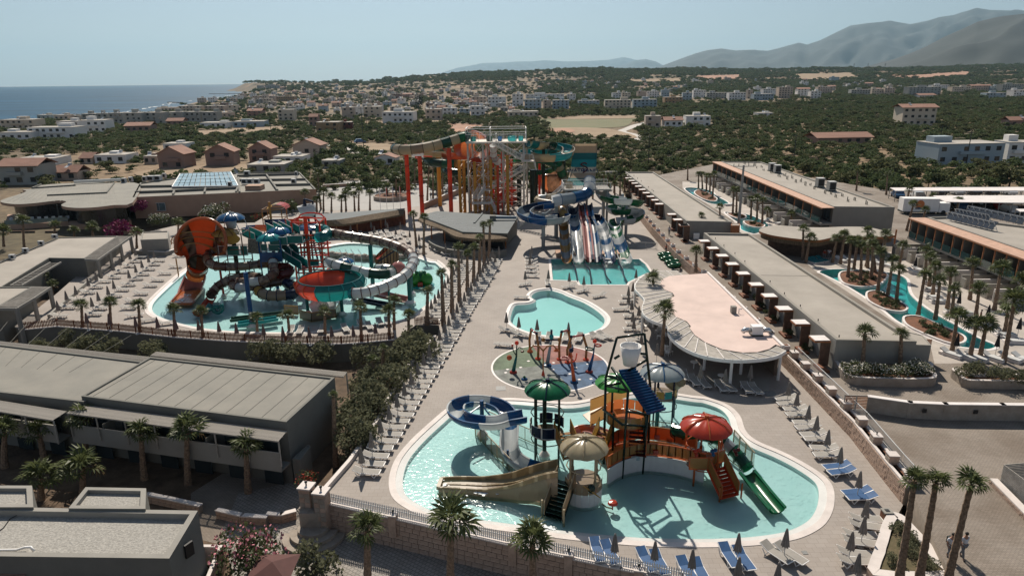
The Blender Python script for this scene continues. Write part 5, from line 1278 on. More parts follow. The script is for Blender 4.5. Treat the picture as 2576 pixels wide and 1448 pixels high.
for xx,Y in ((xs,YF),(xb,YB)):
 for a,b in zip(xx,xx[1:]):
  for i,(z0,z1) in enumerate(zip(lv,lv[1:])):bars(g,[((a,Y,z0),(b,Y,z1)),((b,Y,z0),(a,Y,z1)),((a,Y,z1-.1),(b,Y,z1-.1))],.085,'tower')
for a,b in zip(xs,xb):
 for i,(z0,z1) in enumerate(zip(lv,lv[1:])):bars(g,[((a,YF,z0),(b,YB,z1)),((a,YF,z1-.1),(b,YB,z1-.1))],.085,'tower')
obj('top_deck',MB().box(((xs[0]+xs[-1])/2-b0.x+.2,2.75,Tz+.05),(xs[-1]-xs[0]+1.0,6.5,.28)),C_['tower'],g)
xl,xr=xs[0]-.3,xs[-1]+.5
for a,b in [((xl,YF-.4),(xr,YF-.4)),((xl,YB+.4),(xr,YB+.4)),((xl,YF-.4),(xl,YB+.4)),((xr,YF-.4),(xr,YB+.4)),(((xl+xr)/2,YF-.4),((xl+xr)/2,YF+3))]:railing(g,(a[0],a[1],Tz+.15),(b[0],b[1],Tz+.15),1.5,M_white,.3,.05)
zt=cz
for a,b in [((xl,YF-.3),(xr,YF-.3)),((xl,YB+.3),(xr,YB+.3)),((xl,YF-.3),(xl,YB+.3)),((xr,YF-.3),(xr,YB+.3)),(((xl*.6+xr*.4),YF-.3),((xl*.6+xr*.4),YB+.3))]:bars(g,[((*a,zt),(*b,zt))],.1,M_white,'roof_bar')
for x in (xl,xl*.6+xr*.4,xr):
 for Y in (YF-.3,YB+.3):bars(g,[((x,Y,Tz),(x,Y,zt))],.09,M_white,'roof_post')
fl=lambda x,y,Y=YF-1.2:Q('j',x,y,Y)
stairs(g,fl(1430,262),fl(1850,492),1.3,16,'tower',M_white);o_=fl(1915,500);obj('landing',MB().box(o_-g.location,(2.4,2.4,.15)),C_['tower'],g)
a,b=fl(1830,500),fl(1990,500);railing(g,a,b,1.3,M_white,.2);railing(g,b,fl(2030,620),1.2,M_white,.2)
stairs(g,fl(1960,510,YF-.2),fl(1990,620,YF+1.8),1.5,8,'tower',None);stairs(g,fl(1900,600,YF-.3),fl(1400,890,YF-.3),1.1,18,'tower',M_white)
obj('landing',MB().box(fl(1340,900,YF-.3)-g.location,(2.2,2.2,.15)),C_['tower'],g);stairs(g,fl(1290,880,YF-.8),fl(1195,1035,YF-2.5),1.4,12,'tower',M_white)
obj('landing',MB().box(fl(1285,1085,YF-2.6)-g.location,(4.0,2.0,.15)),C_['tower'],g);railing(g,fl(1160,1095,YF-3.5),fl(1415,1095,YF-3.5),1.3,M_white,.2);stairs(g,fl(1410,1085,YF-2.6),fl(1480,1215,YF-2.6),1.2,8,'tower',M_white)
for x,y,c,w_ in [(1160,215,'teal',1.0),(1375,170,'blk',.9),(1390,205,'green',.8),(1530,205,'blue',.8),(1700,200,'cyan',1.6),(1820,215,'cyan',.9)]:
 p=Q('j',x,y,YF+1.5)-g.location;obj('start_tub',MB().lathe([(.15*w_,-.5),(.55*w_,-.45),(.6*w_,.35),(.5*w_,.42)],12,(p.x,p.y,Tz+.7),200,500),C_[c],g,True)
 # ---------- red, ochre and dark green support posts of the raft slides -----------
g=thing('raft_slide','green and cream raft slide curving out from the tower top over tall red-orange posts','water slide',tuple(P('j',270,1180)))
pt=path([('j',1100,185,137.5),('j',1040,165,137.5),('j',900,205,137),('j',750,250,136.5),('j',600,290,136),('j',420,325,135.5),('j',230,345,135.5),('j',110,338,137),('j',75,330,139.5),('j',130,350,142)],5)
flume(g,pt,.98,['dgreen','green','beige','dgreen','beige','beige','tan','beige','beige'],4,-180,180,n=14,ring='blk')
flume(g,path([('j',150,365,142.5),('j',350,385,142.5),('j',560,385,142.5),('j',720,385,142),('j',850,415,141)],5),.95,['beige','white','beige','beige','orange'],4,175,365,ring='beige')
for x,y,tp,Y in [(270,1180,272,137),(450,1220,430,134.5),(852,1195,322,134.5)]:
 b_=Q('j',x,y,Y);b_.z=0;tz=Q('j',x,tp,Y).z;post(g,b_,tz,.42,'rorange',False)
 o0=g.location
 for z_ in (tz*.35,tz*.7):obj('post_flange',MB().cyl(Vector((b_.x,b_.y,z_-.08))-o0,Vector((b_.x,b_.y,z_+.08))-o0,.5,n=12),C_['red'],g)
for a,b in [((250,400),(150,405)),((250,450),(140,400)),((300,385),(420,395)),((440,440),(345,440)),((445,500),(350,450)),((460,435),(590,440)),((850,345),(730,325)),((850,420),(740,335)),((850,345),(790,440))]:bars(g,[(Q('j',*a,136),Q('j',*b,136))],.18,'rorange','support_arm')
g2=thing('funnel_slide','huge orange funnel ring rising behind the slide tower','water slide',tuple(Q('j',1150,700,148)))
fc=Q('j',1170,330,147);r0=(Q('j',1400,330,147)-Q('j',925,330,147)).length/2
o0=g2.location;Mx=Matrix.Rotation(R(90),3,'X')@Matrix.Rotation(R(-12),3,'Y')
for k in range(8):o=obj('funnel_wall',MB().lathe([(r0*.35,-5),(r0*.9,-1.5),(r0*1.02,1.0),(r0*1.02,2.0),(r0*1.08,2.0),(r0*1.08,.8),(r0*.95,-1.7)],6,fc-o0,k*45,k*45+45,Mx),C_['orange' if k%4!=2 else 'brown'],g2,True);sharpen(o,40)
flume(g2,path([('j',790,390,142),('j',900,425,141),('j',1050,455,141.5),('j',1250,460,143),('j',1330,440,146)],5),1.35,['orange','orange','rorange','orange'],5,178,362,ring='orange')
obj('funnel_support',MB().cyl(Vector((fc.x,fc.y+1,0))-o0,Vector((fc.x,fc.y+1,fc.z-r0))-o0,.5),C_['ochre'],g2)
g3=thing('dark_green_tube','dark green tube slide looping left of the tower above the parking','water slide',tuple(Q('j',695,1070,146)))
flume(g3,path([('j',660,420,147),('j',560,430,146),('j',510,470,144),('j',560,515,141.5),('j',700,530,140),('j',900,540,139.5)],6),.85,['dgreen','green','dgreen','dgreen'],5,-180,180,ring='blk',n=14)
flume(g3,path([('j',905,540,139.5),('j',1000,540,139.5),('j',1090,535,140)],5),.85,['yellow','ochre'],5,-180,180,ring='ochre',n=14)
flume(g3,path([('j',770,620,144),('j',820,645,142),('j',950,665,141),('j',1100,675,141),('j',1290,660,142),('j',1500,655,144)],6),.75,['dgreen','blk','dgreen','dgreen','white'],5,-180,180,ring='blk',n=12)
b_=Q('j',697,1072,146);b_.z=0;post(g3,b_,Q('j',697,420,146).z,.42,'post',False)
for x,yt,Y in [(978,490,135.2),(1040,495,138),(1120,520,140),(1188,510,135.3),(1250,560,139),(1412,480,135.3),(1480,560,138),(1340,500,140),(1640,420,134.9)]:
 b_=Q('j',x,1000,Y);b_.z=0;post(g3,b_,Q('j',x,yt,Y).z,.3,'post',False)
for k in range(8):
 z0,z1=k*1.25,(k+1)*1.25;a,b=Q('j',978,1000,138.5),Q('j',1040,1000,141);bars(g3,[((a.x,a.y-3,z0),(b.x,b.y-3,z1)),((b.x,b.y-3,z0),(a.x,a.y-3,z1))],.11,'post')
 a,b=Q('j',1188,1000,139),Q('j',1412,1000,142);bars(g3,[((a.x,a.y-3,z0),(b.x,b.y-3,z1)),((a.x,a.y-3,z1),(b.x,b.y-3,z1))],.09,'post')
g4=thing('red_slide_frame','bright red steel slide frame with a white chute behind the tower stairs','water slide',tuple(Q('j',1560,1200,143)))
for x,yt,Y in [(1440,470,145),(1505,560,135),(1570,370,139),(1610,480,146),(1695,480,144),(2080,470,149)]:
 b_=Q('j',x,1000,Y);b_.z=0;post(g4,b_,Q('j',x,yt,Y).z,.25,'rorange',False)
for k in range(7):
 z0,z1=1+k*1.4,1+(k+1)*1.4;a,b,c=Q('j',1440,1000,145),Q('j',1570,1000,143),Q('j',1695,1000,144);bars(g4,[((a.x,a.y,z0),(b.x,b.y,z1)),((b.x,b.y,z0),(c.x,c.y,z1)),((a.x,a.y,z1),(c.x,c.y,z1))],.1,'rorange')
flume(g4,path([('j',1430,285,141),('j',1440,380,142),('j',1450,450,143),('j',1500,520,144),('j',1600,545,145)],5),.7,['white','white','grey','white'],4,-180,180,ring='red',n=12)
for y0,c1 in [(930,'red'),(985,'ochre'),(1060,'red'),(1120,'wine')]:flume(g4,path([('j',1360,y0+45,143),('j',1460,y0+25,145),('j',1560,y0-40,147),('j',1760,y0-60,149)],5),.8,[c1,'red',c1],6,178,362)
g5=thing('green_tube_coil','thin bright green tube slide winding right of the tower','water slide',tuple(Q('j',2140,1000,146)))
flume(g5,path([('j',1730,480,144),('j',1900,500,143),('j',2100,505,142),('j',2240,540,142),('j',2290,590,143),('j',2220,640,144.5),('j',2050,665,146),('j',1850,680,146),('j',1600,685,146),('j',1400,710,145),('j',1370,760,143.5),('j',1440,800,142.5),('j',1520,820,143)],6),.5,['green','lime','green','green'],5,-180,180,ring='dgreen',n=12)
flume(g5,path([('j',2270,430,146),('j',2320,500,147),('j',2350,570,148),('j',2390,670,149),('j',2410,720,150)],5),.95,['dgreen','green','beige','green'],4,-180,180,ring='blk',n=14)
for x,yt,yb,Y,r_ in [(2137,235,1000,143,.33),(1985,620,1000,141,.55),(2030,620,1000,146,.45),(2425,500,900,150,.25),(1800,560,1100,145,.5)]:
 b_=Q('j',x,yb,Y);b_.z=0;post(g5,b_,Q('j',x,yt,Y).z,r_,'blk',False)
for a,b in [((2137,240),(2010,300)),((2137,240),(2230,330)),((2137,300),(1900,290)),((2137,330),(2250,300))]:bars(g5,[(Q('j',*a,143),Q('j',*b,144))],.2,'blk','support_arm')
g6=thing('open_raft_spiral','wide teal and cream open spiral slide at the top right of the tower','water slide',tuple(Q('j',2137,1000,144)))
flume(g6,path([('j',1930,225,139.5),('j',2000,245,140.5),('j',2100,260,143),('j',2200,250,148),('j',2350,275,149.5),('j',2480,320,146),('j',2460,390,141),('j',2300,425,138.5),('j',2100,430,137.5),('j',1960,415,138.5),('j',1880,380,142),('j',1950,355,147),('j',2150,350,150),('j',2300,330,151)],5),1.15,['teal','beige','dgreen','cyan','beige','cyan','beige','beige','teal','cyan'],6,172,368,th=.1,ring='beige',n=12)
g7=thing('brown_bowl','big brown bowl slide low behind the tower','water slide',tuple(Q('j',2230,850,151)))
c=Q('j',2230,700,151);r_=(Q('j',2400,700,151)-Q('j',2065,700,151)).length/2;zc=c.z
for k in range(10):o=obj('bowl_wall',MB().lathe([(.5,-3.4),(r_*.6,-3.0),(r_*.95,-1.5),(r_*1.03,0),(r_*.95,.9),(r_*.85,1.0)],4,Vector((c.x,c.y,zc-.5))-g7.location,k*36,k*36+36),C_['brown' if k%3 else 'orange'],g7,True);sharpen(o,60)
obj('bowl_base',MB().cyl(Vector((c.x,c.y,0))-g7.location,Vector((c.x,c.y,zc-3.5))-g7.location,1.2,.8),C_['blk'],g7)
# ---------- boomerang wall with lettering --------------------------------------------
g=thing('ramp_wall','tall curved raft ramp with tan, teal and cream bands and a park logo','water slide',tuple(Q('D',1465,470,152)));o0=g.location
prof=[(362,152.5),(376,152),(395,151.5),(412,150.8),(430,149.5),(447,147.5),(460,144.5),(470,140)]
lft=[1445,1443,1441,1439,1436,1432,1428,1424];rgt=[1501,1501,1500,1499,1498,1496,1492,1488]
bandc=['ramptan','teal','cyan','sand','ramptan','teal','cyan'];ys_=[362,384.5,401.5,420.5,435,448,459,470]
def rp(x_f,y):
 for (y0,Y0),(y1,Y1) in zip(prof,prof[1:]):
  if y<=y1:t=(y-y0)/(y1-y0);break
 k=prof.index((y0,Y0));l=lft[k]+(lft[k+1]-lft[k])*t;r=rgt[k]+(rgt[k+1]-rgt[k])*t;return Q('D',l+(r-l)*x_f,y,Y0+(Y1-Y0)*t)
for i in range(7):
 mb=MB()
 for s_ in range(3):
  ya,yb=ys_[i]+(ys_[i+1]-ys_[i])*s_/3,ys_[i]+(ys_[i+1]-ys_[i])*(s_+1)/3;q=[rp(0,yb),rp(1,yb),rp(1,ya),rp(0,ya)];mb.face([p-o0 for p in q]);bk_=[p-o0+Vector((0,.25,0)) for p in q];mb.face(list(reversed(bk_)))
  for e in ((0,3),(1,2)):mb.face([q[e[0]]-o0,q[e[1]]-o0,bk_[e[1]],bk_[e[0]]]);mb.beam((q[e[0]]+q[e[1]])/2-o0+(q[e[0]]-q[e[1]])*.5,(q[e[0]]+q[e[1]])/2-o0-(q[e[0]]-q[e[1]])*.5,.22,.3)
 obj('ramp_band',mb,C_[bandc[i]],g)
def text3d(parent,s,loc,size,m_,rot,nm='lettering',sx=1.0,thick=.02):
 cu=bpy.data.curves.new(nm,'FONT');cu.body=s;cu.size=size;cu.align_x='CENTER';cu.align_y='CENTER';cu.extrude=thick;cu.offset=size*.025
 cu.materials.append(m_);t=bpy.data.objects.new(nm,cu);COL.objects.link(t);dg=bpy.context.evaluated_depsgraph_get();me=bpy.data.meshes.new_from_object(t.evaluated_get(dg));bpy.data.objects.remove(t)
 if not me.materials:me.materials.append(m_)
 o=new(nm,me,parent,loc);o.rotation_euler=rot;o.scale=(sx,1,1);return o
M_ink=mat('logo_navy',(.02,.05,.12),.5,0);M_ink2=mat('logo_maroon',(.10,.02,.02),.5,0)
wv=lambda xf,y:rp(xf,y)-o0+Vector((0,-.10,0));rot_=(R(80),0,0);W_=(rp(1,425)-rp(0,425)).length
text3d(g,'WATER',wv(.26,430.2),W_*.235,M_ink,rot_);text3d(g,'LAND',wv(.80,430.6),W_*.235,M_ink,rot_);text3d(g,'STELLA',wv(.33,423.6),W_*.12,M_ink2,rot_)
sc=[wv(.62,412),wv(.52,409.5),wv(.42,411),wv(.38,414),wv(.48,417),wv(.60,420),wv(.66,424.5),wv(.60,430),wv(.50,434)]
obj('snake_logo',MB().tube(smooth_loop([p+Vector((0,-.06,0)) for p in sc],4,False),.16,6),M_ink2,g,True)
for x in (0.1,.9):p=rp(x,380)+Vector((0,.8,0));bars(g,[((p.x,p.y,0),p)],.4,'tan','ramp_support')
# ---------- row of steep slides into the landing pool ----------------------------------
ZD=6.6
g=thing('slide_platform','grey launch platform with railings above the steep slides','platform',tuple(Q('k',1000,700,117)));o0=g.location;g.location.z=0;o0=g.location.copy()
pa,pb=Q('k',700,330,118),Q('k',1260,330,118);zpl=pa.z
obj('deck',MB().box(((pa.x+pb.x)/2-o0.x,118.5-o0.y,zpl),(pb.x-pa.x+1,4.5,.25)),M_plaster_l,g)
for x,Y in [(pa.x,116.6),(pb.x,116.6),(pa.x,120.5),(pb.x,120.5),((pa.x+pb.x)/2,116.6)]:obj('platform_post',MB().cyl((x-o0.x,Y-o0.y,0),(x-o0.x,Y-o0.y,zpl),.2),M_grey,g)
for a,b in [((pa.x-.5,116.3),(pb.x+.5,116.3)),((pa.x-.5,120.7),(pb.x+.5,120.7)),((pa.x-.5,116.3),(pa.x-.5,120.7))]:railing(g,(*a,zpl+.1),(*b,zpl+.1),1.1,M_white,.25)
a,b=Q('k',1270,250,121),Q('k',1130,330,119);stairs(g,(pa.x-.3,119,zpl),(pa.x-8,121,.3),1.3,18,'grey',M_white)
obj('splash_guard',MB().beam(Q('k',700,360,121.5)-o0,Q('k',1090,360,121.5)-o0,.1,1.3),C_['cyan'],g)
def lane_slide(name,label,pts,r,cols,seg,end=True,**k):
 g=thing(name,label,'water slide',tuple(P('k',*pts[-1][1:3])) if pts[-1][3]<30 else (0,0,0));pp=path(pts,6);flume(g,pp,r,cols,seg,**k);return g
E=lambda x,y:('k',x,y,.6)
g=lane_slide('yellow_lane','leftmost steep slide with ochre and blue-grey bands',[('k',670,790,109),('k',672,850,107.5),('k',680,980,104.5),('k',695,1150,101.3),E(712,1295)],.7,['ochre','ochre','grey','ochre','grey','yellow','grey','ochre'],3,a0=180,a1=360)
flume(g,path([('k',600,560,116),('k',650,620,114),('k',670,700,111.5),('k',672,800,109)],5),.62,['yellow','beige','yellow','beige'],4,-180,180,ring='ochre',n=12)
flume(g,path([('k',745,260,119),('k',745,350,118),('k',690,395,118),('k',600,425,119),('k',450,450,120),('k',330,462,120.5),('k',320,500,119),('k',480,530,117),('k',600,560,116)],5),.62,['beige','tan','beige','beige','grey'],5,-180,180,ring='tan',n=12)
g=lane_slide('stepped_lane','second steep slide with a white and blue-grey stepped trough',[('k',795,540,114),('k',805,690,111.5),('k',825,790,109.5),('k',835,900,106.8),('k',855,1100,102.5),E(875,1285)],.8,['navy','grey','white','blue','white','white','grey','white'],4,a0=180,a1=360)
for i,(dx,cols,lb) in enumerate([(0,['wine','red','pink','wine','pink','pink','pink'],'pink and red racing slide, left one of the twin lanes'),(80,['navy','blue','grey','blue','grey','blue','grey'],'blue racing slide, right one of the twin lanes')]):
 g=lane_slide('racing_lane',lb,[('k',930+dx*.95,515,114),('k',945+dx,660,111.5),('k',965+dx,740,110),('k',988+dx,840,107.5),('k',1010+dx*1.1,1050,103),E(1032+dx*1.15,1290)],.58,cols,4,a0=195,a1=345,th=.14)
g=lane_slide('wide_blue_lane','wide steep slide with blue and white bands fed by the blue spiral',[('k',1110,700,111),('k',1160,760,109.5),('k',1205,860,107.5),('k',1235,960,105),('k',1262,1120,102),E(1300,1295)],.95,['navy','blue','white','grey','white','grey','blue','white','blue'],3,a0=180,a1=360)
g=lane_slide('wide_green_lane','rightmost steep slide with green and white bands fed by the green spiral',[('k',1450,745,110.5),('k',1380,770,109),('k',1370,840,107.5),('k',1400,940,105.2),('k',1465,1130,101.8),E(1525,1295)],.95,['dgreen','green','white','green','white','green','white','blue','green','white'],3,a0=180,a1=360)
g=thing('blue_spiral','big blue and white open spiral slide left of the steep lanes','water slide',tuple(P('k',390,1150)))
flume(g,path([('k',1028,215,119),('k',1028,290,117.5),('k',1000,370,116.5),('k',930,425,115.5),('k',800,455,114.5),('k',620,480,113.5),('k',520,500,113.3)],4),.98,['grey','white','blue','blue','grey','white'],4,-180,180,ring='blue',n=14)
flume(g,path([('k',520,515,113.3),('k',350,535,112.8),('k',180,580,111),('k',120,650,107.6),('k',250,715,104.6),('k',430,735,103.8),('k',600,715,105),('k',670,690,108),('k',600,680,111),('k',760,690,113),('k',950,690,113),('k',1110,700,111)],5),1.0,['blue','navy','grey','blue','blue','grey','white','blue','blue'],5,178,362,th=.1,ring='grey')
post(g,P('k',390,1150),5.8,.3,'grey',False,arms=[Q('k',250,680,106),Q('k',520,600,112),Q('k',560,700,105)]);b_=Q('k',570,700,114);b_.z=0;post(g,b_,7,.35,'grey',False)
g=thing('green_spiral','green and white open spiral slide right of the steep lanes','water slide',tuple(P('k',1510,1010)))
flume(g,path([('k',1195,300,119),('k',1200,370,117.5),('k',1250,425,115.5),('k',1400,455,113.6),('k',1580,470,113.2),('k',1690,490,115),('k',1640,520,118.5),('k',1500,545,119.5),('k',1340,575,117),('k',1400,605,113.2),('k',1560,600,112.6),('k',1680,610,114),('k',1690,680,113),('k',1600,730,111.8),('k',1450,745,110.5)],5),.98,['white','white','green','white','green','white','dgreen','green','white','green'],5,178,362,th=.1,ring='grey')
for x,yb,yt in [(1210,730,450),(1465,960,400),(1525,1010,540)]:b_=P('k',x,yb);post(g,b_,Q('k',x,yt,b_.y).z,.25,'grey',False)
for i,(x0,x1) in enumerate([(395,630),(1510,1960)]):
 a,b=P('k',x0,1140),P('k',x1,1148 if i==0 else 1160);g=thing('pool_railing',['grey railing left of the steep slides','grey railing right of the steep slides under the rubble wall'][i],'railing',tuple(a),0,'railings beside the steep slides');railing(g,a,b,1.0,M_grey,.2,.04)
g=thing('lane_ropes','blue wavy lane divider hoses lying in the landing pool','lane rope',tuple(P('e',1740,710)))
for x0,x1,x2 in [(1735,1765,1780),(1830,1870,1885),(1958,1985,2030),(2085,2120,2155)]:
 q=path([('e',x0,712,-.05),('e',x0+18,745,-.05),('e',x1,775,-.05),('e',x1+8,815,-.05),('e',x2,870 if x0<1800 or x0>1900 else 880,-.05)],5);obj('hose',MB().tube([p-g.location for p in q],.12,6),C_['navy'],g,True)
b_=P('k',1290,1240);obj2=thing('concrete_pedestals','low concrete pedestals between the slide exits','pedestal',tuple(P('k',790,1290)))
for x in (605,790,955,1190,1395):p=P('k',x,1260)-obj2.location;obj('pedestal',MB().box((p.x,p.y+.6,.3),(.9,2.6,.6)),M_peach,obj2)
# foam where slides meet the water
M_foam=mat('white_water',(.78,.82,.82),.6,.08,3)
def foam(label,t,spots,z=-.085,n=26,sp=1.0):
 rnd=random.Random(len(label));mb=MB()
 for x,y in spots:
  c=P(t,x,y,z)
  for k in range(n):
   a=rnd.uniform(0,6.28);d=abs(rnd.gauss(0,.6))*sp;p=c+Vector((math.cos(a)*d,math.sin(a)*d*.8-.3,.0));s=rnd.uniform(.04,.16)*(1.2-min(1,d/2));m_=rnd.randint(4,6);a0=rnd.uniform(0,6);mb.face([p+Vector((math.cos(a0+6.283*j/m_)*s*rnd.uniform(.6,1.4),math.sin(a0+6.283*j/m_)*s*.7,rnd.uniform(.0,.03))) for j in range(m_)])
 return tag(obj('water_foam',mb,M_foam),label,'foam',kind='stuff')
foam('white foam where the steep slides meet the landing pool','k',[(712,1325),(880,1325),(1035,1322),(1125,1322),(1305,1335),(1530,1335)],n=60)
# ---------- left play structure ---------------------------------------------------------
WL=-.4
g=thing('orange_funnel_slide','giant orange funnel slide with camouflage stripes at the left of the left pool','water slide',tuple(P('l',300,1100)));o0=g.location
ctr=path([Q('l',425,520,83.0),Q('l',420,590,85.2),Q('l',402,690,86.0),Q('l',385,810,85)],4)
rad=[3.05,3.3,3.25,3.05,2.9,2.6,2.35,2.1,1.85,1.6,1.45,1.35,1.25];rad=(rad+[1.2]*40)[:len(ctr)]
N_=20
def fring(i,r_,k):
 p=ctr[i];t=(ctr[min(i+1,len(ctr)-1)]-ctr[max(0,i-1)]).normalized();s=Vector((1,0,0));u=s.cross(t).normalized()
 if u.y>0:u=-u
 a=R(160+220*k/N_);return p+s*(r_*math.cos(a))+u*(r_*math.sin(a))
for k in range(N_):
 mb=MB();c_=C_['camo'] if k in (4,5,6,13,14,15) else C_['orange']
 for i in range(len(ctr)-1):
  q=[fring(i,rad[i],k)-o0,fring(i,rad[i],k+1)-o0,fring(i+1,rad[i+1],k+1)-o0,fring(i+1,rad[i+1],k)-o0];mb.face(q);mb.face([fring(i,rad[i]+.1,k)-o0,fring(i+1,rad[i+1]+.1,k)-o0,fring(i+1,rad[i+1]+.1,k+1)-o0,fring(i,rad[i]+.1,k+1)-o0])
 obj('funnel_panel',mb,c_,g,True)
obj('funnel_rim',MB().tube([fring(0,rad[0]+.08,k)-o0 for k in range(N_+1)],.2,6),C_['orange'],g,True)
for i,rr_ in ((3,3.5),(6,3.0),(9,2.3)):
 p=ctr[i];
 for dr in (0,.35):
  arc=[p+Vector((math.cos(R(a))*(rr_+dr),.4-math.sin(R(a))*1.2,math.sin(R(a))*1.9+.2))-o0 for a in range(0,181,15)];tr_=obj('truss_arc',MB().tube(arc,.07,5),C_['ochre'],g)
 a1=[p+Vector((math.cos(R(a))*(rr_+(.35 if (a//15)%2 else 0)),.4-math.sin(R(a))*1.2,math.sin(R(a))*1.9+.2))-o0 for a in range(0,181,15)];obj('truss_web',MB().tube(a1,.04,4),C_['ochre'],g)
flume(g,path([ctr[-1],('l',380,880,2.0),('l',355,960,1.5)],4),1.22,['camo','orange'],4,-180,180,n=16,ring='wine')
flume(g,path([('l',345,975,1.5),('l',320,1050,1.0),('l',290,1130,.6),('l',270,1190,.35)],4),[1.3]*13,['pink','pink','pink'],4,180,360,n=14,th=.1)
q=[P('l',*v,.12) for v in [(155,1190),(455,1170),(300,1370),(0,1370)]];q=[p-o0 for p in q]
m=MB();m.face(q);obj('runout_tray',m,C_['orange'],g);m=MB()
for a,b in ((q[0],q[3]),(q[3],q[2]),(q[2],q[1])):m.beam(a+Vector((0,0,.1)),b+Vector((0,0,.1)),.16,.3)
obj('runout_edge',m,C_['orange'],g)
for x,yb,yt in [(120,980,735),(250,900,700)]:b_=P('l',x,yb);post(g,b_,Q('l',x,yt,b_.y).z,.09,'ochre',False)
def tube_slide(name,label,pts,r,cols,k=5,seg=4,ring='wine',posts=(),a0=-180,a1=180,n=12):
 pp=path(pts,k);g=thing(name,label,'water slide',(pp[-1].x,pp[-1].y,0));flume(g,pp,r,cols,seg,a0,a1,n=n,ring=ring)
 for t,x,yb,yt,r_,c in posts:
  b_=P(t,x,yb,WL);top=Q(t,x,yt,b_.y);pz=min(pp,key=lambda v:(v-top).length);post(g,b_,top.z,r_,c,True,arms=[pz] if (pz-top).length<4 else None)
 return g
tube_slide('brown_tube_slide','brown camouflage tube slide circling the toucan-yellow tower',[('l',700,620,5.2),('l',600,640,5.0),('l',520,700,4.6),('l',530,790,4.2),('l',640,840,3.9),('l',800,850,3.7),('l',1000,845,3.5),('l',1200,820,3.5),('l',1340,810,3.6)],.55,['camob','brown','camob','tan'],posts=[('l',745,1280,870,.14,'red')])
tube_slide('brown_tube_slide','lower brown tube slide ending in a red open chute',[('l',1230,1000,2.6),('l',1080,975,2.5),('l',900,1010,2.3),('l',760,1060,1.9),('l',660,1120,1.4),('l',590,1200,.8),('l',560,1245,.6)],.55,['camob','brown','tan'])
g=thing('red_chute','narrow red open chute running out into the left pool','water slide',tuple(P('l',450,1400)));flume(g,path([('l',570,1255,.8),('l',520,1330,.65),('l',455,1400,.6),('l',380,1470,.55)],4),.55,['red','rorange','red'],4,190,350)
tube_slide('grey_snake_tube','white and snake-patterned tube winding below the blue tower',[('l',1420,780,4.3),('l',1425,860,3.8),('l',1440,930,3.3),('l',1380,1000,2.9),('l',1250,1045,2.6),('l',1080,1060,2.4),('l',920,1060,2.2),('l',865,1095,2.0),('l',930,1130,1.9),('l',1080,1130,1.8),('l',1300,1090,1.8),('l',1480,1060,1.9),('l',1650,1040,1.9)],.55,['white','camob','camob','brown','camob'],posts=[('l',1140,1700,925,.25,'blue')])
tube_slide('wine_tube','short dark maroon tube between the blue tower and the big bowl',[('l',1500,850,3.6),('l',1620,860,3.3),('l',1650,920,3.0),('l',1560,960,2.8),('l',1480,970,2.6)],.55,['wine','red','wine'])
tube_slide('tan_tube','tan ribbed tube slide low above the water under the blue tower',[('l',1225,1130,1.6),('l',1230,1190,1.4),('l',1320,1235,1.3),('l',1450,1250,1.2),('l',1600,1240,1.2)],.62,['tan','yellow','tan','tan'],ring='navy')
tube_slide('dark_tube','dark navy tube end beside the big bowl',[('l',1600,1235,1.2),('l',1700,1225,1.3),('l',1720,1160,1.6),('l',1680,1110,1.9),('l',1600,1075,2.0)],.6,['navy','navy','camob'],ring='navy')
g=tube_slide('long_curved_tube','long camouflage and white tube sweeping round the right of the left pool into the bowl',[('m',530,350,6.6),('m',620,345,6.6),('m',740,370,6.5),('m',900,395,6.2),('m',1080,425,6.0),('m',1250,475,5.7),('m',1380,540,5.3),('m',1435,620,4.8),('m',1400,710,4.3),('m',1310,800,3.8),('m',1170,875,3.4),('m',1020,930,3.15),('m',900,958,3.0),('m',770,965,2.9)],.62,['camob','camob','camob','camob','camob','camob','camob','camob','camob','brown','camob','white','white','white','white','white','white','white','white','white','white','cyan','cyan'],k=5,seg=3,posts=[('m',1015,900,460,.28,'teal'),('m',1400,1080,740,.28,'teal'),('m',1190,1135,915,.13,'teal'),('m',1418,985,560,.2,'teal')])
g=tube_slide('green_white_slide','green and white slide curling above the bowl',[('m',540,640,4.6),('m',640,670,4.4),('m',740,700,4.1),('m',860,730,3.7),('m',980,755,3.4),('m',1100,765,3.2),('m',1190,755,3.1),('m',1200,725,3.2),('m',1120,712,3.3),('m',1040,718,3.2)],.62,['grey','white','dgreen','white','white','dgreen','dgreen','white','dgreen'],ring='dgreen')
g=thing('teal_red_bowl','huge half red, half teal bowl slide in the left pool','water slide',tuple(P('m',700,1200,WL)));o0=g.location
c=P('m',570,815,3.9);rb=(P('m',910,815,3.9)-P('m',235,815,3.9)).length/2;zc=3.9
for k in range(16):
 a0=k*22.5-78;red_=90<=((a0+11)%360)<270
 o=obj('bowl_section',MB().lathe([(.6,-2.3),(rb*.55,-2.15),(rb*.85,-1.7),(rb*1.02,-.9),(rb*1.05,-.3),(rb*.93,.12)],3,c-o0,a0,a0+22.5),C_['red' if red_ else 'teal'],g,True);sharpen(o,60)
 f_=lambda rr,z:c-o0+Vector((rr*math.cos(R(a0)),rr*math.sin(R(a0)),z));obj('bowl_rib',MB().tube([f_(rb*.86,-1.75),f_(rb*1.05,-.9),f_(rb*1.08,-.3),f_(rb*.94,.14)],.05,5),C_['orange' if red_ else 'cyan'],g)
obj('bowl_rim',MB().tube([c-o0+Vector((rb*.93*math.cos(R(a)),rb*.93*math.sin(R(a)),.12)) for a in range(0,361,10)],.09,6),C_['teal'],g)
for x,yb,yt in [(700,1200,1000),(345,1190,1020),(820,1060,960)]:b_=P('m',x,yb,WL);post(g,b_,2.6,.2,'teal')
flume(g,path([('m',560,1060,1.6),('m',480,1100,.9),('m',400,1145,.4)],5),1.0,['white','white','white'],4,-180,180,n=14)
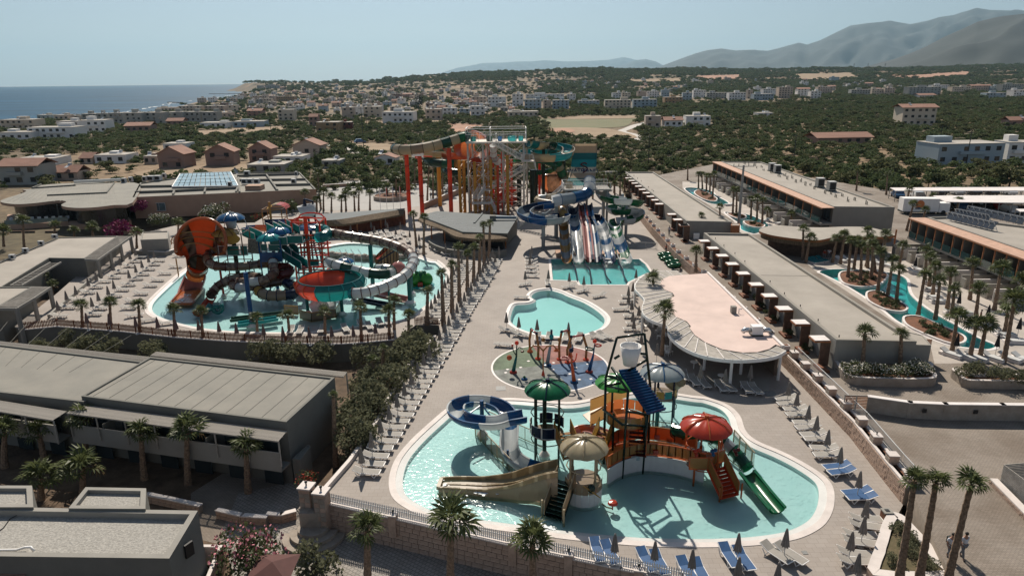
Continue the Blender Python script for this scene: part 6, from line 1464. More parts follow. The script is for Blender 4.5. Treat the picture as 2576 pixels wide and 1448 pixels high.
# towers of the left structure
def frame_tower(name,label,t,x0,x1,yb,ytop,col,r_=.09,levels=3,depth_=2.6,extra=True):
 a=P(t,x0,yb,WL);b=P(t,x1,yb,WL);zt_=Q(t,(x0+x1)/2,ytop,a.y).z;g=thing(name,label,'play tower',(a.x,a.y,WL));o0=g.location;cs=[(a.x,a.y),(b.x,b.y),(b.x,b.y+depth_),(a.x,a.y+depth_)]
 for x,y in cs:obj('tower_post',MB().cyl((x-o0.x,y-o0.y,0),(x-o0.x,y-o0.y,zt_-WL),r_,n=8),C_[col],g,True)
 for l in range(1,levels+1):
  z=WL+(zt_-WL)*l/levels
  for i in range(4):p,q=cs[i],cs[(i+1)%4];bars(g,[((*p,z),(*q,z))],r_*1.2,col,'cross_bar')
 if extra:
  for i in (0,1,3):
   p,q=cs[i],cs[(i+1)%4];bars(g,[((*p,WL+.3),(*q,WL+(zt_-WL)/levels))],r_,col,'brace')
 return g,cs,zt_
g,cs,zt_=frame_tower('toucan_tower','play tower with brown posts, a yellow shell canopy and a blue fluted top canopy','l',735,1085,1230,400,'brown',.08,4,2.8)
mid=Vector(((cs[0][0]+cs[1][0])/2,cs[0][1]+1.4,0));parasol(g,(mid.x,mid.y,Q('l',915,188,mid.y).z),(Q('l',1100,190,mid.y)-Q('l',730,190,mid.y)).length/2,.75,'blue','white',12)
parasol(g,(mid.x-.5,mid.y-1,Q('l',865,400,mid.y-1).z),(Q('l',1045,400,mid.y)-Q('l',690,400,mid.y)).length/2,.7,'yellow','brown',10)
zt1=Q('l',915,200,mid.y).z
for x,y in cs:obj('canopy_post',MB().tube([Vector((x,y,zt_))-g.location,Vector((x*.75+mid.x*.25,y,zt1-.2))-g.location,Vector((mid.x,mid.y,zt1+.3))-g.location],.05,6),M_whitew,g)
sh=MB();cN=Q('l',850,430,mid.y-1.6)-g.location
for k in range(9):
 a_=R(-80+20*k);a_2=R(-80+20*(k+1));sh.face([cN+Vector((math.sin(a_)*.35,-.1,.55)),cN+Vector((math.sin(a_2)*.35,-.1,.55)),cN+Vector((math.sin(a_2)*1.25,-.5,-.2-.9*math.cos(a_2)*.8)),cN+Vector((math.sin(a_)*1.25,-.5,-.2-.9*math.cos(a_)*.8))])
obj('shell_hood',sh,C_['yellow'],g,True)
obj('bucket',MB().lathe([(.01,0),(.55,0),(.75,1.1),(.68,1.1)],12,Q('l',850,320,mid.y)-g.location),M_whitew,g,True)
zp=Q('l',880,690,cs[0][1]).z
obj('tower_floor',MB().box((mid.x-g.location.x,mid.y-g.location.y,zp-WL),(cs[1][0]-cs[0][0],2.8,.12)),C_['brown'],g)
for x0,x1,c in [(795,960,'teal'),(985,1075,'teal'),(680,780,'wine')]:
 a,b=Q('l',x0,690,cs[0][1]-.1),Q('l',x1,690,cs[0][1]-.1);panel(g,a,b,zp,zp+1.25,c,'white')
obj('climbing_net',MB().beam(Q('l',1075,560,mid.y)-g.location,Q('l',1270,580,mid.y)-g.location,.04,1.9),mat('net_grey',(.22,.2,.17),.9,.3,6),g)
pc=P('l',910,1230,WL);post(g,(mid.x,mid.y,WL),zp+2.5,.28,'blk')
g,cs,zt_=frame_tower('blue_tower','bright blue play tower with two turquoise fluted canopies','l',1310,1600,1250,480,'blue',.09,3,2.2)
mid=Vector(((cs[0][0]+cs[1][0])/2,cs[0][1]+1.1,0));parasol(g,(mid.x-.2,mid.y-.6,zt_),1.55*1.0,.75,'cyan','blue',12,name='near_canopy');parasol(g,(mid.x+.2,mid.y+2.2,zt_+.25),1.6,.75,'blue','cyan',12,name='far_canopy')
z1=Q('l',1400,650,cs[0][1]).z;z0=Q('l',1400,780,cs[0][1]).z;panel(g,cs[0],cs[1],z0,z1,'blue','blue');obj('tower_floor',MB().box((mid.x-g.location.x,mid.y-g.location.y,z0-WL),(2.0,2.0,.12)),C_['blue'],g)
panel(g,(cs[0][0]+.1,cs[0][1]+.3),(cs[0][0]+.9,cs[0][1]+.3),z1+.1,z1+1.0,'teal','white');panel(g,(cs[0][0]+1.1,cs[0][1]+.3),(cs[1][0],cs[0][1]+.3),z1+.1,z1+1.0,'teal','white');post(g,(mid.x,mid.y,WL),z0+3.2,.2,'blue')
g,cs,zt_=frame_tower('red_tower','tall red frame tower with teal guard panels behind the big bowl','m',235,520,880,230,'rorange',.13,5,3.0,False)
mid=Vector(((cs[0][0]+cs[1][0])/2,cs[0][1]+1.5,0));post(g,(mid.x,mid.y-1.4,WL),Q('m',370,175,mid.y-1.4).z,.26,'rorange',False)
for i in (0,2):
 p,q=cs[i],cs[(i+1)%4];L_=[Vector((p[0]+(q[0]-p[0])*k/8,p[1]+(q[1]-p[1])*k/8,zt_+.75*math.sin(math.pi*k/8)**.5)) for k in range(9)];obj('top_arch',MB().tube([v-g.location for v in L_],.09,6),C_['rorange'],g)
for x0,x1,y1,y0 in [(243,358,355,415),(388,505,345,410),(330,455,610,680)]:
 a,b=Q('m',x0,y0,cs[0][1]-.1),Q('m',x1,y0,cs[0][1]-.1);panel(g,a,b,a.z,Q('m',x0,y1,cs[0][1]).z,'teal','white')
for y in (420,495,545,720):a,b=Q('m',235,y,cs[0][1]),Q('m',520,y,cs[0][1]);bars(g,[(a,b),((a.x,a.y+3,a.z),(b.x,b.y+3,b.z)),(a,(b.x,b.y+3,b.z))],.14,'rorange','cross_bar');
obj('tower_floor',MB().box((mid.x-g.location.x,mid.y-g.location.y,Q('m',370,425,cs[0][1]).z-WL),(cs[1][0]-cs[0][0],2.8,.12)),C_['yellow'],g)
g=thing('teal_stairs','teal covered stair flights climbing between the blue and red towers','stairs',tuple(P('l',1700,1000)))
for a,b in [(('l',1380,330,90),('l',1560,420,88.5)),(('l',1560,300,91),('l',1740,400,88)),(('l',1590,560,86),('l',1730,700,84.5)),(('l',1540,670,85),('l',1860,870,83)),(('l',1050,400,90),('l',1230,480,88))]:stairs(g,Q(*a),Q(*b),1.1,9,'teal','white',fillc='teal')
for x,y,Y in [(1540,520,85.5),(1750,500,86)]:p=Q('l',x,y,Y);obj('landing',MB().box(p-g.location,(2.2,2.2,.12)),C_['teal'],g);panel(g,(p.x-1.1,p.y-1.1),(p.x+1.1,p.y-1.1),p.z,p.z+1.0,'teal','white')
for x,y,Y in [(1400,480,89),(1580,640,85),(1740,600,86),(1850,880,83)]:p=Q('l',x,y,Y);bars(g,[((p.x,p.y,WL),p)],.12,'teal','post')
g,cs,zt_=frame_tower('ochre_tower','ochre frame tower with a red and cream barrel canopy behind the blue tower','l',1330,1595,620,60,'ochre',.09,4,2.5,False)
aa=Q('l',1330,60,cs[0][1]);bb=Q('l',1595,60,cs[0][1]);
for k in range(6):
 f0,f1=math.pi*k/6,math.pi*(k+1)/6;m=MB();cx_,rr_=(aa.x+bb.x)/2,(bb.x-aa.x)/2
 q=[Vector((cx_-rr_*math.cos(f),Y_,zt_+.8*math.sin(f)))-g.location for f,Y_ in ((f0,aa.y),(f1,aa.y),(f1,aa.y+2.5),(f0,aa.y+2.5))];m.face(q);obj('barrel_canopy',m,C_['red' if k in (3,4,5) else 'yellow'],g)
post(g,(cs[0][0]+1.4,cs[0][1]-.2,WL),zt_+1.3,.2,'ochre',False)
g=thing('tipping_bucket','grey tipping bucket on a dark blue frame behind the red tower','tipping bucket',tuple(Q('m',345,190,97)));g.location.z=0;o0=g.location
pa,pb=Q('m',290,190,97),Q('m',410,170,97);pt_=Q('m',300,-10,97);pu=Q('m',390,15,97)
for a,b in [(Vector((pa.x-.5,pa.y,0)),pt_),(Vector((pb.x+.4,pb.y,0)),pu),(pt_,pu),(Vector((pa.x+1,pa.y+2,0)),pt_)]:obj('frame_bar',MB().beam(a-o0,b-o0,.22),C_['navy'],g)
obj('bucket',MB().lathe([(.01,0),(.95,0),(1.35,1.6),(1.25,1.6),(.9,.2)],14,Q('m',350,165,97)-o0,M=Matrix.Rotation(R(-8),3,'Y')),M_whitew,g,True)
g=thing('family_slide','blue and orange banded slide behind the left towers','water slide',tuple(Q('l',1340,340,96)));flume(g,path([Q('l',1340,225,97),Q('l',1500,225,98),Q('l',1640,225,98.5),Q('l',1760,240,98)],5),1.1,['navy','blue','orange','yellow'],4,175,365);flume(g,path([Q('l',1020,300,96),Q('l',1180,290,96),Q('l',1330,290,96)],5),.7,['blue','orange','orange'],4,180,360)
g=thing('fluted_parasol','flat bright blue fluted canopy behind the red tower','canopy',tuple(Q('m',360,300,92)));g.location.z=0;c=Q('m',360,285,92);parasol(g,c,2.1,.5,'blue','navy',12);post(g,(c.x,c.y,0),c.z+.4,.12,'navy',False)
tube_slide('teal_tube_end','teal curled tube opening right of the red tower',[('m',440,300,7.0),('m',510,310,6.9),('m',540,345,6.7),('m',500,380,6.5),('m',440,385,6.4)],.7,['teal','cyan','teal'],ring='teal')
# small things in the left pool
g=thing('frog_house','green frog-shaped play house standing in the left pool','water toy',tuple(P('m',1512,880,-.1)));
for dx in (-.75,.75):
 obj('frog_cheek',MB().ball((dx,.2,.75),.85,12,1.05),C_['lime'],g,True);obj('frog_eye',MB().ball((dx*.7,0,1.75),.25,8),C_['green'],g,True);obj('frog_foot',MB().ball((dx*1.3,-.7,.1),.4,8,.4),C_['lime'],g,True)
obj('frog_back',MB().ball((0,.7,.9),.9,12,1.0),C_['green'],g,True);obj('red_ramp',MB().box((0,-.5,.3),(.6,.8,.5)),C_['red'],g);obj('lily_pad',MB().lathe([(.01,.05),(1.75,.05),(1.8,0)],20),C_['cyan'],g)
g=thing('octopus_toy','pink octopus-shaped toy beside the pirate ship','water toy',tuple(P('m',1280,790,-.1)));obj('head',MB().ball((0,0,1.1),1.1,14,.95),C_['pink'],g,True)
for k in range(7):a=k*.9;obj('tentacle',MB().tube([(math.cos(a)*.8,math.sin(a)*.8,.8),(math.cos(a)*1.2,math.sin(a)*1.2,.4),(math.cos(a)*1.5,math.sin(a)*1.5,.1),(math.cos(a+.2)*1.6,math.sin(a+.2)*1.6,.4)],[.22,.2,.15,.08],6),C_['pink'],g,True)
g=thing('pirate_ship','brick-patterned tilted pirate ship slide with a red chute','water toy',tuple(P('m',1080,695,-.1)));o0=g.location
a,b=P('m',1075,695,0)-o0,P('m',1275,670,0)-o0;hull=MB()
L_=(b-a).length;d=(b-a).normalized();
for s_ in (-.9,.9):
 o=Vector((-d.y,d.x,0))*(s_+.9);hull.face([a+o,b+o,b+o+d*.4+Vector((0,0,3.2)),a+o+d*(L_*.55)+Vector((0,0,2.6)),a+o-d*.2+Vector((0,0,1.1))])
obj('ship_hull',hull,brick_mat('ship_boards',(.42,.24,.12),(.30,.15,.08),(.04,.02,.02),.45,.2,.03),g)
stn=Vector((-d.y,d.x,0))*1.8;st_=MB();st_.face([b,b+stn,b+stn+d*.4+Vector((0,0,3.2)),b+d*.4+Vector((0,0,3.2))]);obj('ship_stern',st_,C_['brown'],g)
f_=MB();f_.face([a+Vector((0,.1,1.0)),b+Vector((0,.1,2.7)),b+stn+Vector((0,0,2.7)),a+stn+Vector((0,0,1.0))]);obj('red_chute',f_,C_['red'],g);obj('blue_stripe',MB().beam(a+Vector((0,-.04,.9)),b+Vector((0,-.04,2.4)),.05,.18),C_['navy'],g)
g=thing('shell_arch','blue fluted arch canopy on white hoops at the back of the left pool','water toy',tuple(P('m',765,690,0)));parasol(g,P('m',720,640,1.9),1.3,.6,'blue','white',10)
for k,x in enumerate((705,765,825,900)):p=P('m',x,690,0)-g.location;obj('hoop',MB().tube([(p.x,p.y,0),(p.x,p.y,2.0),(p.x-.5,p.y+.5,2.5)],.05,6),M_whitew,g)
def kid_slide(label,t,a,b,w_,cols,z0=1.0):
 g=thing('small_slide',label,'water slide',tuple(P(t,*b,0)));flume(g,path([(t,a[0],a[1],z0),(t,(a[0]*2+b[0])/3,(a[1]*2+b[1])/3,z0*.4+.4*w_+.2),(t,(a[0]+b[0]*2)/3,(a[1]+b[1]*2)/3,z0*.1+.6*w_+.15),(t,b[0],b[1],.7*w_+.1)],4),w_,cols,12,195,345,th=.1);return g
kid_slide('long dark blue low slide in front of the bowl in the left pool','m',(840,1005),(1160,1065),.5,['navy'],.7);kid_slide('pale green and pink double slide under the long tube','m',(1050,940),(1340,1000),.7,['pink'],.8)
kid_slide('dark green low slide near the front edge of the left pool','d',(2130,1090),(1735,1135),.45,['dgreen'],.6);kid_slide('turquoise low slide near the front edge of the left pool','d',(2090,1125),(1790,1170),.45,['cyan'],.6)
g=thing('teal_snail_slide','small teal snail-shaped slide in the left pool','water toy',tuple(P('d',1640,1110,-.1)));obj('snail_shell',MB().tube([(math.cos(a)*r,0,.75+math.sin(a)*r) for a,r in [(k*.5,.1+k*.045) for k in range(15)]],.25,6),C_['teal'],g,True);obj('snail_slide',MB().tube([(-.6,0,1.1),(-1.2,0,.5),(-2.0,0,.1)],[.45,.35,.25],8),C_['teal'],g,True)
rk_=smooth_loop([P('m',*v) for v in [(525,570),(650,575),(780,590),(900,600),(1050,605),(1200,600),(1380,590)]],5,False);rnd=random.Random(4)
g=thing('rock_divider','low rock wall dividing the back lagoon from the left pool','rock wall',tuple(rk_[0]))
for p in rk_:q=p-g.location;s=rnd.uniform(.45,.8);obj('boulder',MB().ball((q.x,q.y,.1),s*.8,7,rnd.uniform(.7,1.1),5).ball((q.x+.6,q.y+.2,.05),s*.7,6,.9,4),M_stone_w,g)
for t,x,y,lb in [('d',2290,1100,'right'),('d',2180,1060,'left')]:pass
m=thing('tan_barrier','low tan barrier box around the pump under the bowl','barrier',tuple(P('m',380,1235,0)))
for a,b in [((258,1200),(380,1230)),((380,1230),(630,1190)),((630,1190),(675,1110)),((100,1150),(240,1160))]:panel(m,P('m',*a),P('m',*b),-.3,.75,'tan','yellow')
# ---------- front play structure ------------------------------------------------------------
WF=-.35
g=thing('blue_ring_slide','blue and white open ring slide at the left of the front play pool','water slide',tuple(P('n',430,600,WF)))
flume(g,path([('n',810,395,3.35),('n',740,410,3.3),('n',660,425,3.2),('n',560,455,3.0),('n',430,455,2.9),('n',280,430,2.75),('n',190,370,2.65),('n',210,300,2.55),('n',330,265,2.45),('n',480,275,2.35),('n',600,320,2.25),('n',665,400,2.1),('n',675,490,1.8),('n',672,590,1.45),('n',670,690,1.1),('n',715,780,.8),('n',830,850,.5),('n',960,885,.3)],5),.58,['blue','blue','white','white','blue','blue','white','blue','white','blue','blue','blue','white','white','grey','white','blue','grey'],5,175,365,th=.07)
b_=P('n',430,600,WF);post(g,b_,Q('n',430,272,b_.y).z,.16,'blue',arms=[P('n',300,400,2.2),P('n',600,545,1.3)]);b_=P('n',660,860,WF);post(g,b_,.9,.09,'blue',False)
def deck_tower(name,label,t,cx,cy,r,zc,canopy,ribc,pc,nposts,zd,posts_px,hgt=.66):
 c=Q(t,cx,cy,zc);g=thing(name,label,'play tower',(c.x,c.y,WF));o0=g.location;parasol(g,c,r,hgt,canopy,ribc,12)
 for k in range(nposts):
  a=2*math.pi*k/nposts+posts_px;p=Vector((c.x+r*.72*math.cos(a),c.y+r*.72*math.sin(a),WF));obj('tower_post',MB().tube([p-o0,Vector((p.x,p.y,c.z-.25))-o0,Vector((c.x+r*.55*math.cos(a),c.y+r*.55*math.sin(a),c.z+.12))-o0],.075,8),C_[pc],g,True);obj('collar',MB().cyl((p.x-o0.x,p.y-o0.y,zd-WF),(p.x-o0.x,p.y-o0.y,zd-WF+.3),.11,n=8),C_[pc],g)
 obj('platform',MB().lathe([(.01,zd-WF),(r*.72,zd-WF),(r*.72,zd-WF-.1),(.01,zd-WF-.1)],16),C_['tan'],g)
 for f in (.35,.75):obj('hoop',MB().tube([Vector((r*.72*math.cos(R(a)),r*.72*math.sin(R(a)),(c.z-.4-WF)*f+.0)) for a in range(0,361,30)],.04,5),C_[pc],g)
 return g,c
g,c=deck_tower('green_canopy_tower','play tower with a green fluted canopy and navy curved guard panels','n',1018,180,1.62,43.5,'green','navy','blk',4,2.0,.7)
for a0,col in [(150,'navy'),(205,'navy'),(250,'navy'),(20,'navy'),(70,'navy')]:
 o=obj('curved_panel',MB().lathe([(1.25,2.4),(1.25,3.2)],5,a0=a0,a1=a0+42).lathe([(1.23,3.2),(1.23,2.4)],5,a0=a0,a1=a0+42),C_[col],g,True);obj('panel_frame',MB().tube([Vector((1.26*math.cos(R(a0+x)),1.26*math.sin(R(a0+x)),z)) for x,z in ((0,2.4),(14,2.4),(28,2.4),(42,2.4),(42,3.2),(28,3.2),(14,3.2),(0,3.2),(0,2.4))],.03,4),M_whitew,o)
post(g,P('n',990,790,WF),5.6,.15,'blk')
g,c=deck_tower('beige_canopy_tower','round beige tower with a cream fluted canopy at the front of the pool','n',1350,700,1.55,38.6,'beige','beige','beige',4,1.3,.6)
for k in range(9):a0=180+k*20;obj('curved_wall',MB().lathe([(1.2,0),(1.2,1.15)],3,a0=a0,a1=a0+19.5),M_whitew,g,True);obj('curved_panel',MB().lathe([(1.21,1.15),(1.21,1.95)],3,a0=a0,a1=a0+19.5),C_['tan'],g,True)
o0=g.location;tx=[P('n',1410,1085,1.3)-o0];obj('toucan_toy',MB().ball((.35,-1.35,1.75),.25,8,1.3),C_['blk'],g,True);obj('toucan_wing',MB().tube([(-.2,-1.4,2.0),(.3,-1.5,1.7),(.9,-1.7,1.3)],[.03,.07,.03],5),C_['yellow'],g)
obj('mushroom_jet',MB().lathe([(.03,.75),(.25,.7),(.33,.55)],10,(1.75,-1.2,0)).cyl((1.75,-1.2,.1),(1.75,-1.2,.7),.04),C_['red'],g);obj('jet_arm',MB().tube([(1.1,-.8,.3),(1.4,-1.0,.15),(1.75,-1.2,.2)],.05,6),C_['beige'],g)
g=thing('beige_stairs','dark stair flight with tan side panels rising from the water to the beige tower','stairs',tuple(P('n',1060,1360,WF)));stairs(g,P('n',1190,1000,1.3),P('n',1070,1340,-.2),1.25,9,'blk','beige',fillc='tan')
for x,y in [(968,1320),(1165,1410)]:p=P('n',x,y,WF)-g.location;obj('newel_post',MB().cyl(p,p+Vector((0,0,1.2)),.07,n=8),C_['beige'],g)
g=thing('twin_beige_slide','wide beige twin-lane wavy slide running left from the beige tower','water slide',tuple(P('n',40,1040,WF)));o0=g.location
top_=[('n',1110,870,1.9),('n',990,895,1.7),('n',850,935,1.1),('n',700,975,.75),('n',560,985,.4),('n',420,990,.2),('n',240,985,.12),('n',60,990,.1)]
bot_=[('n',1110,975,1.9),('n',1010,990,1.7),('n',900,1020,1.2),('n',760,1060,.8),('n',620,1085,.45),('n',430,1100,.2),('n',230,1085,.12),('n',30,1075,.1)]
A1,B1=path(top_,4),path(bot_,4);mm_=[a.lerp(b,.5) for a,b in zip(A1,B1)]
for s_ in range(0,len(A1)-1,4):
 e_=min(len(A1)-1,s_+4);mb=MB()
 for i in range(s_,e_):mb.face([A1[i]-o0,A1[i+1]-o0,B1[i+1]-o0,B1[i]-o0])
 obj('lane_floor',mb,C_['tan'],g);mb=MB()
 for i in range(s_,e_):
  for L_,hh in ((A1,.55),(B1,.45),(mm_,.12)):
   h1=hh*(.35+.65*min(1,L_[i].z));h2=hh*(.35+.65*min(1,L_[i+1].z));a,b=L_[i]-o0,L_[i+1]-o0;t_=Vector((0,.05,0));mb.face([a-t_,b-t_,b-t_+Vector((0,0,h2)),a-t_+Vector((0,0,h1))]);mb.face([b+t_,a+t_,a+t_+Vector((0,0,h1)),b+t_+Vector((0,0,h2))]);mb.face([a-t_+Vector((0,0,h1)),b-t_+Vector((0,0,h2)),b+t_+Vector((0,0,h2)),a+t_+Vector((0,0,h1))])
  obj('lane_wall',mb,C_['beige'],g)
 mb=MB()
 for i in range(s_,e_):a,b=B1[i]-o0,B1[i+1]-o0;mb.face([Vector((a.x,a.y-.06,-.0)),Vector((b.x,b.y-.06,0)),b+Vector((0,-.06,.1)),a+Vector((0,-.06,.1))])
 obj('slide_side',mb,C_['tan'],g)
obj('slide_lip',MB().beam(A1[-1]-o0+Vector((0,0,.08)),B1[-1]-o0+Vector((0,0,.08)),.25,.25),C_['beige'],g)
# curved pool wall with orange panels
g=thing('orange_deck','curved raised deck with orange guard panels on a white wall round the inner pool','play deck',tuple(P('o',400,1130,WF)))
arc_=smooth_loop([P('o',*v,WF) for v in [(130,1235),(245,1165),(400,1130),(540,1140),(690,1165),(862,1220)]],3,False);zd_=1.05
o0=g.location;
for a,b in zip(arc_,arc_[1:]):
 obj('deck_wall',MB().beam(hz_(a-o0,.7),hz_(b-o0,.7),.1,1.4),M_whitew,g);panel(g,a,b,zd_+.15,zd_+.95,'ochre','orange')
back_=[p+Vector((0,2.2,0)) for p in arc_];m=MB();band(m,up([p-o0 for p in arc_],zd_-WF),up([p-o0 for p in back_],zd_-WF),False);obj('deck_floor',m,C_['orange'],g)
for a,b in zip(back_[::3],back_[3::3]):panel(g,a,b,zd_+.1,zd_+1.1,'orange','ochre')
for x,y,c in [(345,1005,'white'),(500,965,'red'),(600,965,'red'),(510,855,'pink'),(600,865,'pink')]:p=Q('o',x,y,arc_[6].y+(.0 if y>900 else 2.0)-.15)-o0;obj('play_gadget',MB().box(p,(.35,.2,.3)) if x!=345 else MB().box(p,(.6,.04,.5)),C_[c] if x!=345 else mat('info_board',(.35,.45,.5),.6,.2,8),g)
g=thing('orange_ramp','long orange walkway with netted sides rising behind the inner deck','ramp',tuple(P('h',1380,560,WF)))
for a,b in [(('o',0,655,1.5),('o',300,540,2.3)),(('o',0,770,1.0),('o',120,700,1.9))]:
 p,q=P(*a),P(*b);m=MB();o0=g.location;m.face([p-o0,q-o0,q-o0+Vector((0,0,1.0)),p-o0+Vector((0,0,1.0))]);m.beam(p-o0+Vector((0,0,1.0)),q-o0+Vector((0,0,1.0)),.07);obj('ramp_side',m,C_['ochre'],g)
p,q=P('o',-20,720,1.2),P('o',230,600,2.0);obj('ramp_floor',MB().beam(p-g.location,q-g.location,1.6,.1),C_['ochre'],g);stairs(g,P('o',120,800,2.3),P('o',40,1010,1.1),1.0,8,'ochre','yellow',fillc='yellow')
for a,b in [(('n',1010,500),('n',1140,830))]:stairs(g,P('n',1150,560,2.2),P('n',1240,800,1.3),1.2,8,'ochre','yellow',fillc='ochre')
g,c=deck_tower('grey_canopy_tower','back play tower with a pale grey fluted canopy and blue ribs','o',552,365,1.75,49.5,'grey','blue','navy',5,1.9,.3)
obj('animal_head',MB().ball((.9,-.2,3.6),.8,12,1.15),C_['beige'],g,True);obj('animal_ear',MB().lathe([(.05,0),(.34,.0),(.36,.08)],12,(1.25,-1.0,3.7),M=Matrix.Rotation(R(90),3,'X')),C_['tan'],g);post(g,P('o',505,830,WF),2.0,.16,'teal')
for k in range(6):a0=180+k*30;obj('curved_panel',MB().lathe([(1.28,2.4),(1.28,3.0)],3,a0=a0,a1=a0+27),C_['cyan' if k%2 else 'yellow'],g,True)
g,c=deck_tower('red_canopy_tower','red-orange play tower with a scalloped red canopy at the right of the deck','o',885,775,1.72,41.0,'red','orange','orange',5,1.1,.2)
for i,(x,z) in enumerate([(-1.0,2.9),(.1,2.9),(1.6,2.9)]):obj('water_toy_cluster',MB().ball((x,-1.4,z),.16,7).ball((x+.2,-1.4,z+.1),.13,7).ball((x+.05,-1.5,z-.2),.12,7),C_[['red','blue','wine'][i]],g)
a,b=(c.x-1.3,c.y-1.25),(c.x+.2,c.y-1.3);panel(g,a,b,1.15,2.0,'ochre','orange');panel(g,(c.x+.3,c.y-.9),(c.x+1.3,c.y-.3),1.15,2.0,'ochre','orange')
g=thing('orange_stairs','red-orange stair flight with tan side panels leading down from the red tower','stairs',tuple(P('o',1060,1330,WF)));stairs(g,P('o',960,1085,1.15),P('o',1065,1310,-.1),1.3,8,'rorange','orange',fillc='ochre')
for x,y in [(985,1345),(1150,1315)]:p=P('o',x,y,WF)-g.location;obj('newel_post',MB().cyl(p,p+Vector((0,0,1.1)),.06,n=8),C_['orange'],g)
g=thing('green_tube_slide','green tube slide ending in a long open green chute at the right','water slide',tuple(P('o',1430,1390,WF)))
flume(g,path([('o',640,800,2.0),('o',740,820,2.1),('o',880,840,2.0),('o',1000,880,1.7),('o',1090,950,1.3),('o',1150,1020,.9),('o',1205,1095,.5)],5),.42,['dgreen','green','dgreen','green','grey','green'],4,-180,180,n=12,ring='dgreen')
flume(g,path([('o',1200,1095,.75),('o',1260,1170,.6),('o',1340,1270,.55),('o',1430,1375,.5)],5),.52,['green'],4,200,340,th=.1)
for i,(a,b,t) in enumerate([((900,905),(1150,1100),'o'),((1090,900),(1245,1080),'o'),((365,590),(700,950),'n'),((490,490),(1000,720),'n'),((450,830),(640,850),'o')]):
 p,q=P(t,*a,WF),P(t,*b,WF);g=thing('pool_barrier',['cream bar railing left of the green tube','cream bar railing right of the green tube','cream bar railing cutting across the water near the ring slide post','cream bar railing behind the ring slide','cream bar railing behind the orange deck'][i],'railing',tuple(p),0,'bar railings in the play pool');railing(g,p,q,1.15,'beige',.12,.04)
 # bucket gantry and blue flap
g=thing('bucket_gantry','dark green steel gantry carrying a big white tipping bucket','tipping bucket',tuple(P('o',245,1165,WF)));o0=g.location;YG=43.0
fq=lambda x,y,Y=YG:Q('o',x,y,Y)
p1,p2=P('o',245,1165,WF),P('o',400,1130,WF)
segs=[(p1,fq(290,500,p1.y)),(p2,fq(440,670,p2.y)),(fq(205,95),fq(120,400)),(fq(120,400),Vector((fq(110,860).x,YG,WF))),(fq(415,65),fq(460,470)),(fq(205,95),fq(415,65)),(fq(165,320),fq(290,500,p1.y)),(fq(440,260),fq(290,345)),(fq(120,380),fq(240,420)),(fq(125,460),fq(235,440)),(fq(290,500,p1.y),fq(120,460)),(fq(440,680,p2.y),fq(280,655,p1.y)),(fq(100,640),fq(250,760,p1.y)),(fq(250,755,p1.y),fq(420,770,p2.y)),(fq(460,470),Vector((fq(470,700).x,YG+.5,WF)))]
for a,b in segs:obj('gantry_bar',MB().cyl(a-o0,b-o0,.09,n=8),C_['blk'],g,True)
bc=fq(305,300);rbk=(fq(387,200)-fq(222,200)).length/2;obj('bucket',MB().lathe([(.01,0),(rbk*.62,0),(rbk,1.4),(rbk*.94,1.4),(rbk*.6,.15)],20,bc-o0),M_white,g,True)
obj('bucket_pin',MB().cyl(fq(185,255)-o0,fq(225,230)-o0,.09).cyl(fq(385,215)-o0,fq(425,220)-o0,.09),C_['blk'],g)
q=[Q('o',222,355,42.5),Q('o',350,338,43.5),Q('o',575,640,41.5),Q('o',440,675,40.5)];q=[p-o0 for p in q];fp=MB();fp.face(q);fp.face([p-Vector((0,0,.08)) for p in reversed(q)]);flp=obj('blue_flap',fp,C_['blue'],g)
for k in range(17):t=k/16;obj('flap_rib',MB().beam(q[0].lerp(q[3],t)+Vector((0,0,.08)),q[1].lerp(q[2],t)+Vector((0,0,.08)),.09,.13),C_['blue'],flp)
g2=thing('flat_parasol','flat light green canopy under the bucket gantry','canopy',tuple(Vector((fq(200,430).x,44.5,WF))));parasol(g2,Q('o',210,440,44.5),1.6,.45,'lime','green',12);post(g2,(g2.location.x,44.5,WF),Q('o',210,440,44.5).z+.3,.08,'blk',False)
g2=thing('round_orange_deck','round orange platform with curved panels under the bucket gantry','play deck',tuple(P('o',280,1000,WF)));c=Q('o',280,700,43.5);zz_=c.z-WF-.1
g2.location=(c.x,c.y,WF)
for k in range(12):a0=k*30;obj('curved_panel',MB().lathe([(1.55,zz_),(1.55,zz_+.75)],3,a0=a0,a1=a0+28.5),C_['ochre' if k>5 else 'orange'],g2,True)
obj('platform',MB().lathe([(.01,zz_),(1.5,zz_),(1.5,zz_-.12)],20),C_['orange'],g2);
for a in (.5,2.2,3.9,5.5):obj('tower_post',MB().cyl((1.5*math.cos(a),1.5*math.sin(a),0),(1.5*math.cos(a),1.5*math.sin(a),zz_+.9),.08,n=8),C_['blk'],g2)
stairs(g2,(c.x+.7,c.y-.5,c.z-.1),(c.x+.4,c.y-2.2,1.2),1.2,8,'wine','orange',fillc='wine')
g2=thing('pink_bowl_slide','short pale pink slide curling out of the orange ramp','water slide',tuple(P('o',40,820,WF)));flume(g2,path([('o',240,880,1.3),('o',120,830,1.2),('o',20,790,.9),('o',-60,790,.6),('o',-120,830,.3)],5),.6,['orange','pink','pink'],4,180,360)
foam('white foam below the twin beige slide','n',[(600,1060),(420,1090),(100,1010)],z=.2,n=14,sp=.8);foam('white splashes by the front stairs and the bucket','n',[(950,1380),(1020,1400),(760,900)],n=34,sp=.9)
foam('white foam round the orange funnel run-out','l',[(260,1230),(200,1300),(120,1330)],z=.16,n=30,sp=1.1)
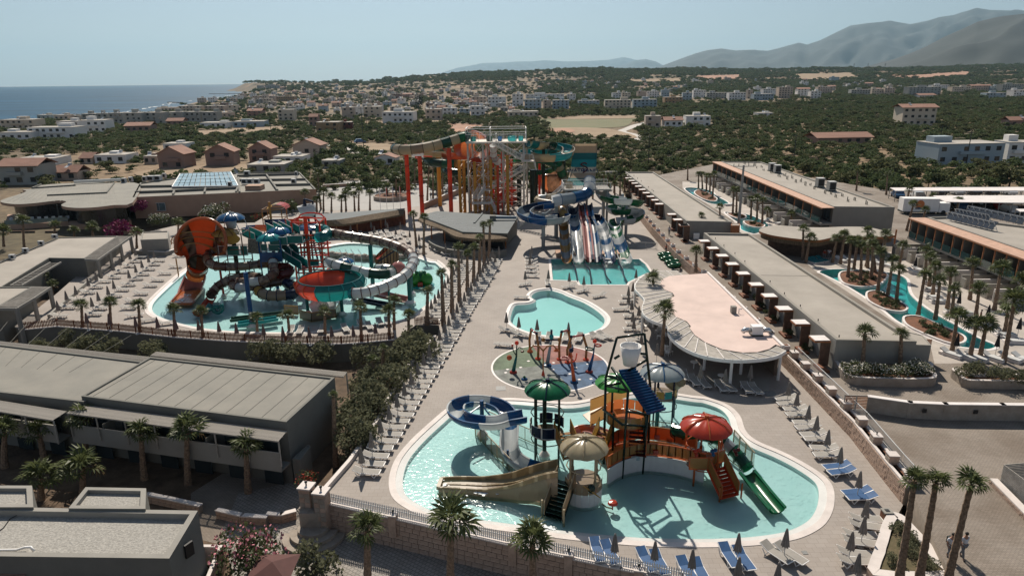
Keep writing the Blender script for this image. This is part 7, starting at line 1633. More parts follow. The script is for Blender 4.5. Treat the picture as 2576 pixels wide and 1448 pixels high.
# ---------- splash pad toys ---------------------------------------------------------------------
def toy_at(name,label,x,y):p=P('p',x,y);return thing(name,label,'water toy',tuple(p))
def cone_post(g,h,lean,col,foot,r0=.2,r1=.09):obj('toy_post',MB().cyl((0,0,.1),(lean,0,h),r0,r1,12),C_[col],g,True);obj('toy_foot',MB().lathe([(.34,0),(.36,.1),(.2,.2),(.01,.22)],12),C_[foot],g,True)
g=toy_at('spray_tree','green spray post with an orange ball on top at the left of the splash pad',520,780);cone_post(g,1.6,.3,'teal','red');obj('upper_post',MB().cyl((.3,0,1.6),(.35,0,2.75),.09,.05,8),C_['dgreen'],g);obj('ball',MB().ball((.35,0,2.95),.2),C_['rorange'],g,True)
obj('branch',MB().tube([(.3,0,1.7),(.05,0,2.1),(-.05,0,2.6)],.05,6),C_['dgreen'],g);obj('small_ball',MB().ball((-.05,0,2.7),.11),C_['red'],g,True);obj('crab_toy',MB().ball((-.35,0,1.5),.26,9),C_['orange'],g,True);obj('star_toy',MB().ball((.85,0,2.1),.2,5,.6,4),C_['brown'],g);obj('hook_arm',MB().tube([(.35,0,2.3),(.6,0,2.5),(.9,0,2.4)],.05,6),C_['dgreen'],g)
g=toy_at('spray_tree','orange spray post with a blue ball and red ring near the front',1640,960);cone_post(g,1.9,-.25,'orange','blue');obj('upper_post',MB().cyl((-.25,0,1.9),(-.3,0,2.9),.09,.06,8),C_['orange'],g);obj('ball',MB().ball((-.3,0,3.1),.22),C_['navy'],g,True);ring_=lambda cx_,cz_,r_:[(cx_+r_*math.cos(R(a)),r_*math.sin(R(a)),cz_) for a in range(0,361,30)]
obj('red_ring',MB().tube(ring_(-.85,2.35,.36),.09,6),C_['pink'],g,True);obj('branch',MB().tube([(-.25,0,1.9),(.1,0,2.2),(.2,0,2.8)],.06,6),C_['rorange'],g)
g=toy_at('spray_tree','blue spray post with green and red rings at the right of the splash pad',1915,770);cone_post(g,1.7,.35,'blue','red');obj('upper_post',MB().cyl((.35,0,1.7),(.45,0,2.8),.08,.05,8),C_['blue'],g);obj('ball',MB().ball((.45,0,3.05),.2),C_['rorange'],g,True);obj('green_ring',MB().tube(ring_(.0,2.3,.34),.07,6),C_['dgreen'],g,True);obj('red_ring',MB().tube(ring_(.75,2.65,.3),.07,6),C_['red'],g,True)
g=toy_at('flower_spray','orange double-headed flower spray on a thin pole in the splash pad',1070,830);obj('pole',MB().cyl((0,0,0),(0,0,2.6),.06,n=8),C_['ochre'],g);obj('pole_foot',MB().cyl((0,0,0),(0,0,.5),.17,.06,8),C_['rorange'],g)
for sx in (-1,1):obj('flower_arm',MB().tube([(0,0,2.4),(sx*.35,0,2.85),(sx*.9,0,2.95),(sx*1.2,0,2.6)],.07,6),C_['ochre'],g,True);obj('flower_head',MB().lathe([(.06,.2),(.2,0),(.28,-.1)],10,(sx*1.2,0,2.5)),C_['orange'],g,True)
g=toy_at('spray_gun_post','grey leaning post with a round spray head and blue foot',1145,650);obj('toy_post',MB().cyl((0,0,.1),(.35,.3,2.3),.2,.1,10),C_['grey'],g,True);obj('toy_foot',MB().lathe([(.4,0),(.4,.14),(.2,.2)],12),C_['blue'],g);obj('spray_head',MB().ball((.4,.3,2.8),.22,sz=1.2),C_['cyan'],g,True);obj('spray_nose',MB().cyl((.4,.3,3.0),(.4,.3,3.5),.11),C_['navy'],g);obj('cross_arm',MB().cyl((-.3,.3,2.5),(1.1,.3,2.5),.09),C_['navy'],g);
for sx in (-.35,1.15):obj('arm_ball',MB().ball((sx,.3,2.5),.2),C_['ochre'],g,True)
def arch(label,a,b,h,c1='ochre',c2='pink'):
 pa,pb=P('p',*a),P('p',*b);g=thing('spray_arch',label,'water toy',tuple(pa),0,'spray arches of the splash pad');d=pb-pa;d.z=0;u=d*.25
 obj('arch_leg',MB().tube([(0,0,0),(-.05,0,h*.5),u*.7+Vector((0,0,h*.95))],.12,8),C_[c1],g,True);obj('arch_leg',MB().tube([d,d+Vector((.05,0,h*.5)),d-u*.7+Vector((0,0,h*.95))],.12,8),C_[c1],g,True)
 obj('arch_top',MB().cyl(u*.7+Vector((0,0,h*.97)),d-u*.7+Vector((0,0,h*.97)),.11,n=8),C_[c2],g,True)
 for p in (Vector((0,0,.0)),d):obj('arch_foot',MB().lathe([(.3,0),(.28,.12),(.12,.2)],10,p),C_['rorange'],g)
 for p in (u*.7+Vector((0,0,h*.97)),d-u*.7+Vector((0,0,h*.97)),d+Vector((.04,0,h*.5))):obj('joint_ball',MB().ball(p,.15,8),C_['navy' if p.z>h*.6 else 'blue'],g,True)
arch('ochre and pink spray arch at the back left of the splash pad',(828,400),(975,530),2.6);arch('ochre and pink spray arch with green joint in the middle of the splash pad',(1370,540),(1560,480),2.9);arch('ochre and pink spray arch at the back right of the splash pad',(1520,600),(1855,545),2.7)
g=toy_at('bubbler','low blue bubbler mound with a green cap in the grey sector',725,905);obj('mound',MB().ball((0,0,.02),.32,12,.5),C_['blue'],g,True);obj('bubbler_cap',MB().ball((0,.02,.22),.13,8),C_['green'],g,True)
# ------------------------------------------------------------------ loungers and parasols
def lounger(cloth,back=22):
 g=new('sun_lounger');fm=MB()
 for s in (-.3,.3):fm.beam((-.95,s,.32),(.35,s,.32),.05,.05).beam((.35,s,.32),(.35+.62*math.cos(R(back)),s,.32+.62*math.sin(R(back))),.05,.05)
 fm.beam((-.95,-.3,.32),(-.95,.3,.32),.05);k=[obj('frame',fm,M_white,g)]
 for x0 in (-.6,.5):
  for s in (-.3,.3):k.append(obj('leg',MB().beam((x0-.22,s,.31),(x0,s,0),.045).beam((x0,s,0),(x0+.22,s,.31),.045),M_white,g))
 k.append(obj('seat_sling',MB().box((-.29,0,.345),(1.27,.58,.02)),cloth,g))
 k.append(obj('back_sling',MB().box((0,0,0),(.6,.58,.02),M=Matrix.Rotation(R(-back),3,'Y')),cloth,g));k[-1].location=(.35+.31*math.cos(R(back)),0,.345+.31*math.sin(R(back)))
 return g,[(c,[]) for c in k]
M_sling=mat('pale_sling',(.30,.28,.25),.8,.06,2);M_slb=mat('blue_sling',(.02,.08,.20),.7,.1,2);M_tealc=mat('teal_cushion',(.01,.16,.18),.8,.1,2);M_parc=mat('parasol_cloth',(.25,.225,.205),.85,.12,3);M_pard=mat('dark_parasol_cloth',(.03,.028,.03),.85,.1,3)
protoL={'w':lounger(M_sling),'b':lounger(M_slb),'f':lounger(M_sling,0)}
def daybed(c):
 g=new('daybed');k=[obj('base',MB().box((0,0,.12),(1.9,.75,.24)),M_copw,g),obj('mattress',MB().box((-.3,0,.29),(1.25,.7,.1)),c,g),obj('headrest',MB().box((.62,0,.42),(.68,.7,.1),M=Matrix.Rotation(R(-28),3,'Y')),c,g)];return g,[(x,[]) for x in k]
protoL['d']=daybed(M_whitew);protoL['t']=daybed(M_tealc)
def parasol_p(cl,n=8):
 g=new('closed_parasol');N=n*2;prof=[(.03,2.0),(.07,1.93),(.13,1.5),(.21,.98),(.2,.93)];vs=[];mb=MB()
 for r,z in prof:
  for j in range(N):a=6.2832*j/N;rr=r*(1.15 if j%2 else .68);vs.append((rr*math.cos(a),rr*math.sin(a),z-(.05 if j%2 and z<1.2 else 0)))
 mb.add(vs,[(i*N+j,(i+1)*N+j,(i+1)*N+(j+1)%N,i*N+(j+1)%N) for i in range(len(prof)-1) for j in range(N)])
 k=[obj('pole',MB().cyl((0,0,0),(0,0,2.06),.025,n=6),M_whitew,g),obj('folded_canopy',mb,cl,g),obj('cap',MB().lathe([(.07,1.96),(.06,2.04),(.01,2.08)],8),cl,g),obj('base',MB().lathe([(.2,0),(.2,.05),(.05,.08)],10),M_whitew,g)]
 return g,[(x,[]) for x in k]
protoU={'g':parasol_p(M_parc),'d':parasol_p(M_pard),'p':parasol_p(mat('pinkish_parasol_cloth',(.27,.17,.15),.85,.1,3))}
used={};rndf=random.Random(11)
def put(tabl,k,p,rz,label,cat,group):
 g,tr=tabl[k]
 if used.get((id(tabl),k)):o=clone(g,tr,p,rz,label,group);o['category']=cat
 else:used[(id(tabl),k)]=1;g.location=p;g.rotation_euler=(0,0,rz);tag(g,label,cat,group)
CN={'w':'white sun lounger','b':'blue sun lounger','f':'flat white lounger','d':'low white daybed','t':'teal-cushioned daybed'};UN={'g':'closed grey parasol','d':'closed black parasol','p':'closed pinkish parasol'}
def rowL(t,pts,kind,rz,where,group,z=0.0,side='left'):
 for i,(x,y) in enumerate(pts):put(protoL,kind,P(t,x,y,z+.004),R(rz+rndf.uniform(-6,6)),'%s %s from the %s, %s'%(nth(i),CN[kind],side,where),'sun lounger',group)
def rowU(t,pts,kind,where,group,z=0.0,side='left',h=1.95):
 "pts: middle of the folded canopy"
 for i,(x,y) in enumerate(pts):p=P(t,x,y,z+1.45);p.z=z;put(protoU,kind,p,rndf.random(),'%s %s from the %s, %s'%(nth(i),UN[kind],side,where),'parasol',group)
rowL('d',[(450,1135),(515,1068),(590,1012),(665,953),(727,912),(787,870),(865,838),(920,798),(980,754),(1020,718),(1060,688)],'w',178,'in the row by the bungalow wall','loungers on the left deck',side='near end')
rowL('d',[(710,1118),(755,1073),(820,1022),(868,978),(925,933),(972,895),(1030,850),(1080,815),(1125,777),(1165,740),(1200,712)],'w',178,'in the middle row of the left deck','loungers on the left deck',side='near end')
rowL('d',[(970,1072),(1000,1022),(1065,962),(1135,902),(1190,860),(1245,810),(1325,759),(1352,677)],'w',178,'in the row beside the left pool edge','loungers on the left deck',side='near end')
rowL('d',[(1015,1130),(1120,1166),(1255,1188)],'w',200,'at the left pool corner by the slat fence','loungers on the left deck')
rowL('d',[(2195,1245),(2265,1248),(2430,1240)],'w',95,'between slat fence and left pool','loungers between fence and left pool');rowL('e',[(30,1232),(150,1200),(210,1215),(290,1185),(350,1180)],'w',110,'right of the bowl between fence and pool','loungers between fence and left pool')
rowU('d',[(433,1045),(497,968),(568,930),(662,866),(722,822),(852,752),(903,712),(978,668),(1020,640)],'g','along the bungalow wall','parasols on the left deck',side='near end')
rowU('d',[(690,1018),(738,975),(812,930),(855,885),(970,806),(1021,765),(1068,730),(1118,690),(1160,658)],'g','in the middle of the left deck','parasols on the left deck',side='near end')
rowU('d',[(650,1138),(822,1145),(1020,1165),(1185,1170),(1325,1185),(1495,1192),(1648,1203),(1780,1215),(1985,1225),(2132,1240),(2330,1245),(2500,1240)],'p','behind the long slat fence','parasols behind the slat fence');rowU('e',[(255,1215),(88,1235)],'p','at the right end of the long slat fence','parasols behind the slat fence')
# long double row along the promenade
a,b=P('D',888,1205),P('D',1236,655);
for i in range(28):p=a.lerp(b,(i+.3)/28)+Vector((.45,0,0));put(protoU,'g',p,i,nth(i)+' closed grey parasol from the near end, in the long promenade row','parasol','parasols in the promenade row')
for i in range(56):
 p=a.lerp(b,(i+.45)/56)+Vector((.75+rndf.uniform(-.08,.08),0,.004));put(protoL,'w',p,R(176+rndf.uniform(-4,4)),nth(i)+' white sun lounger from the near end, in the long promenade row','sun lounger','loungers in the promenade row')
a,b=P('D',1085,815),P('D',1180,662)
for i in range(13):p=a.lerp(b,(i+.3)/13)+Vector((-.5,0,0));put(protoU,'g',p,i,nth(i)+' closed grey parasol from the near end, in the row beside the left pool','parasol','parasols beside the left pool')
for i in range(24):p=a.lerp(b,(i+.45)/24)+Vector((-.1,0,.004));put(protoL,'w',p,R(178+rndf.uniform(-4,4)),nth(i)+' white sun lounger from the near end, in the row beside the left pool','sun lounger','loungers beside the left pool')
rowU('m',[(782,285),(993,250),(1028,305),(1143,228),(1165,272),(1297,262),(1248,325),(1393,350),(1490,390)],'g','on the far deck behind the lagoon','parasols on the far deck')
rowL('m',[(890,360),(935,378),(1000,372),(1050,362),(1095,350),(1120,395),(1180,388),(1160,345),(1210,380),(1290,395),(1250,408),(1340,372),(1380,440),(1500,478)],'w',110,'on the far deck behind the lagoon','loungers on the far deck');rowL('e',[(600,597),(600,648),(705,625),(740,645),(795,668)],'w',170,'by the straw bar corner','loungers by the straw bar')
rowU('e',[(785,605),(853,635),(1058,630),(1187,632),(1158,690)],'g','near the straw bar front','parasols by the straw bar')
rowU('e',[(1435,625),(1425,655),(1420,705),(1385,815)],'g','left of the landing pool','parasols left of the landing pool',side='far end');rowL('e',[(1432,690),(1432,715),(1434,738),(1436,765),(1436,795),(1437,830)],'w',0,'in the column left of the landing pool','loungers left of the landing pool',side='far end')
rowL('e',[(1250,1240),(1345,1275)],'w',165,'at the lower left of the heart shaped pool','loungers round the heart shaped pool');rowL('e',[(1480,1300),(1560,1300),(1690,1300),(1790,1305)],'w',80,'behind the splash pad arches','loungers round the heart shaped pool');rowL('e',[(1930,1295),(1985,1285)],'w',130,'at the lower right of the heart shaped pool','loungers round the heart shaped pool')
rowL('e',[(1385,893),(1715,912),(1820,942),(1942,980)],'w',25,'above the heart shaped pool','loungers round the heart shaped pool');rowL('e',[(1355,992),(1220,1352)],'f',170,'left side of the middle deck','flat loungers of the middle deck',side='far end');rowL('e',[(1555,890)],'w',90,'between landing pool and heart shaped pool','loungers round the heart shaped pool')
rowU('e',[(1560,810),(1718,830),(1828,855),(2222,805),(1243,1135),(1337,1170),(1475,1190),(1712,1212)],'g','counting clockwise round the heart shaped pool','parasols round the heart shaped pool')
rowU('e',[(2198,905),(2165,935),(2165,990),(2190,1040),(2243,1085),(2198,1130),(2205,1180),(2262,1295),(2380,1375)],'g','beside the round bar pergola','parasols beside the round bar',side='far end');rowL('e',[(2250,965),(2170,985),(2150,1028),(2105,1082),(2190,1135),(2210,1190),(2190,1232),(2215,1320)],'w',0,'beside the round bar pergola','loungers beside the round bar',side='far end')
rowU('i',[(110,225),(258,248),(410,225)],'g','in front of the round bar','parasols in front of the round bar');rowL('i',[(15,265),(68,295),(128,310),(230,330),(280,332),(385,342),(436,348)],'w',95,'in front of the round bar','loungers in front of the round bar')
G='loungers along the terrace wall'
rowL('i',[(620,402),(635,432),(675,466),(690,497),(735,548),(750,577),(780,618),(805,648),(845,702),(865,742)],'w',0,'along the terrace wall',G,side='far end');rowL('i',[(920,812),(950,845),(1040,968),(1070,1000)],'b',8,'by the terrace wall','blue loungers by the terrace wall',side='far end')
rowL('i',[(1095,1132),(1095,1172),(1060,1228),(1060,1272),(1030,1340),(1030,1385)],'w',172,'beside the garden bed',G,side='far end')
rowU('i',[(637,328),(688,388),(757,468),(806,533),(874,618),(949,724),(1063,870),(1102,1048),(1088,1143),(1014,1238),(1054,1370)],'g','along the terrace wall','parasols along the terrace wall',side='far end');rowU('i',[(60,1345),(335,1248),(622,1220),(338,1392),(575,1425)],'g','on the nearest deck strip','parasols on the nearest deck');rowU('h',[(1640,1250),(1880,1295)],'g','behind the white picket fence','parasols behind the picket fence')
rowL('i',[(278,1355),(362,1372)],'b',100,'on the nearest deck strip','blue loungers by the fence');rowL('i',[(560,1338),(645,1342)],'w',118,'on the nearest deck strip','white loungers by the fence');rowL('h',[(1535,1322),(1610,1338),(1830,1382),(1905,1398)],'b',100,'behind the white picket fence','blue loungers by the fence');rowL('i',[(25,1440),(105,1450)],'b',100,'cut by the bottom edge','blue loungers by the fence')
Z=ZR+.01;rowL('f',[(975,720),(1010,715),(1050,708)],'t',110,'at the wavy pavilion','teal daybeds',Z);rowL('f',[(1190,710),(1240,705),(1480,735),(1540,748),(1745,800),(1780,785)],'d',110,'beyond the palm islands','white daybeds by the river',Z);rowL('f',[(1870,880),(1870,930),(1890,990),(1930,1022),(2040,1110),(2110,1110),(2210,1180),(2300,1200),(2430,1275),(2500,1325)],'d',175,'right bank of the river','white daybeds by the river',Z,side='far end');rowL('i',[(1610,130),(1700,145),(1760,150),(1860,152),(1960,155),(2040,160)],'d',120,'at the near tip of the river','white daybeds at the river tip',Z)
rowL('f',[(2460,965),(2270,850),(2130,850),(300,180),(420,240),(350,290),(520,290),(620,410),(740,430),(700,330)],'d',20,'scattered by the hotel yards','daybeds by the hotel yards',Z)
rowU('f',[(1775,635),(1760,715),(2090,990),(2310,1080),(2545,1180),(2075,1305),(2380,1310),(255,100),(385,230),(540,240)],'d','in the river courtyards','black parasols by the river',ZR)
for i,(x,y) in enumerate([(70,165),(235,245)]):p=P('i',x,y,.7);g=thing('round_table',['left','right'][i]+' small white round table at the round bar','table',(p.x,p.y,0));obj('table_top',MB().cyl((0,0,.68),(0,0,.72),.35,n=14),M_white,g);obj('leg',MB().cyl((0,0,0),(0,0,.68),.04),M_white,g)
rnd=random.Random(8)
cp=sorted(((lambda q:(q[0]+rnd.randint(-30,30),q[1]+rnd.randint(-40,40)))(rnd.choice([(2330,1200),(2400,1290),(2300,1250),(2450,1390)])) for _ in range(16)),key=lambda v:v[1])
for i,(x,y) in enumerate(cp):
 p=P('e',x,y);g=thing('bistro_chair',nth(i)+' white chair from the far end, under the left side of the round bar pergola','chair',tuple(p),rnd.random()*6,'white chairs under the pergola');obj('seat',MB().box((0,0,.4),(.42,.42,.04)),M_white,g);obj('backrest',MB().box((0,.2,.62),(.42,.04,.4)),M_white,g)
 for u,v in ((-.18,-.18),(.18,-.18),(-.18,.18),(.18,.18)):obj('leg',MB().box((u,v,.2),(.03,.03,.4)),M_white,g)
for i in range(12):p=P('e',2425+i*9.5,672+i*9,0);p.x-=.3*(i%2);g=tag(obj('rubber_ring',MB().tube([(p.x+.62*math.cos(k*.628),p.y+.62*math.sin(k*.628),.2+.28*(i%3)) for k in range(11)],.2,7),C_['green'],None,True),nth(i)+' green rubber ring from the far end of the pile by the rubble wall','rubber ring','green rubber rings by the wall')
# ------------------------------------------------------------------ palms
def fan(m_,dead=False):
 mb=MB();mb.beam((0,0,0),(.62,0,.05),.035,.03);n_=11
 for k in range(n_):
  a=R(-98+196*k/(n_-1));L_=.85*(.72+.28*math.cos(a*.6));c=Vector((.6,0,.05));d=Vector((math.cos(a),math.sin(a),0));s=Vector((-d.y,d.x,0))*.075;m1=c+d*L_*.6+Vector((0,0,.10 if k%2 else .04));tp=c+d*L_+Vector((0,0,-.14-.05*(k%3)))
  mb.face([c,m1-s,m1+s]);mb.face([m1-s,tp,m1+s])
 return mb.mesh('leaf',m_)
FAN,FAND=fan(M_palm),fan(M_palmd)
def leaf_mats(nl,seed,wind=0):
 rnd=random.Random(seed);out=[]
 for k in range(nl):
  el=R(80-105*(k/nl)**1.1+rnd.uniform(-14,10));az=k*2.399+rnd.uniform(-.2,.2);s=rnd.uniform(.75,1.2)*(1 if k<nl*.85 else .85)
  out.append((Matrix.Rotation(az,4,'Z')@Matrix.Rotation(-el,4,'Y')@Matrix.Rotation(rnd.uniform(-.5,.5),4,'X')@Matrix.Scale(s,4),el<R(-28)))
 return out
CROWNS=[]
for sd_ in range(4):
 mb=MB()
 for M_,dead in leaf_mats(15,sd_):
  src=FAND if dead else FAN;mb.cur=1 if dead else 0;mb.add([M_@v.co for v in src.vertices],[list(f.vertices) for f in src.polygons])
 CROWNS.append(mb.mesh('crown',[M_palm,M_palmd]))
def trunk_mesh(h,r,dx,dy,seed=0,m_=None):
 rnd=random.Random(seed);n_=max(6,int(h/.28));pts=[];rr=[]
 for k in range(n_+1):t=k/n_;pts.append(Vector((dx*t**1.3,dy*t**1.3,h*t)));rr.append(r*(1.25-.45*t+(.25*(1-t)**6))*(1.08 if k%2 else .93))
 mb=MB().tube(pts,rr,8);return mb.mesh('trunk',m_ or M_trunk)
pn=[0]
def palm(t,x1,y1,x0,y0,label,z=0.0,cr=1.0,near=False,r=.17,group=None,dry=False,k_=1.0):
 cr*=.70*k_;b_=P(t,x0,y0,z);tp=Q(t,x1,y1,b_.y);h=max(.5,tp.z-z);pn[0]+=1;g=thing('fan_palm',label,'palm tree',tuple(b_),0,group)
 o=new('trunk',trunk_mesh(h,r,tp.x-b_.x,0,pn[0]),g)
 top=Vector((tp.x-b_.x,0,h))
 if near:
  for M_,dead in leaf_mats(17,pn[0]):l=new('leaf',FAND if dead or dry else FAN,g);l.matrix_local=Matrix.Translation(top)@M_@Matrix.Scale(cr,4)
 else:c=new('crown',CROWNS[pn[0]%4],g,top,pn[0]*1.3);c.scale=(cr,cr,cr)
 return g
def palms(t,L_,where,group,**k):
 for i,q in enumerate(L_):palm(t,*q[:4],'%s fan palm from the left, %s'%(nth(i),where),cr=q[4] if len(q)>4 else 1.0,group=group,**k)
palms('d',[(615,1050,635,1330),(828,1030,850,1340),(1045,1045,1070,1370),(1310,1085,1330,1400),(1515,1100,1545,1410),(1935,1145,1950,1360),(2170,1125,2195,1380),(2450,1100,2455,1390)],'in front of the long slat fence','palms along the slat fence',z=ZL,near=True)
palms('e',[(140,1065,160,1440),(355,1095,368,1400),(395,1015,402,1350),(505,1120,512,1400)],'at the right end of the slat fence','palms along the slat fence',z=ZL,near=True)
palms('e',[(650,945,645,1190),(755,810,770,1190),(830,745,835,1095),(880,610,890,1010),(948,660,950,935),(1000,610,997,870),(1045,535,1040,810),(1070,445,1078,750),(1120,432,1113,705)],'in the slender row on the promenade','slender promenade palms',near=True,r=.2,k_=.85)
palms('e',[(540,365,565,600),(625,385,620,660)],'beside the straw bar','palms beside the straw bar');palms('e',[(2350,845,2350,1060,1.2),(2440,1085,2415,1420,1.3)],'growing through the round bar pergola','palms at the round bar',near=True);palms('f',[(105,640,100,790,1.1),(145,370,147,490,.8),(282,305,278,482,.9)],'in the planting of the long hotel rows','palms by the hotel rows',z=ZR)
palms('i',[(1092,0,1075,225,1.1),(1312,5,1300,225,.8)],'in the long oleander planter','palms of the long planter',z=ZR,near=True)
palms('e',[(0,245,0,335,1.3),(30,215,35,330,1.3),(95,220,100,330,1.3),(132,190,130,325,1.3),(215,205,215,325,1.3),(345,165,345,230,1.6),(412,85,412,230,1.8)],'in the parking plaza','palms in the parking plaza')
palms('j',[(80,720,90,980,1.4),(150,560,150,850,1.5),(345,530,345,840,1.5),(545,580,520,1050,1.4),(600,560,600,1030,1.5),(660,520,665,1010,1.6),(735,640,735,980,1.4),(820,560,820,950,1.5),(900,600,900,920,1.5)],'behind the red-orange slide posts','palms behind the red posts')
palms('d',[(175,415,185,615,1.5),(25,490,30,600,1.6),(415,445,410,530,1.3),(560,485,560,525,1.3),(695,465,700,522,1.5),(1030,505,1032,610,1.3),(1345,430,1345,500,1.4),(2300,200,2300,330,1.3),(2395,60,2420,320,1.8),(2440,200,2440,330,1.6),(2390,260,2390,340,1.4),(2500,230,2500,335,1.3)],'around the restaurant building','palms around the restaurant')
palms('d',[(508,775,512,900,.8),(330,830,335,960,1.1),(400,890,395,1000,.9)],'in the bungalow yards','palms in the bungalow yards',z=ZL)
palms('g',[(30,580,30,800,1.2),(235,585,270,770,1.3),(500,510,525,760,1.4),(845,600,868,870,1.35),(1120,590,1130,900,1.5),(1475,680,1490,950,1.35),(245,860,250,990,1.5),(500,800,500,960,1.7)],'in front of the dark hotel wings','palms before the dark hotel wings',z=ZL,near=True,r=.2)
palms('h',[(155,1170,160,1560,1.15),(655,1130,655,1620,1.7),(1145,1250,1150,1620,1.4)],'on the street below the picket fence','palms on the street',z=ZL,near=True,r=.2)
palms('i',[(1390,880,1300,1460,1.0),(1520,890,1420,1460,.95),(1730,905,1580,1520,1.1)],'rising from the bed at the lower right','palms in the lower right bed',z=ZR,near=True,r=.16,k_=.85)
palms('i',[(-120,700,-125,760,.5)],'tiny one by the planters','small planter palm') if False else None
palms('h',[(250,90,250,330,.6),(190,160,195,400,.7)],'with a dying crown in the hedge','dying palms in the hedge',z=ZL)
palms('g',[(2000,370,2015,790,.5)],'bare trunk beside the dark wing end wall','bare palm beside the wing',z=ZL)
palms('f',[(910,475,905,700),(960,540,930,720),(1165,545,1130,720),(1270,565,1245,835),(1320,560,1290,780),(1395,485,1395,760),(1350,600,1340,855),(1440,590,1420,850),(1400,640,1385,750),(1500,655,1470,950),(1530,520,1500,800),(1585,715,1545,975),(1635,785,1610,1020),(1665,595,1630,760),(1220,520,1190,730),(1420,545,1450,800)],'on and behind the round river islands','palms of the river islands',z=ZR,near=True)
palms('f',[(1840,635,1825,850),(1825,820,1775,1120),(1905,755,1885,970),(1940,870,1905,1150),(1870,690,1860,900),(2025,805,1995,1070),(2050,935,2025,1130),(2190,735,2165,1000,1.2),(2070,1140,2030,1400,1.2),(2235,930,2205,1160,1.1),(2400,780,2350,1080,1.3),(2215,1205,2165,1440,1.2),(2290,1195,2240,1440,1.2),(2500,1020,2420,1470,1.6),(2450,1100,2430,1250,1.1),(2560,860,2560,1050,1.2)],'on the right bank of the river','palms on the river bank',z=ZR,near=True)
palms('f',[(40,-10,38,100),(120,60,120,170),(145,60,150,170),(180,70,180,190),(210,70,205,200),(240,60,225,240),(385,180,378,360),(410,180,405,350),(520,250,515,390),(565,240,560,400),(605,260,600,430),(640,330,640,400),(820,360,820,440),(1015,400,1015,450),(1195,390,1195,445),(1320,40,1310,180,1.2),(1545,60,1535,210),(1710,175,1690,300),(1740,290,1690,480,1.1),(1830,330,1800,470),(2080,260,2070,330,1.1),(1890,225,1890,270)],'along the far river and the carports','palms of the far courtyard',z=ZR)
palms('e',[(1975,60,1980,190),(2010,70,2010,200),(2060,60,2055,195),(2100,90,2100,210),(2130,75,2135,190),(2170,110,2170,215),(2000,120,2000,220),(2060,130,2060,225)],'behind the far end of the hotel row','palms behind the slides',z=0)
# ------------------------------------------------------------------ shrubs and trees with leaf clumps
def clump(name,m_,n=340,lobes=7,seed=0,sz=.13,flat=.8,blossom=None,bn=0,hole=.0):
 rnd=random.Random(seed);L_=[(Vector((rnd.uniform(-.6,.6),rnd.uniform(-.6,.6),rnd.uniform(-.35,.45)*flat)),rnd.uniform(.3,.55)) for _ in range(lobes)];mb=MB()
 for k in range(n+bn):
  c,r_=rnd.choice(L_);d=Vector((rnd.gauss(0,1),rnd.gauss(0,1),rnd.gauss(0,1))).normalized();p=c+Vector((d.x,d.y,d.z*flat))*r_*rnd.uniform(.72,1.05);s=sz*rnd.uniform(.6,1.3);bl=k>=n
  if bl:s*=.75;p=c+Vector((d.x,d.y,abs(d.z)*flat))*r_*1.08
  mb.cur=1 if bl else 0;a=Vector((rnd.gauss(0,1),rnd.gauss(0,1),rnd.gauss(0,1))).normalized();a=(a+d*.6).normalized();u=a.orthogonal().normalized();v=a.cross(u);q=rnd.uniform(.45,1.0)
  mb.face([p-u*s,p-v*s*q,p+u*s,p+v*s*q])
 return mb.mesh(name,[m_,blossom or m_])
OLV=[clump('crown',[M_olive,M_olive3,M_olive][k],420,8,k,.13) for k in range(3)];GRO=[clump('crown',M_olive2,900,10,20+k,.075) for k in range(3)];BSH=[clump('crown',M_bush,420,8,40+k,.11) for k in range(2)]
OLW=clump('crown',M_bush,800,9,50,.07,blossom=M_flw,bn=260);OLP=clump('crown',M_bush,1300,12,51,.055,blossom=M_flp,bn=420);BGV=clump('crown',M_flm,500,8,52,.09);RDF=clump('crown',M_bush,420,8,53,.08,blossom=M_flr,bn=160)
TRK=MB().tube([(0,0,0),(.06,0,.5),(0,.03,1)],[.09,.065,.05],6).cyl((.03,0,.6),(.35,.1,1.1),.04,n=5).cyl((.03,0,.5),(-.3,-.1,1.1),.04,n=5).mesh('trunk',M_trunk2)
tn=[0]
def tree(name,cat,label,p,r,h,me,group=None,flat=1.0,trunk=True):
 tn[0]+=1;g=thing(name,label,cat,tuple(p),0,group);c=new('crown',me,g,(0,0,h-r*flat*.75),tn[0]*1.7);c.scale=(r,r,r*flat)
 if trunk:t_=new('trunk',TRK,g,(0,0,-.1),tn[0]);t_.scale=(r*.6,r*.6,max(.4,h-r*flat*.6))
 return g
for i,(t,x,y,r) in enumerate([('d',300,1360,1.2),('d',480,1310,1.3),('d',580,1380,1.0),('d',700,1360,1.8),('d',800,1390,1.6),('d',1165,1390,1.5),('d',1110,1270,.8),('d',2020,1400,2.1),('d',2200,1430,1.7),('d',2420,1440,1.8),('d',1240,1420,1.2)]):tree('olive_shrub','shrub',nth(i)+' grey-green olive shrub from the left at the foot of the garden wall',P(t,x,y,-.6)-Vector((0,0,1.4)),r,1.3+r,GRO[i%3],'shrubs below the garden wall')
for i,(t,x,y,r) in enumerate([('e',560,1310,2.0),('e',500,1400,1.8),('e',620,1400,1.9),('h',130,120,1.5),('h',300,120,1.9),('h',420,90,1.8),('h',360,180,1.9),('h',240,230,1.7),('h',330,280,1.9),('h',130,290,1.6),('h',240,340,2.0),('h',160,410,1.8),('h',90,450,1.9),('h',200,470,1.6),('h',60,560,1.8),('h',130,600,1.6),('h',20,500,1.3),('h',40,640,1.2)]):tree('hedge_tree','tree',nth(i)+' bushy olive tree from the far end of the thick hedge',P(t,x,y,.6)-Vector((0,0,2.6)),r,2.2+r,GRO[i%3],'olive hedge beside the promenade')
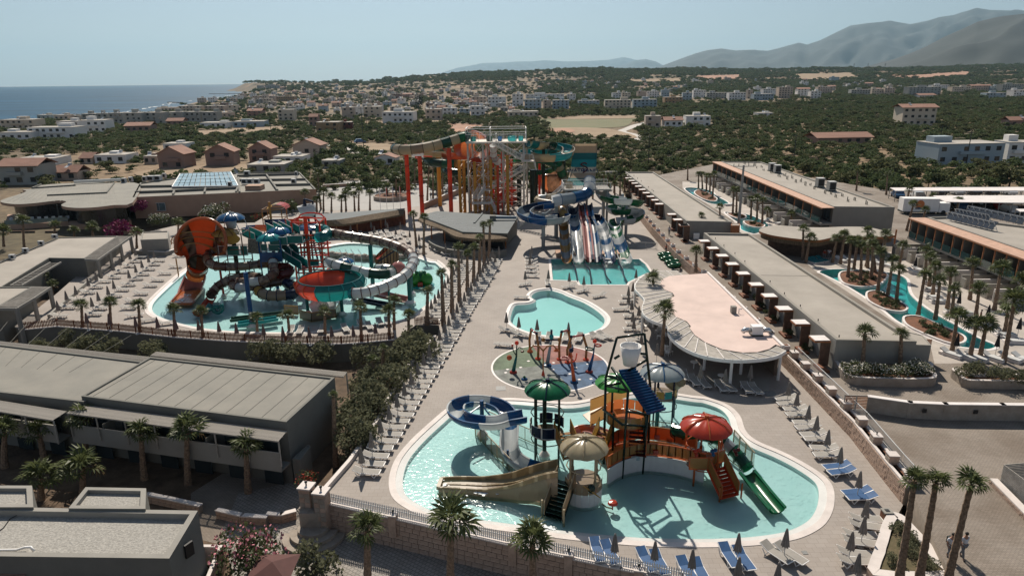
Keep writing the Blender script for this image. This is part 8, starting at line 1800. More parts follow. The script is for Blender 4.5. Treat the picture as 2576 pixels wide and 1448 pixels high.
tree('oleander','shrub','big oleander covered in pink blossom beside the gravel roof',P('g',1480,1330,ZL+1.5)-Vector((0,0,1.5)),2.3,3.0,OLP);tree('oleander','shrub','red flowering shrub beside the pool gate',P('g',1850,910,ZL+1),1.0,1.2,RDF);tree('street_shrub','shrub','dark green shrub at the bottom edge by the street',P('g',1870,1400,ZL+.8)-Vector((0,0,.8)),1.7,2.0,GRO[1])
for i,(x,y) in enumerate([(990,190),(1090,190),(1210,195),(1300,190),(1390,180),(1450,190)]):tree('oleander','shrub',nth(i)+' white-flowering oleander from the left in the long stone planter',P('i',x,y+30,ZR+.9)-Vector((0,0,.5)),1.05,1.4,OLW,'oleanders in the long planter',trunk=False)
for i,(x,y) in enumerate([(1700,215),(1790,200),(1900,235),(2000,240)]):tree('planter_shrub','shrub',nth(i)+' loose shrub from the left in the curved planter at the right',P('i',x,y+20,ZR+.9)-Vector((0,0,.5)),1.0,1.4,GRO[i%3],'shrubs in the curved planter',trunk=False)
for t,x,y,r,h,me,lb,z in [('d',1225,470,2.0,3.6,OLW,'tall white oleander left of the restaurant porch',0),('d',1600,385,3.0,3.6,OLW,'wide white oleander before the restaurant porch',0),('d',1040,390,2.0,4.0,BGV,'magenta bougainvillea climbing the restaurant corner',0),('d',930,490,2.8,2.6,BGV,'wide magenta bougainvillea by the restaurant ramp',0),('d',2060,285,1.0,3.6,BGV,'small bougainvillea high on the peach restaurant wall',0),('d',2180,345,2.2,3.2,BSH[0],'dark bush against the peach restaurant wall',0),('d',1940,375,1.6,1.0,RDF,'low red flower bed behind the ochre tower',0)]:tree('flowering_shrub','shrub',lb,P(t,x,y,z),r,h,me,trunk=False)
# islands of the river
for i,(pts,lb) in enumerate([([(1178,800),(1230,782),(1400,782),(1540,800),(1545,840),(1480,890),(1350,905),(1220,880),(1180,840)],'far palm island'),([(1378,960),(1400,935),(1480,932),(1580,980),(1690,1040),(1698,1075),(1640,1090),(1520,1070),(1400,1010)],'middle palm island'),([(1657,1150),(1680,1120),(1800,1125),(1950,1190),(2090,1250),(2142,1290),(2120,1325),(2020,1330),(1850,1270),(1700,1200)],'near palm island'),([(85,195),(120,170),(180,185),(262,235),(240,260),(150,240)],'small island of the far river'),([(330,350),(400,345),(480,365),(470,390),(400,385)],'small island beside the mast'),([(455,410),(520,405),(620,430),(600,458),(500,445)],'small island at the pavilion')]):
 q=smooth_loop([P('f',*v,ZR+.15) for v in pts],3);g=thing('palm_island',lb+' with red soil and a pale rounded rim','planter',(q[0].x,q[0].y,ZR));q=ccw([hz_(p-g.location,0) for p in q]);i_=inset(q,.22);m=MB();band(m,up(q,-.9),up(q,.22));band(m,up(q,.22),up(i_,.22));obj('island_rim',m,M_copw,g);m=MB();m.face(up(i_,.14));obj('island_soil',m,M_soil,g)
 c=sum(q,Vector())/len(q)
 for k in range(9 if i<3 else 4):a=q[(k*5)%len(q)];p=c.lerp(a,.15+.6*((k*37)%10)/10);b_=new('low_plant',BSH[k%2],g,(p.x,p.y,.35),k);b_.scale=(.55,.55,.4)
for i,(x,y) in enumerate([(1150,760),(1330,880),(1250,980),(1400,1100),(1120,1150),(1500,1180)]):tree('bed_plant','plant',nth(i)+' spiky low plant in the raised garden bed beside the last loungers',P('q',x,y,.75),.55,.6,GRO[i%3],'low plants of the garden bed',trunk=False)
for i in range(26):
 x,y=[(235,635),(300,690),(345,770),(430,860),(505,950),(590,1050),(690,1150),(800,1260),(930,1380),(270,720),(380,800),(470,920),(560,1000),(640,1110)][i%14];p=P('f',x+(i//14)*20-8,y+(i//14)*14,ZR);tree('bed_plant','plant',nth(i)+' small green plant from the far end in the hotel row beds',p,.45,.7,BSH[i%2],'plants in the hotel row beds',trunk=False)
 # ------------------------------------------------------------------ countryside: houses
HC={'white':(.78,.76,.73),'cream':(.62,.53,.42),'beige':(.52,.42,.34),'pink':(.30,.20,.165),'blue-grey':(.36,.43,.47),'grey':(.36,.36,.33),'ochre':(.38,.25,.14),'dark red':(.18,.06,.045)}
HM={k:mat(k.replace(' ','_').replace('-','_')+'_house_wall',v,.9,.06,.3) for k,v in HC.items()}
M_tile=mat('red_roof_tiles',(.33,.18,.13),.9,.2,1.5,col2=(.24,.125,.09));M_flat=mat('flat_house_roof',(.38,.35,.31),.9,.1,.5)
BOX={k:MB().box((0,0,.5),(1,1,1)).mesh('wall',m) for k,m in HM.items()};WIN=MB().box((0,0,0),(1,.12,1)).mesh('window',M_dark);WINF=MB().box((0,0,0),(1,.14,1)).mesh('window',M_glass)
RFM=MB().box((0,0,0),(1,1,.12)).mesh('roof',M_flat)
def gable(m_,e=.06):
 mb=MB();a=.5+e
 for s in (-1,1):mb.face([(s*a,-a,-.1),(s*a,a,-.1),(0,a,1),(0,-a,1)][::s]);mb.face([(s*a,-a,-.2),(s*a,a,-.2),(0,a,.9),(0,-a,.9)][::-s]);mb.face([(s*a,-a,-.2),(s*a,-a,-.1),(0,-a,1),(0,-a,.9)])
 return mb.mesh('roof',m_)
GAB=gable(M_tile);GEND=MB();GEND.face([(-.5,-.5,0),(.5,-.5,0),(0,-.5,.95)]);GEND.face([(.5,.5,0),(-.5,.5,0),(0,.5,.95)])
GE={k:GEND.mesh('gable_wall',m) for k,m in HM.items()}
SOL=MB().cyl((-.6,0,1.1),(.6,0,1.1),.28,n=7).face([(-.6,0,1.0),(.6,0,1.0),(.6,-1.6,.2),(-.6,-1.6,.2)]).mesh('solar_heater',mat('heater_steel',(.5,.52,.54),.6,.05,1))
def scl(o,x,y,z):o.scale=(x,y,z);return o
hn=[0];HPX=[]
def house(t,x0,x1,yb,yt,col,roof,label,group=None,detail=None,rot=None):
 hn[0]+=1;p=T(t,(x0+x1)/2,yb);a,b,k=VIEWS[t];wpx,hpx=(x1-x0)*k,(yb-yt)*k;d=(p-CAMP).dot(_F);W_,H_=wpx*d/FPX*.93,hpx*d/FPX*.98;D_=max(6,min(W_*.8,11));rnd=random.Random(hn[0]);rz=rnd.uniform(-.12,.12) if rot is None else rot
 X,Y=px(p);HPX.append((X-wpx/2-1,X+wpx/2+1,Y-hpx*.75,Y+2+hpx*.1))
 big=wpx>24 if detail is None else detail
 g=thing('house',label,'house',(p.x,p.y+D_/2,p.z-.3),rz,group)
 hh=H_ if roof!='g' else H_*.68
 scl(new('wall',BOX[col],g),W_,D_,hh+.3)
 if roof=='g':scl(new('roof',GAB,g,(0,0,hh+.3)),W_,D_,H_-hh);scl(new('gable_wall',GE[col],g,(0,0,hh+.3)),W_,D_,H_-hh)
 elif roof=='r':scl(new('roof',GAB,g,(0,0,hh+.25),R(90)),D_,W_,1.6)
 else:scl(new('roof',RFM,g,(0,0,hh+.32)),W_+.2,D_+.2,1);scl(new('stair_head',BOX[col],g,(W_*rnd.uniform(-.3,.3),D_*.15,hh+.3)),W_*.28,D_*.35,min(2.2,H_*.3))
 if rnd.random()<.7:new('solar_heater',SOL,g,(W_*rnd.uniform(-.3,.3),-1,hh+.35+(.8 if roof in 'gr' else 0)),rnd.uniform(-.4,.4))
 fl=max(1,round(hh/2.9));nc=max(2,min(9 if big else 4,int(W_/3.2)))
 for f in range(fl):
  for c in range(nc):
   if rnd.random()<(.12 if big else .35):continue
   w=scl(new('window',WINF if rnd.random()<.5 else WIN,g,(-W_/2+W_*(c+.5)/nc+rnd.uniform(-.2,.2),-D_/2,.3+hh*(f+.52)/fl)),min(1.5,W_/nc*.45),1,1.3)
 if big and fl>1:scl(new('balcony',BOX[col],g,(W_*rnd.uniform(-.2,.2),-D_/2-.5,.3+hh/fl)),W_*.4,1.1,.9)
 return g
N_='white|cream|beige|pink|blue-grey|grey|ochre|dark red'.split('|')
def hs(t,L_,where,group):
 for i,q in enumerate(L_):house(t,q[0],q[1],q[2],q[3],N_[q[4]],q[5],'%s %s, %s from left %s'%(N_[q[4]],{'f':'flat-roofed house','g':'gabled house','r':'red-tiled house'}[q[5]],nth(i),where),group)
hs('a',[(1195,1415,1270,1105,3,'g'),(1545,1765,1255,1088,3,'g'),(1880,2060,1230,1078,3,'g'),(2210,2430,1188,1055,2,'g')],'in the row of gabled villas','gabled villas behind the restaurant')
hs('a',[(0,310,1400,1250,5,'r'),(100,415,1255,1205,0,'f'),(405,605,1372,1305,2,'r'),(605,712,1242,1195,2,'r'),(712,965,1242,1178,0,'f'),(1085,1190,1240,1180,2,'f'),(1230,1420,1145,1090,0,'f'),(1860,2160,1310,1250,5,'f'),(2060,2300,1245,1185,0,'f'),(2430,2575,1280,1220,5,'f')],'just behind the restaurant roofs','houses behind the restaurant')
hs('a',[(0,232,1065,1000,0,'f'),(0,275,975,905,1,'f'),(205,580,1048,962,0,'f'),(280,390,905,868,1,'f'),(410,520,910,868,1,'f'),(430,600,990,918,0,'f'),(520,605,905,875,5,'f'),(600,800,1003,910,0,'f'),(940,1130,1000,948,3,'r'),(1255,1380,952,912,3,'r'),(1505,1720,968,928,0,'f'),(1750,1995,962,918,4,'f'),(2330,2400,950,880,3,'r'),(2385,2570,998,925,6,'f')],'on the edge of the seaside olive grove','houses by the seaside grove')
hs('a',[(620,735,925,860,5,'f'),(738,820,925,857,5,'f'),(828,945,932,854,5,'f'),(950,1090,938,852,5,'f'),(1095,1240,936,852,5,'f'),(1262,1390,925,846,5,'f'),(1395,1520,922,846,5,'f'),(1525,1648,920,846,5,'f')],'in the grey seaside apartment terrace','grey seaside terrace')
hs('a',[(1180,1325,840,812,1,'f'),(1345,1515,842,800,1,'f'),(1540,1700,838,800,2,'f'),(1645,1750,890,850,2,'f'),(1865,1980,880,835,3,'r'),(2095,2220,908,828,1,'f'),(1930,2120,668,645,5,'f'),(1900,2080,765,725,2,'f'),(2080,2230,765,728,6,'f')],'between the surf and the town','houses near the surf')
hs('b',[(0,100,895,812,2,'f'),(102,160,872,806,0,'f'),(165,300,882,806,1,'f'),(305,560,930,848,0,'f'),(630,760,908,826,2,'f'),(762,870,872,816,0,'f'),(885,968,870,822,4,'f'),(970,1085,872,802,0,'f'),(1245,1490,882,842,1,'f'),(1380,1512,828,752,4,'f'),(1518,1582,822,757,2,'f'),(1590,1722,822,757,4,'f'),(1780,1950,797,760,4,'f'),(1980,2190,822,757,1,'f'),(2195,2385,817,752,4,'f'),(2430,2575,782,735,6,'f')],'on the town edge behind the slide tower','houses at the near edge of the town')
hs('b',[(975,1098,803,732,2,'f'),(1100,1245,806,732,0,'f'),(1285,1375,803,712,0,'f'),(1378,1690,752,712,0,'f'),(1700,1770,762,712,0,'f'),(1840,1910,752,715,0,'f'),(2040,2110,750,700,0,'f'),(2110,2180,745,700,1,'f'),(2230,2300,742,690,2,'f'),(2300,2400,738,690,0,'f'),(2410,2475,735,678,4,'f'),(370,450,745,708,3,'f'),(460,530,740,712,3,'r'),(590,640,728,700,2,'f'),(820,900,726,700,3,'f'),(1050,1140,720,690,2,'f')],'in the second town row','houses in the second row of the town')
hs('b',[(0,80,988,925,7,'f'),(250,420,1250,1170,0,'g'),(2290,2412,965,878,2,'f'),(2430,2575,962,905,0,'r')],'standing alone near the slide tower groves','lone houses in the groves')
hs('c',[(25,220,962,880,0,'f'),(560,690,882,852,0,'f'),(1000,1430,1088,1035,3,'r'),(1650,1910,948,810,1,'r'),(1875,2430,1240,1085,4,'f'),(2440,2700,1245,1085,0,'f'),(2460,2600,958,905,3,'r')],'standing among the right-hand olive groves','houses in the right-hand groves')
hs('c',[(0,75,762,700,4,'f'),(80,180,737,682,0,'f'),(180,340,745,700,5,'f'),(345,480,757,700,0,'f'),(485,528,745,680,2,'f'),(530,690,757,710,4,'f'),(600,715,722,672,0,'f'),(720,832,742,660,2,'f'),(865,960,737,672,0,'r'),(962,1045,744,690,0,'f'),(1015,1130,707,657,2,'f'),(1270,1418,722,677,5,'f'),(1420,1520,717,672,1,'f'),(1522,1600,717,665,2,'f'),(1680,1960,717,657,5,'f'),(1770,1910,744,717,0,'r'),(1870,2015,677,642,0,'f'),(2020,2172,702,657,1,'f'),(2175,2320,692,647,2,'r'),(2325,2385,692,652,4,'f'),(2285,2440,747,702,4,'f'),(2390,2575,692,637,5,'f'),(2480,2600,737,682,0,'f')],'in the village strip at the right','houses of the right-hand village strip')
rnd=random.Random(21);q_=[]
while len(q_)<235:
 y=rnd.uniform(212,284);f=(y-212)/72;lo=640-f*230 if y<262 else 560;hi=1180+f*120 if y>232 else 1700
 x=rnd.uniform(lo,hi) if len(q_)%6 else rnd.uniform(1150,2560);y=y if x<1300 else min(y,rnd.uniform(203,232));w=(4+15*f)*rnd.uniform(.7,1.4)+2
 if any(abs(x-a)*2<(w+c) and abs(y-b)<2.2+2*f for a,b,c in q_):continue
 if coast_x(P('D',x,y,-3).y)+25>P('D',x,y,-3).x:continue
 q_.append((x,y,w))
q_.sort()
for i,(x,y,w) in enumerate(q_):
 c=rnd.choice([0,0,0,1,1,2,2,3,4,5]);f=rnd.choice('ffffr');house('D',x-w/2,x+w/2,y,y-w*rnd.uniform(.42,.6)-1,N_[c],f,'%s %s, %s from the left in the far town'%(N_[c],'flat-roofed block' if f=='f' else 'red-roofed house',nth(i)),'small houses of the far town',detail=False)
 # ------------------------------------------------------------------ olive groves
def blocked(x,y,X,Y_):
 for a,b,c,d in HPX:
  if a<X<b and c<Y_<d:return True
 return False
FP=[[(VIEWS[t][0]+VIEWS[t][2]*x,VIEWS[t][1]+VIEWS[t][2]*y) for x,y in pts] for t,pts in [('b',[(1480,905),(1800,880),(2280,875),(2200,920),(2240,1045),(2000,1048),(1600,1018),(1440,1000),(1560,960)]),('b',[(790,945),(950,940),(1080,955),(1000,1000),(860,1010),(820,975)]),('b',[(560,920),(740,908),(850,925),(700,940)]),('a',[(1180,1010),(1600,985),(2160,955),(2150,988),(1700,1018),(1300,1028)]),('a',[(1000,1290),(1500,1250),(1900,1245),(1860,1310),(1500,1345),(1000,1345)]),('b',[(-80,1080),(90,1080),(380,1085),(430,1165),(200,1160),(-20,1125)]),('b',[(2090,970),(2260,930),(2340,905),(2340,925),(2190,985),(2270,1040),(2240,1068)]),('b',[(2150,605),(2575,595),(2560,622),(2200,625)]),('c',[(80,575),(430,565),(430,595),(200,612)]),('c',[(840,565),(1250,553),(1330,590),(900,607)]),('c',[(1540,588),(2150,546),(2160,572),(1800,597)])]]
rnd=random.Random(17);TR=[];y=146.0
RS2=[(-62,-30),(-66,60),(-78,150),(-72,163),(30,163),(33,176)]+FARR+[(140,60),(120,-30)]
while y<2650:
 sp=5.6 if y<420 else 5.6+(y-420)*.0062;half=y*.80+14;x=-half
 while x<half:
  X_,Yy=x+rnd.uniform(-.35,.35)*sp,y+rnd.uniform(-.35,.35)*sp;x+=sp
  if in_poly(X_,Yy,RS2):continue
  if X_<coast_x(Yy)+45:continue
  gz_=ground_z(X_,Yy);PX,PY=px((X_,Yy,gz_))
  if PX<-30 or PX>2610:continue
  dens=1.0
  if 205<PY<290 and PX<1350 and not (PY>240 and PX>1300):dens=.28
  nz_=noise.noise(Vector((X_*.006,Yy*.006,5)));
  if Yy>700 and nz_<-.18:dens*=.25
  if PX<1000 and PY>288 and PY<318:dens*=.6
  if PX<700 and PY>385:dens*=.35
  if rnd.random()>dens or blocked(0,0,PX,PY):continue
  if any(in_poly(PX,PY,f) for f in FP):continue
  TR.append((X_,Yy,gz_,rnd.uniform(.6,1.4)*sp*.375*(1 if rnd.random()>.05 else 1.5)))
 y+=sp*.86
TR.sort(key=lambda v:math.hypot(v[0],v[1]))
NO={}
for i,(x,y,z,r) in enumerate(sorted(TR[:300],key=lambda v:px(v[:3])[0])):
 s_='left of the tower' if x<-12 else ('behind the slide tower' if x<12 else ('behind the long hotel rows' if x<70 else 'at the far right'))
 NO.setdefault(s_,[0])
 tree('olive_tree','tree',nth(NO.setdefault(s_,[0]*1)[0])+' nearest dark olive tree from the left, '+s_,(x,y,z),r,r*1.35,OLV[i%3],'olive trees '+s_,.85);NO[s_][0]+=1
rest=TR[300:];pm=bpy.data.meshes.new('olive_groves');pm.from_pydata([(x,y,z+r*.5) for x,y,z,r in rest],[],[])
for nm,vals in (('size',[r for *_,r in rest]),('turn',[(i*1.7)%6.28 for i in range(len(rest))])):at_=pm.attributes.new(nm,'FLOAT','POINT');at_.data.foreach_set('value',vals)
grove=new('olive_groves',pm,kind='stuff');tag(grove,'wide dark green olive groves covering the plain and hills','olive grove')
ng=bpy.data.node_groups.new('scatter_trees','GeometryNodeTree');ng.interface.new_socket('Geometry',in_out='INPUT',socket_type='NodeSocketGeometry');ng.interface.new_socket('Geometry',in_out='OUTPUT',socket_type='NodeSocketGeometry')
nn_,ll=ng.nodes,ng.links;gi,go=nn_.new('NodeGroupInput'),nn_.new('NodeGroupOutput');ip=nn_.new('GeometryNodeInstanceOnPoints');jn=nn_.new('GeometryNodeGeometryToInstance')
protos=[o for o in S.objects if o.name.startswith('crown') and o.data in OLV];seen_={}
for o in protos:seen_.setdefault(o.data.name,o)
for o in seen_.values():oi=nn_.new('GeometryNodeObjectInfo');oi.inputs['Object'].default_value=o;oi.inputs['As Instance'].default_value=True;ll.new(oi.outputs['Geometry'],jn.inputs[0])
sa=nn_.new('GeometryNodeInputNamedAttribute');sa.data_type='FLOAT';sa.inputs['Name'].default_value='size';ta=nn_.new('GeometryNodeInputNamedAttribute');ta.data_type='FLOAT';ta.inputs['Name'].default_value='turn'
cr_=nn_.new('ShaderNodeCombineXYZ');ll.new(ta.outputs[0],cr_.inputs[2]);cs_=nn_.new('ShaderNodeCombineXYZ');ml=nn_.new('ShaderNodeMath');ml.operation='MULTIPLY';ml.inputs[1].default_value=.68;ll.new(sa.outputs[0],ml.inputs[0])
for k in (0,1):ll.new(sa.outputs[0],cs_.inputs[k])
ll.new(ml.outputs[0],cs_.inputs[2]);mpn=nn_.new('GeometryNodeMeshToPoints');ll.new(gi.outputs[0],mpn.inputs[0]);ll.new(mpn.outputs[0],ip.inputs['Points']);ll.new(jn.outputs[0],ip.inputs['Instance']);ip.inputs['Pick Instance'].default_value=True
ll.new(cr_.outputs[0],ip.inputs['Rotation']);ll.new(cs_.outputs[0],ip.inputs['Scale']);ll.new(ip.outputs[0],go.inputs[0])
mo=grove.modifiers.new('scatter','NODES');mo.node_group=ng
# tall cypresses and pines
CYP=clump('crown',M_pine,500,9,70,.12,flat=2.4)
for i,(t,x,yb,yt,w) in enumerate([('b',590,845,700,60),('b',230,800,760,35),('b',1662,712,655,24),('b',1085,800,760,18),('a',2210,690,648,18),('a',2363,665,630,12),('a',2150,690,650,30),('b',805,800,740,90),('b',1570,757,720,70),('b',1950,755,705,70),('a',1885,1000,935,80),('a',1700,925,880,90),('a',1375,800,772,60),('c',1133,530,507,10),('b',765,575,548,10),('b',487,585,565,8),('b',997,558,543,8),('b',1778,545,528,30),('b',2305,537,520,9),('a',2395,1330,1150,70)]):
 p=T(t,x,yb);d=(p-CAMP).dot(_F);h=(yb-yt)*VIEWS[t][2]*d/FPX;r=w*VIEWS[t][2]*d/FPX/2;g=thing('cypress' if w<50 or i==0 else 'pine','%s dark %s, standing taller than the houses around it'%(nth(i),'narrow cypress' if w<50 or i==0 else 'broad pine'),'tree',tuple(p),0,'dark trees in the town');scl(new('crown',CYP if w<60 or i==0 else OLV[0],g,(0,0,h*.52)),r,r,h*.26 if w<60 or i==0 else h*.6)
 # poles, pylons
for t,x,yb,yt,lb,r_ in [('b',170,1150,810,'left',.14),('b',195,1000,835,'second',.14),('b',1540,1000,900,'third',.12),('b',2310,1290,1020,'fourth',.14),('c',840,1195,1015,'fifth',.14),('c',1940,1065,945,'sixth',.12),('c',2135,1250,990,'seventh',.14),('b',745,1000,925,'eighth',.12),('a',2050,1050,870,'ninth',.12),('a',1110,1180,1065,'tenth',.12)]:
 p=T(t,x,yb);h=Q(t,x,yt,p.y).z-p.z;g=thing('utility_pole',lb+' dark wooden utility pole rising from the groves','utility pole',tuple(p),0,'utility poles in the groves');obj('pole',MB().cyl((0,0,0),(0,0,h),r_,r_*.8,6),M_dkmetal,g);obj('cross_arm',MB().box((0,0,h-.5),(1.8,.12,.12)),M_dkmetal,g)
b_=P('f',418,490,ZR);h=Q('c',465,1245,b_.y).z-ZR;g=thing('tall_mast','tall grey steel mast with a cross arm beside the hotel rows','mast',tuple(b_));obj('pole',MB().cyl((0,0,0),(0,0,h),.26,.16,10),M_grey,g);obj('cross_arm',MB().box((0,0,h-.2),(3.4,.12,.12)),M_grey,g);
for x in (-1.6,-.8,.8,1.6):obj('insulator',MB().cyl((x,0,h-.15),(x,0,h+.25),.05,n=6),M_dkmetal,g)
for i,x in enumerate((1290,1395,1525)):
 p=Q('c',x,522,2700);h=22;g=thing('pylon',ORD[i]+' lattice pylon from the left on the hill before the mountains','pylon',tuple(p),0,'pylons on the hill');m=MB();m.beam((-2.5,0,0),(0,0,h),.5).beam((2.5,0,0),(0,0,h),.5)
 for z in (14,18):m.beam((-4,0,z),(4,0,z),.5)
 obj('lattice',m,M_dkmetal,g)
 # ------------------------------------------------------------------ vehicles and people
def car(t,x,y,rz,col,label,z=ZR,tall=.55,L_=4.2,W_=1.75):
 p=P(t,x,y,z);g=thing('parked_car',label,'car',tuple(p),R(rz));prof=[(-L_/2,.35),(-L_/2,.8),(-L_*.42,.95),(-L_*.3,.95+tall),(L_*.12,.97+tall),(L_*.28,.95),(L_*.48,.8),(L_/2,.6),(L_/2,.35)];vs=[(a,s*W_/2*(.86 if b>1.2 else 1),b) for s in (-1,1) for a,b in prof];n_=len(prof);mb=MB();mb.add(vs,[tuple(range(n_))[::1],tuple(range(2*n_-1,n_-1,-1))]+[(i,n_+i,n_+(i+1)%n_,(i+1)%n_) for i in range(n_)]);obj('body',mb,col,g)
 gl_=MB();zz=.97+tall;
 for s in (-1,1):gl_.face([(-L_*.38,s*W_*.492,1.0),(L_*.25,s*W_*.492,1.0),(L_*.11,s*W_*.435,zz-.06),(-L_*.29,s*W_*.435,zz-.06)])
 obj('side_windows',gl_,M_glass,g);obj('windscreen',MB().face([(L_*.285,-W_*.42,.98),(L_*.285,W_*.42,.98),(L_*.13,W_*.38,zz-.05),(L_*.13,-W_*.38,zz-.05)]),M_glass,g)
 for a in (-L_*.3,L_*.32):
  for s in (-1,1):w_=obj('wheel',MB().cyl((a,s*W_*.42,.32),(a,s*W_*.51,.32),.32,n=12),M_dark,g)
 return g
CC=[mat('car_paint_%s'%n_,c,.25,0,coat=.5) for n_,c in (('white',(.6,.6,.6)),('black',(.02,.02,.022)),('blue',(.03,.10,.22)),('red',(.3,.02,.02)),('silver',(.32,.33,.34)))];cn_=['white','black','blue','red','silver']
for i,(x,y,c) in enumerate([(1620,215,2),(1770,225,0),(1930,195,1),(2060,195,4),(2180,195,1),(2310,195,1),(2440,195,0),(1985,300,1),(2080,300,2),(2170,305,1),(2260,300,1),(2350,305,3),(2450,330,0),(2530,335,1)]):car('f',x,y+12,75+i*3%20,CC[c],'%s %s parked car from the left, %s'%(nth(i if i<7 else i-7),cn_[c],'under the farthest carport' if i<7 else 'under the middle carport'))
p=P('f',1770,350,ZR);g=thing('box_truck','white box truck with an orange and blue emblem beside the carports','truck',tuple(p),R(-8));obj('cargo_box',MB().box((0,0,1.75),(6.2,2.2,2.4)),M_white,g);obj('cab',MB().box((4.1,0,1.3),(1.8,2.1,1.7)),M_white,g);obj('windscreen',MB().box((4.7,0,1.75),(.7,1.9,.6)),M_glass,g);obj('chassis',MB().box((.8,0,.5),(8,1.8,.3)),M_dkmetal,g)
obj('emblem',MB().cyl((-.2,-1.11,1.9),(-.2,-1.13,1.9),.75,n=16),mat('emblem_orange',(.6,.18,.05),.6),g);obj('emblem_bar',MB().box((-.2,-1.14,1.2),(1.5,.02,.35)),C_['blue'],g)
for a in (-1.8,2.2,4.0):
 for s in (-.95,.95):obj('wheel',MB().cyl((a,s-.12,.42),(a,s+.12,.42),.42,n=12),M_dark,g)
g=car('b',140,1075,20,CC[2],'blue and white delivery van on the pale country lane',0,.9,5.2,1.9);g.location.z=ground_z(g.location.x,g.location.y)+.15;car('e',835,180,30,CC[0],'white car parked by the wall behind the red posts',0)
SK=mat('skin',(.32,.17,.11),.6,.05)
def person(p,h,shirt,trs,label,rz=0,stride=.22,bag=False,bare=False):
 g=thing('person',label,'person',tuple(p),rz);k=h/1.75
 def skin(nm,pts,ed,rad,m_):
  me=bpy.data.meshes.new(nm);me.from_pydata([Vector(q)*k for q in pts],ed,[]);o=new(nm,me,g);o.modifiers.new('s','SKIN');lay=me.skin_vertices[0].data
  for i,r_ in enumerate(rad):lay[i].radius=(r_*k,r_*k)
  lay[0].use_root=True;o.modifiers.new('u','SUBSURF').levels=1;dg=bpy.context.evaluated_depsgraph_get();m2=bpy.data.meshes.new_from_object(o.evaluated_get(dg));o.modifiers.clear();o.data=m2;m2.materials.clear();m2.materials.append(m_);m2.shade_smooth();return o
 s=stride;pts=[(0,0,.95),(0,-.02,1.2),(0,0,1.42),(0,-.02,1.52),(0,-.05,1.65),(-.19,0,1.40),(-.25,.03,1.12),(-.25,-s*.8,.88),(.19,0,1.40),(.25,.02,1.12),(.26,s*.6,.88),(-.1,0,.9),(-.11,-s*.6,.5),(-.11,-s,.08),(-.11,-s-.12,.04),(.1,0,.9),(.11,s*.3,.5),(.11,s,.1),(.11,s-.12,.05)]
 ed=[(0,1),(1,2),(2,3),(3,4),(2,5),(5,6),(6,7),(2,8),(8,9),(9,10),(0,11),(11,12),(12,13),(13,14),(0,15),(15,16),(16,17),(17,18)];skin('body',pts,ed,[.13,.12,.13,.05,.09,.055,.042,.035,.055,.042,.035,.085,.055,.04,.04,.085,.055,.04,.04],SK)
 if not bare:skin('shirt',[pts[0],pts[1],pts[2],(-.19,0,1.40),(-.23,.02,1.22),(.19,0,1.40),(.23,.02,1.22)],[(0,1),(1,2),(2,3),(3,4),(2,5),(5,6)],[.155,.15,.15,.08,.07,.08,.07],shirt)
 skin('trousers',[(0,0,.95),pts[11],pts[12],(-.11,-s*.95,.14),pts[15],pts[16],(.11,s*.95,.16)],[(0,1),(1,2),(2,3),(0,4),(4,5),(5,6)],[.15,.10,.075,.06,.10,.075,.06],trs)
 obj('hair',MB().ball((0,-.035*k,1.69*k),.105*k,10,.95),mat('dark_hair',(.015,.01,.008),.7),g,True)
 for sx in (-1,1):obj('shoe',MB().ball((sx*.11*k,(-s-.08 if sx<0 else s-.08)*k,.04*k),.07*k,8,.6),M_dkmetal if not bare else SK,g,True)
 if bag:obj('backpack',MB().box((0,.16*k,1.22*k),(.28*k,.14*k,.4*k)),M_dkmetal,g)
 return g
sh1=mat('white_shirt',(.55,.57,.62),.8,.04);tr1=mat('grey_trousers',(.16,.165,.18),.85,.06)
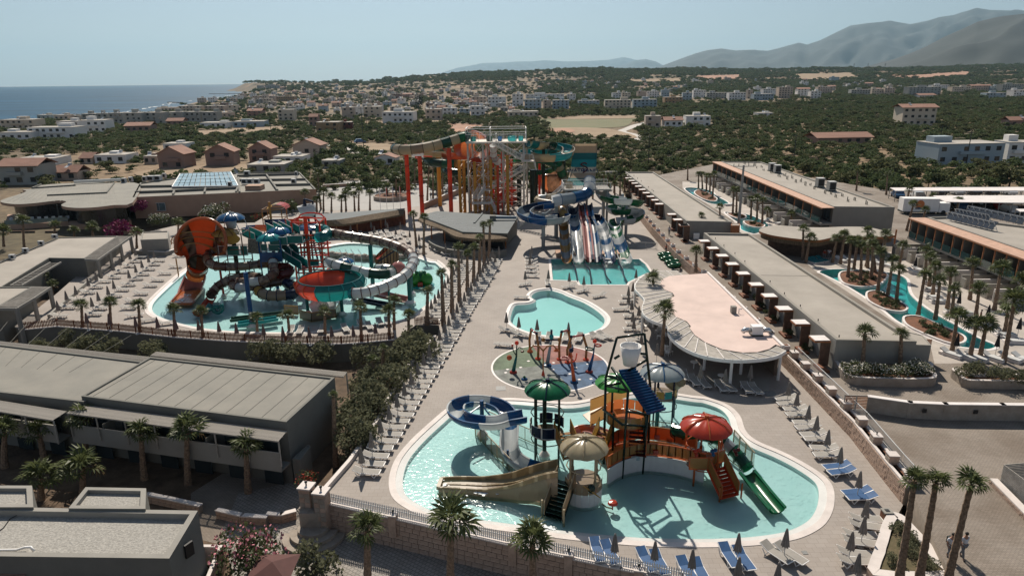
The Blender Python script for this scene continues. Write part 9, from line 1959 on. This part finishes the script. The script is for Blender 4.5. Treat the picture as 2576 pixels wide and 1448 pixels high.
person(P('i',1672,1340,ZR),1.62,sh1,tr1,'person in a white shirt and grey trousers walking toward the camera',.25);person(P('i',1592,1345,ZR),1.62,sh1,tr1,'person in a pale shirt with a dark backpack behind the leaning palm',.2,bag=True)
person(P('f',2235,1185,ZR),1.6,sh1,C_['red'],'bare-chested person in pinkish shorts on the river bank',1,.1,bare=True);person(P('f',1065,700,ZR),1.6,C_['red'],tr1,'person in a red top by the teal daybeds',2);person(P('f',1100,695,ZR),1.6,sh1,tr1,'person in a white top by the teal daybeds',2.5);person(P('e',2470,515,ZR),1.6,sh1,tr1,'person in pale clothes on the long upper walkway',0);person(P('e',2445,655),1.6,C_['rorange'],tr1,'person in an orange top by the rubber rings',1);person(P('j',568,1030,0),1.6,C_['navy'],tr1,'person in dark clothes near the yellow post',1)
g=thing('waste_bin','brown timber waste bin at the foot of the terrace wall','bin',tuple(P('i',1215,1130)));obj('bin_body',MB().box((0,0,.4),(.5,.5,.8)),M_wood,g);obj('bin_lid',MB().box((0,0,.84),(.56,.56,.07)),M_plaster_l,g);obj('bin_hole',MB().box((0,0,.885),(.25,.25,.02)),M_dark,g)
g=thing('street_parasol','open dark red square parasol at the bottom beside the oleander','parasol',tuple(P('g',1660,1570,ZL)));obj('pole',MB().cyl((0,0,0),(0,0,2.3),.04,n=6),M_wood,g)
m=MB();c4=[(-1.2,-1.2,1.9),(1.2,-1.2,1.9),(1.2,1.2,1.9),(-1.2,1.2,1.9)]
for k in range(4):m.face([c4[k],c4[(k+1)%4],(0,0,2.35)])
obj('canopy',m,mat('maroon_cloth',(.09,.035,.03),.85,.08,2),g)
# ------------------------------------------------------------------ air
hm=bpy.data.materials.new('haze');hm.use_nodes=True;hn_=hm.node_tree.nodes;hn_.clear();ho=hn_.new('ShaderNodeOutputMaterial');pv_=hn_.new('ShaderNodeVolumePrincipled');pv_.inputs['Color'].default_value=(.42,.64,.80,1);pv_.inputs['Density'].default_value=HAZE_D;pv_.inputs['Anisotropy'].default_value=0.35
hm.node_tree.links.new(pv_.outputs[0],ho.inputs['Volume']);hb=MB().box((0,15000,740),(64000,32000,1520));o=obj('haze',hb,hm,kind='stuff');S.cycles.volume_step_rate=1
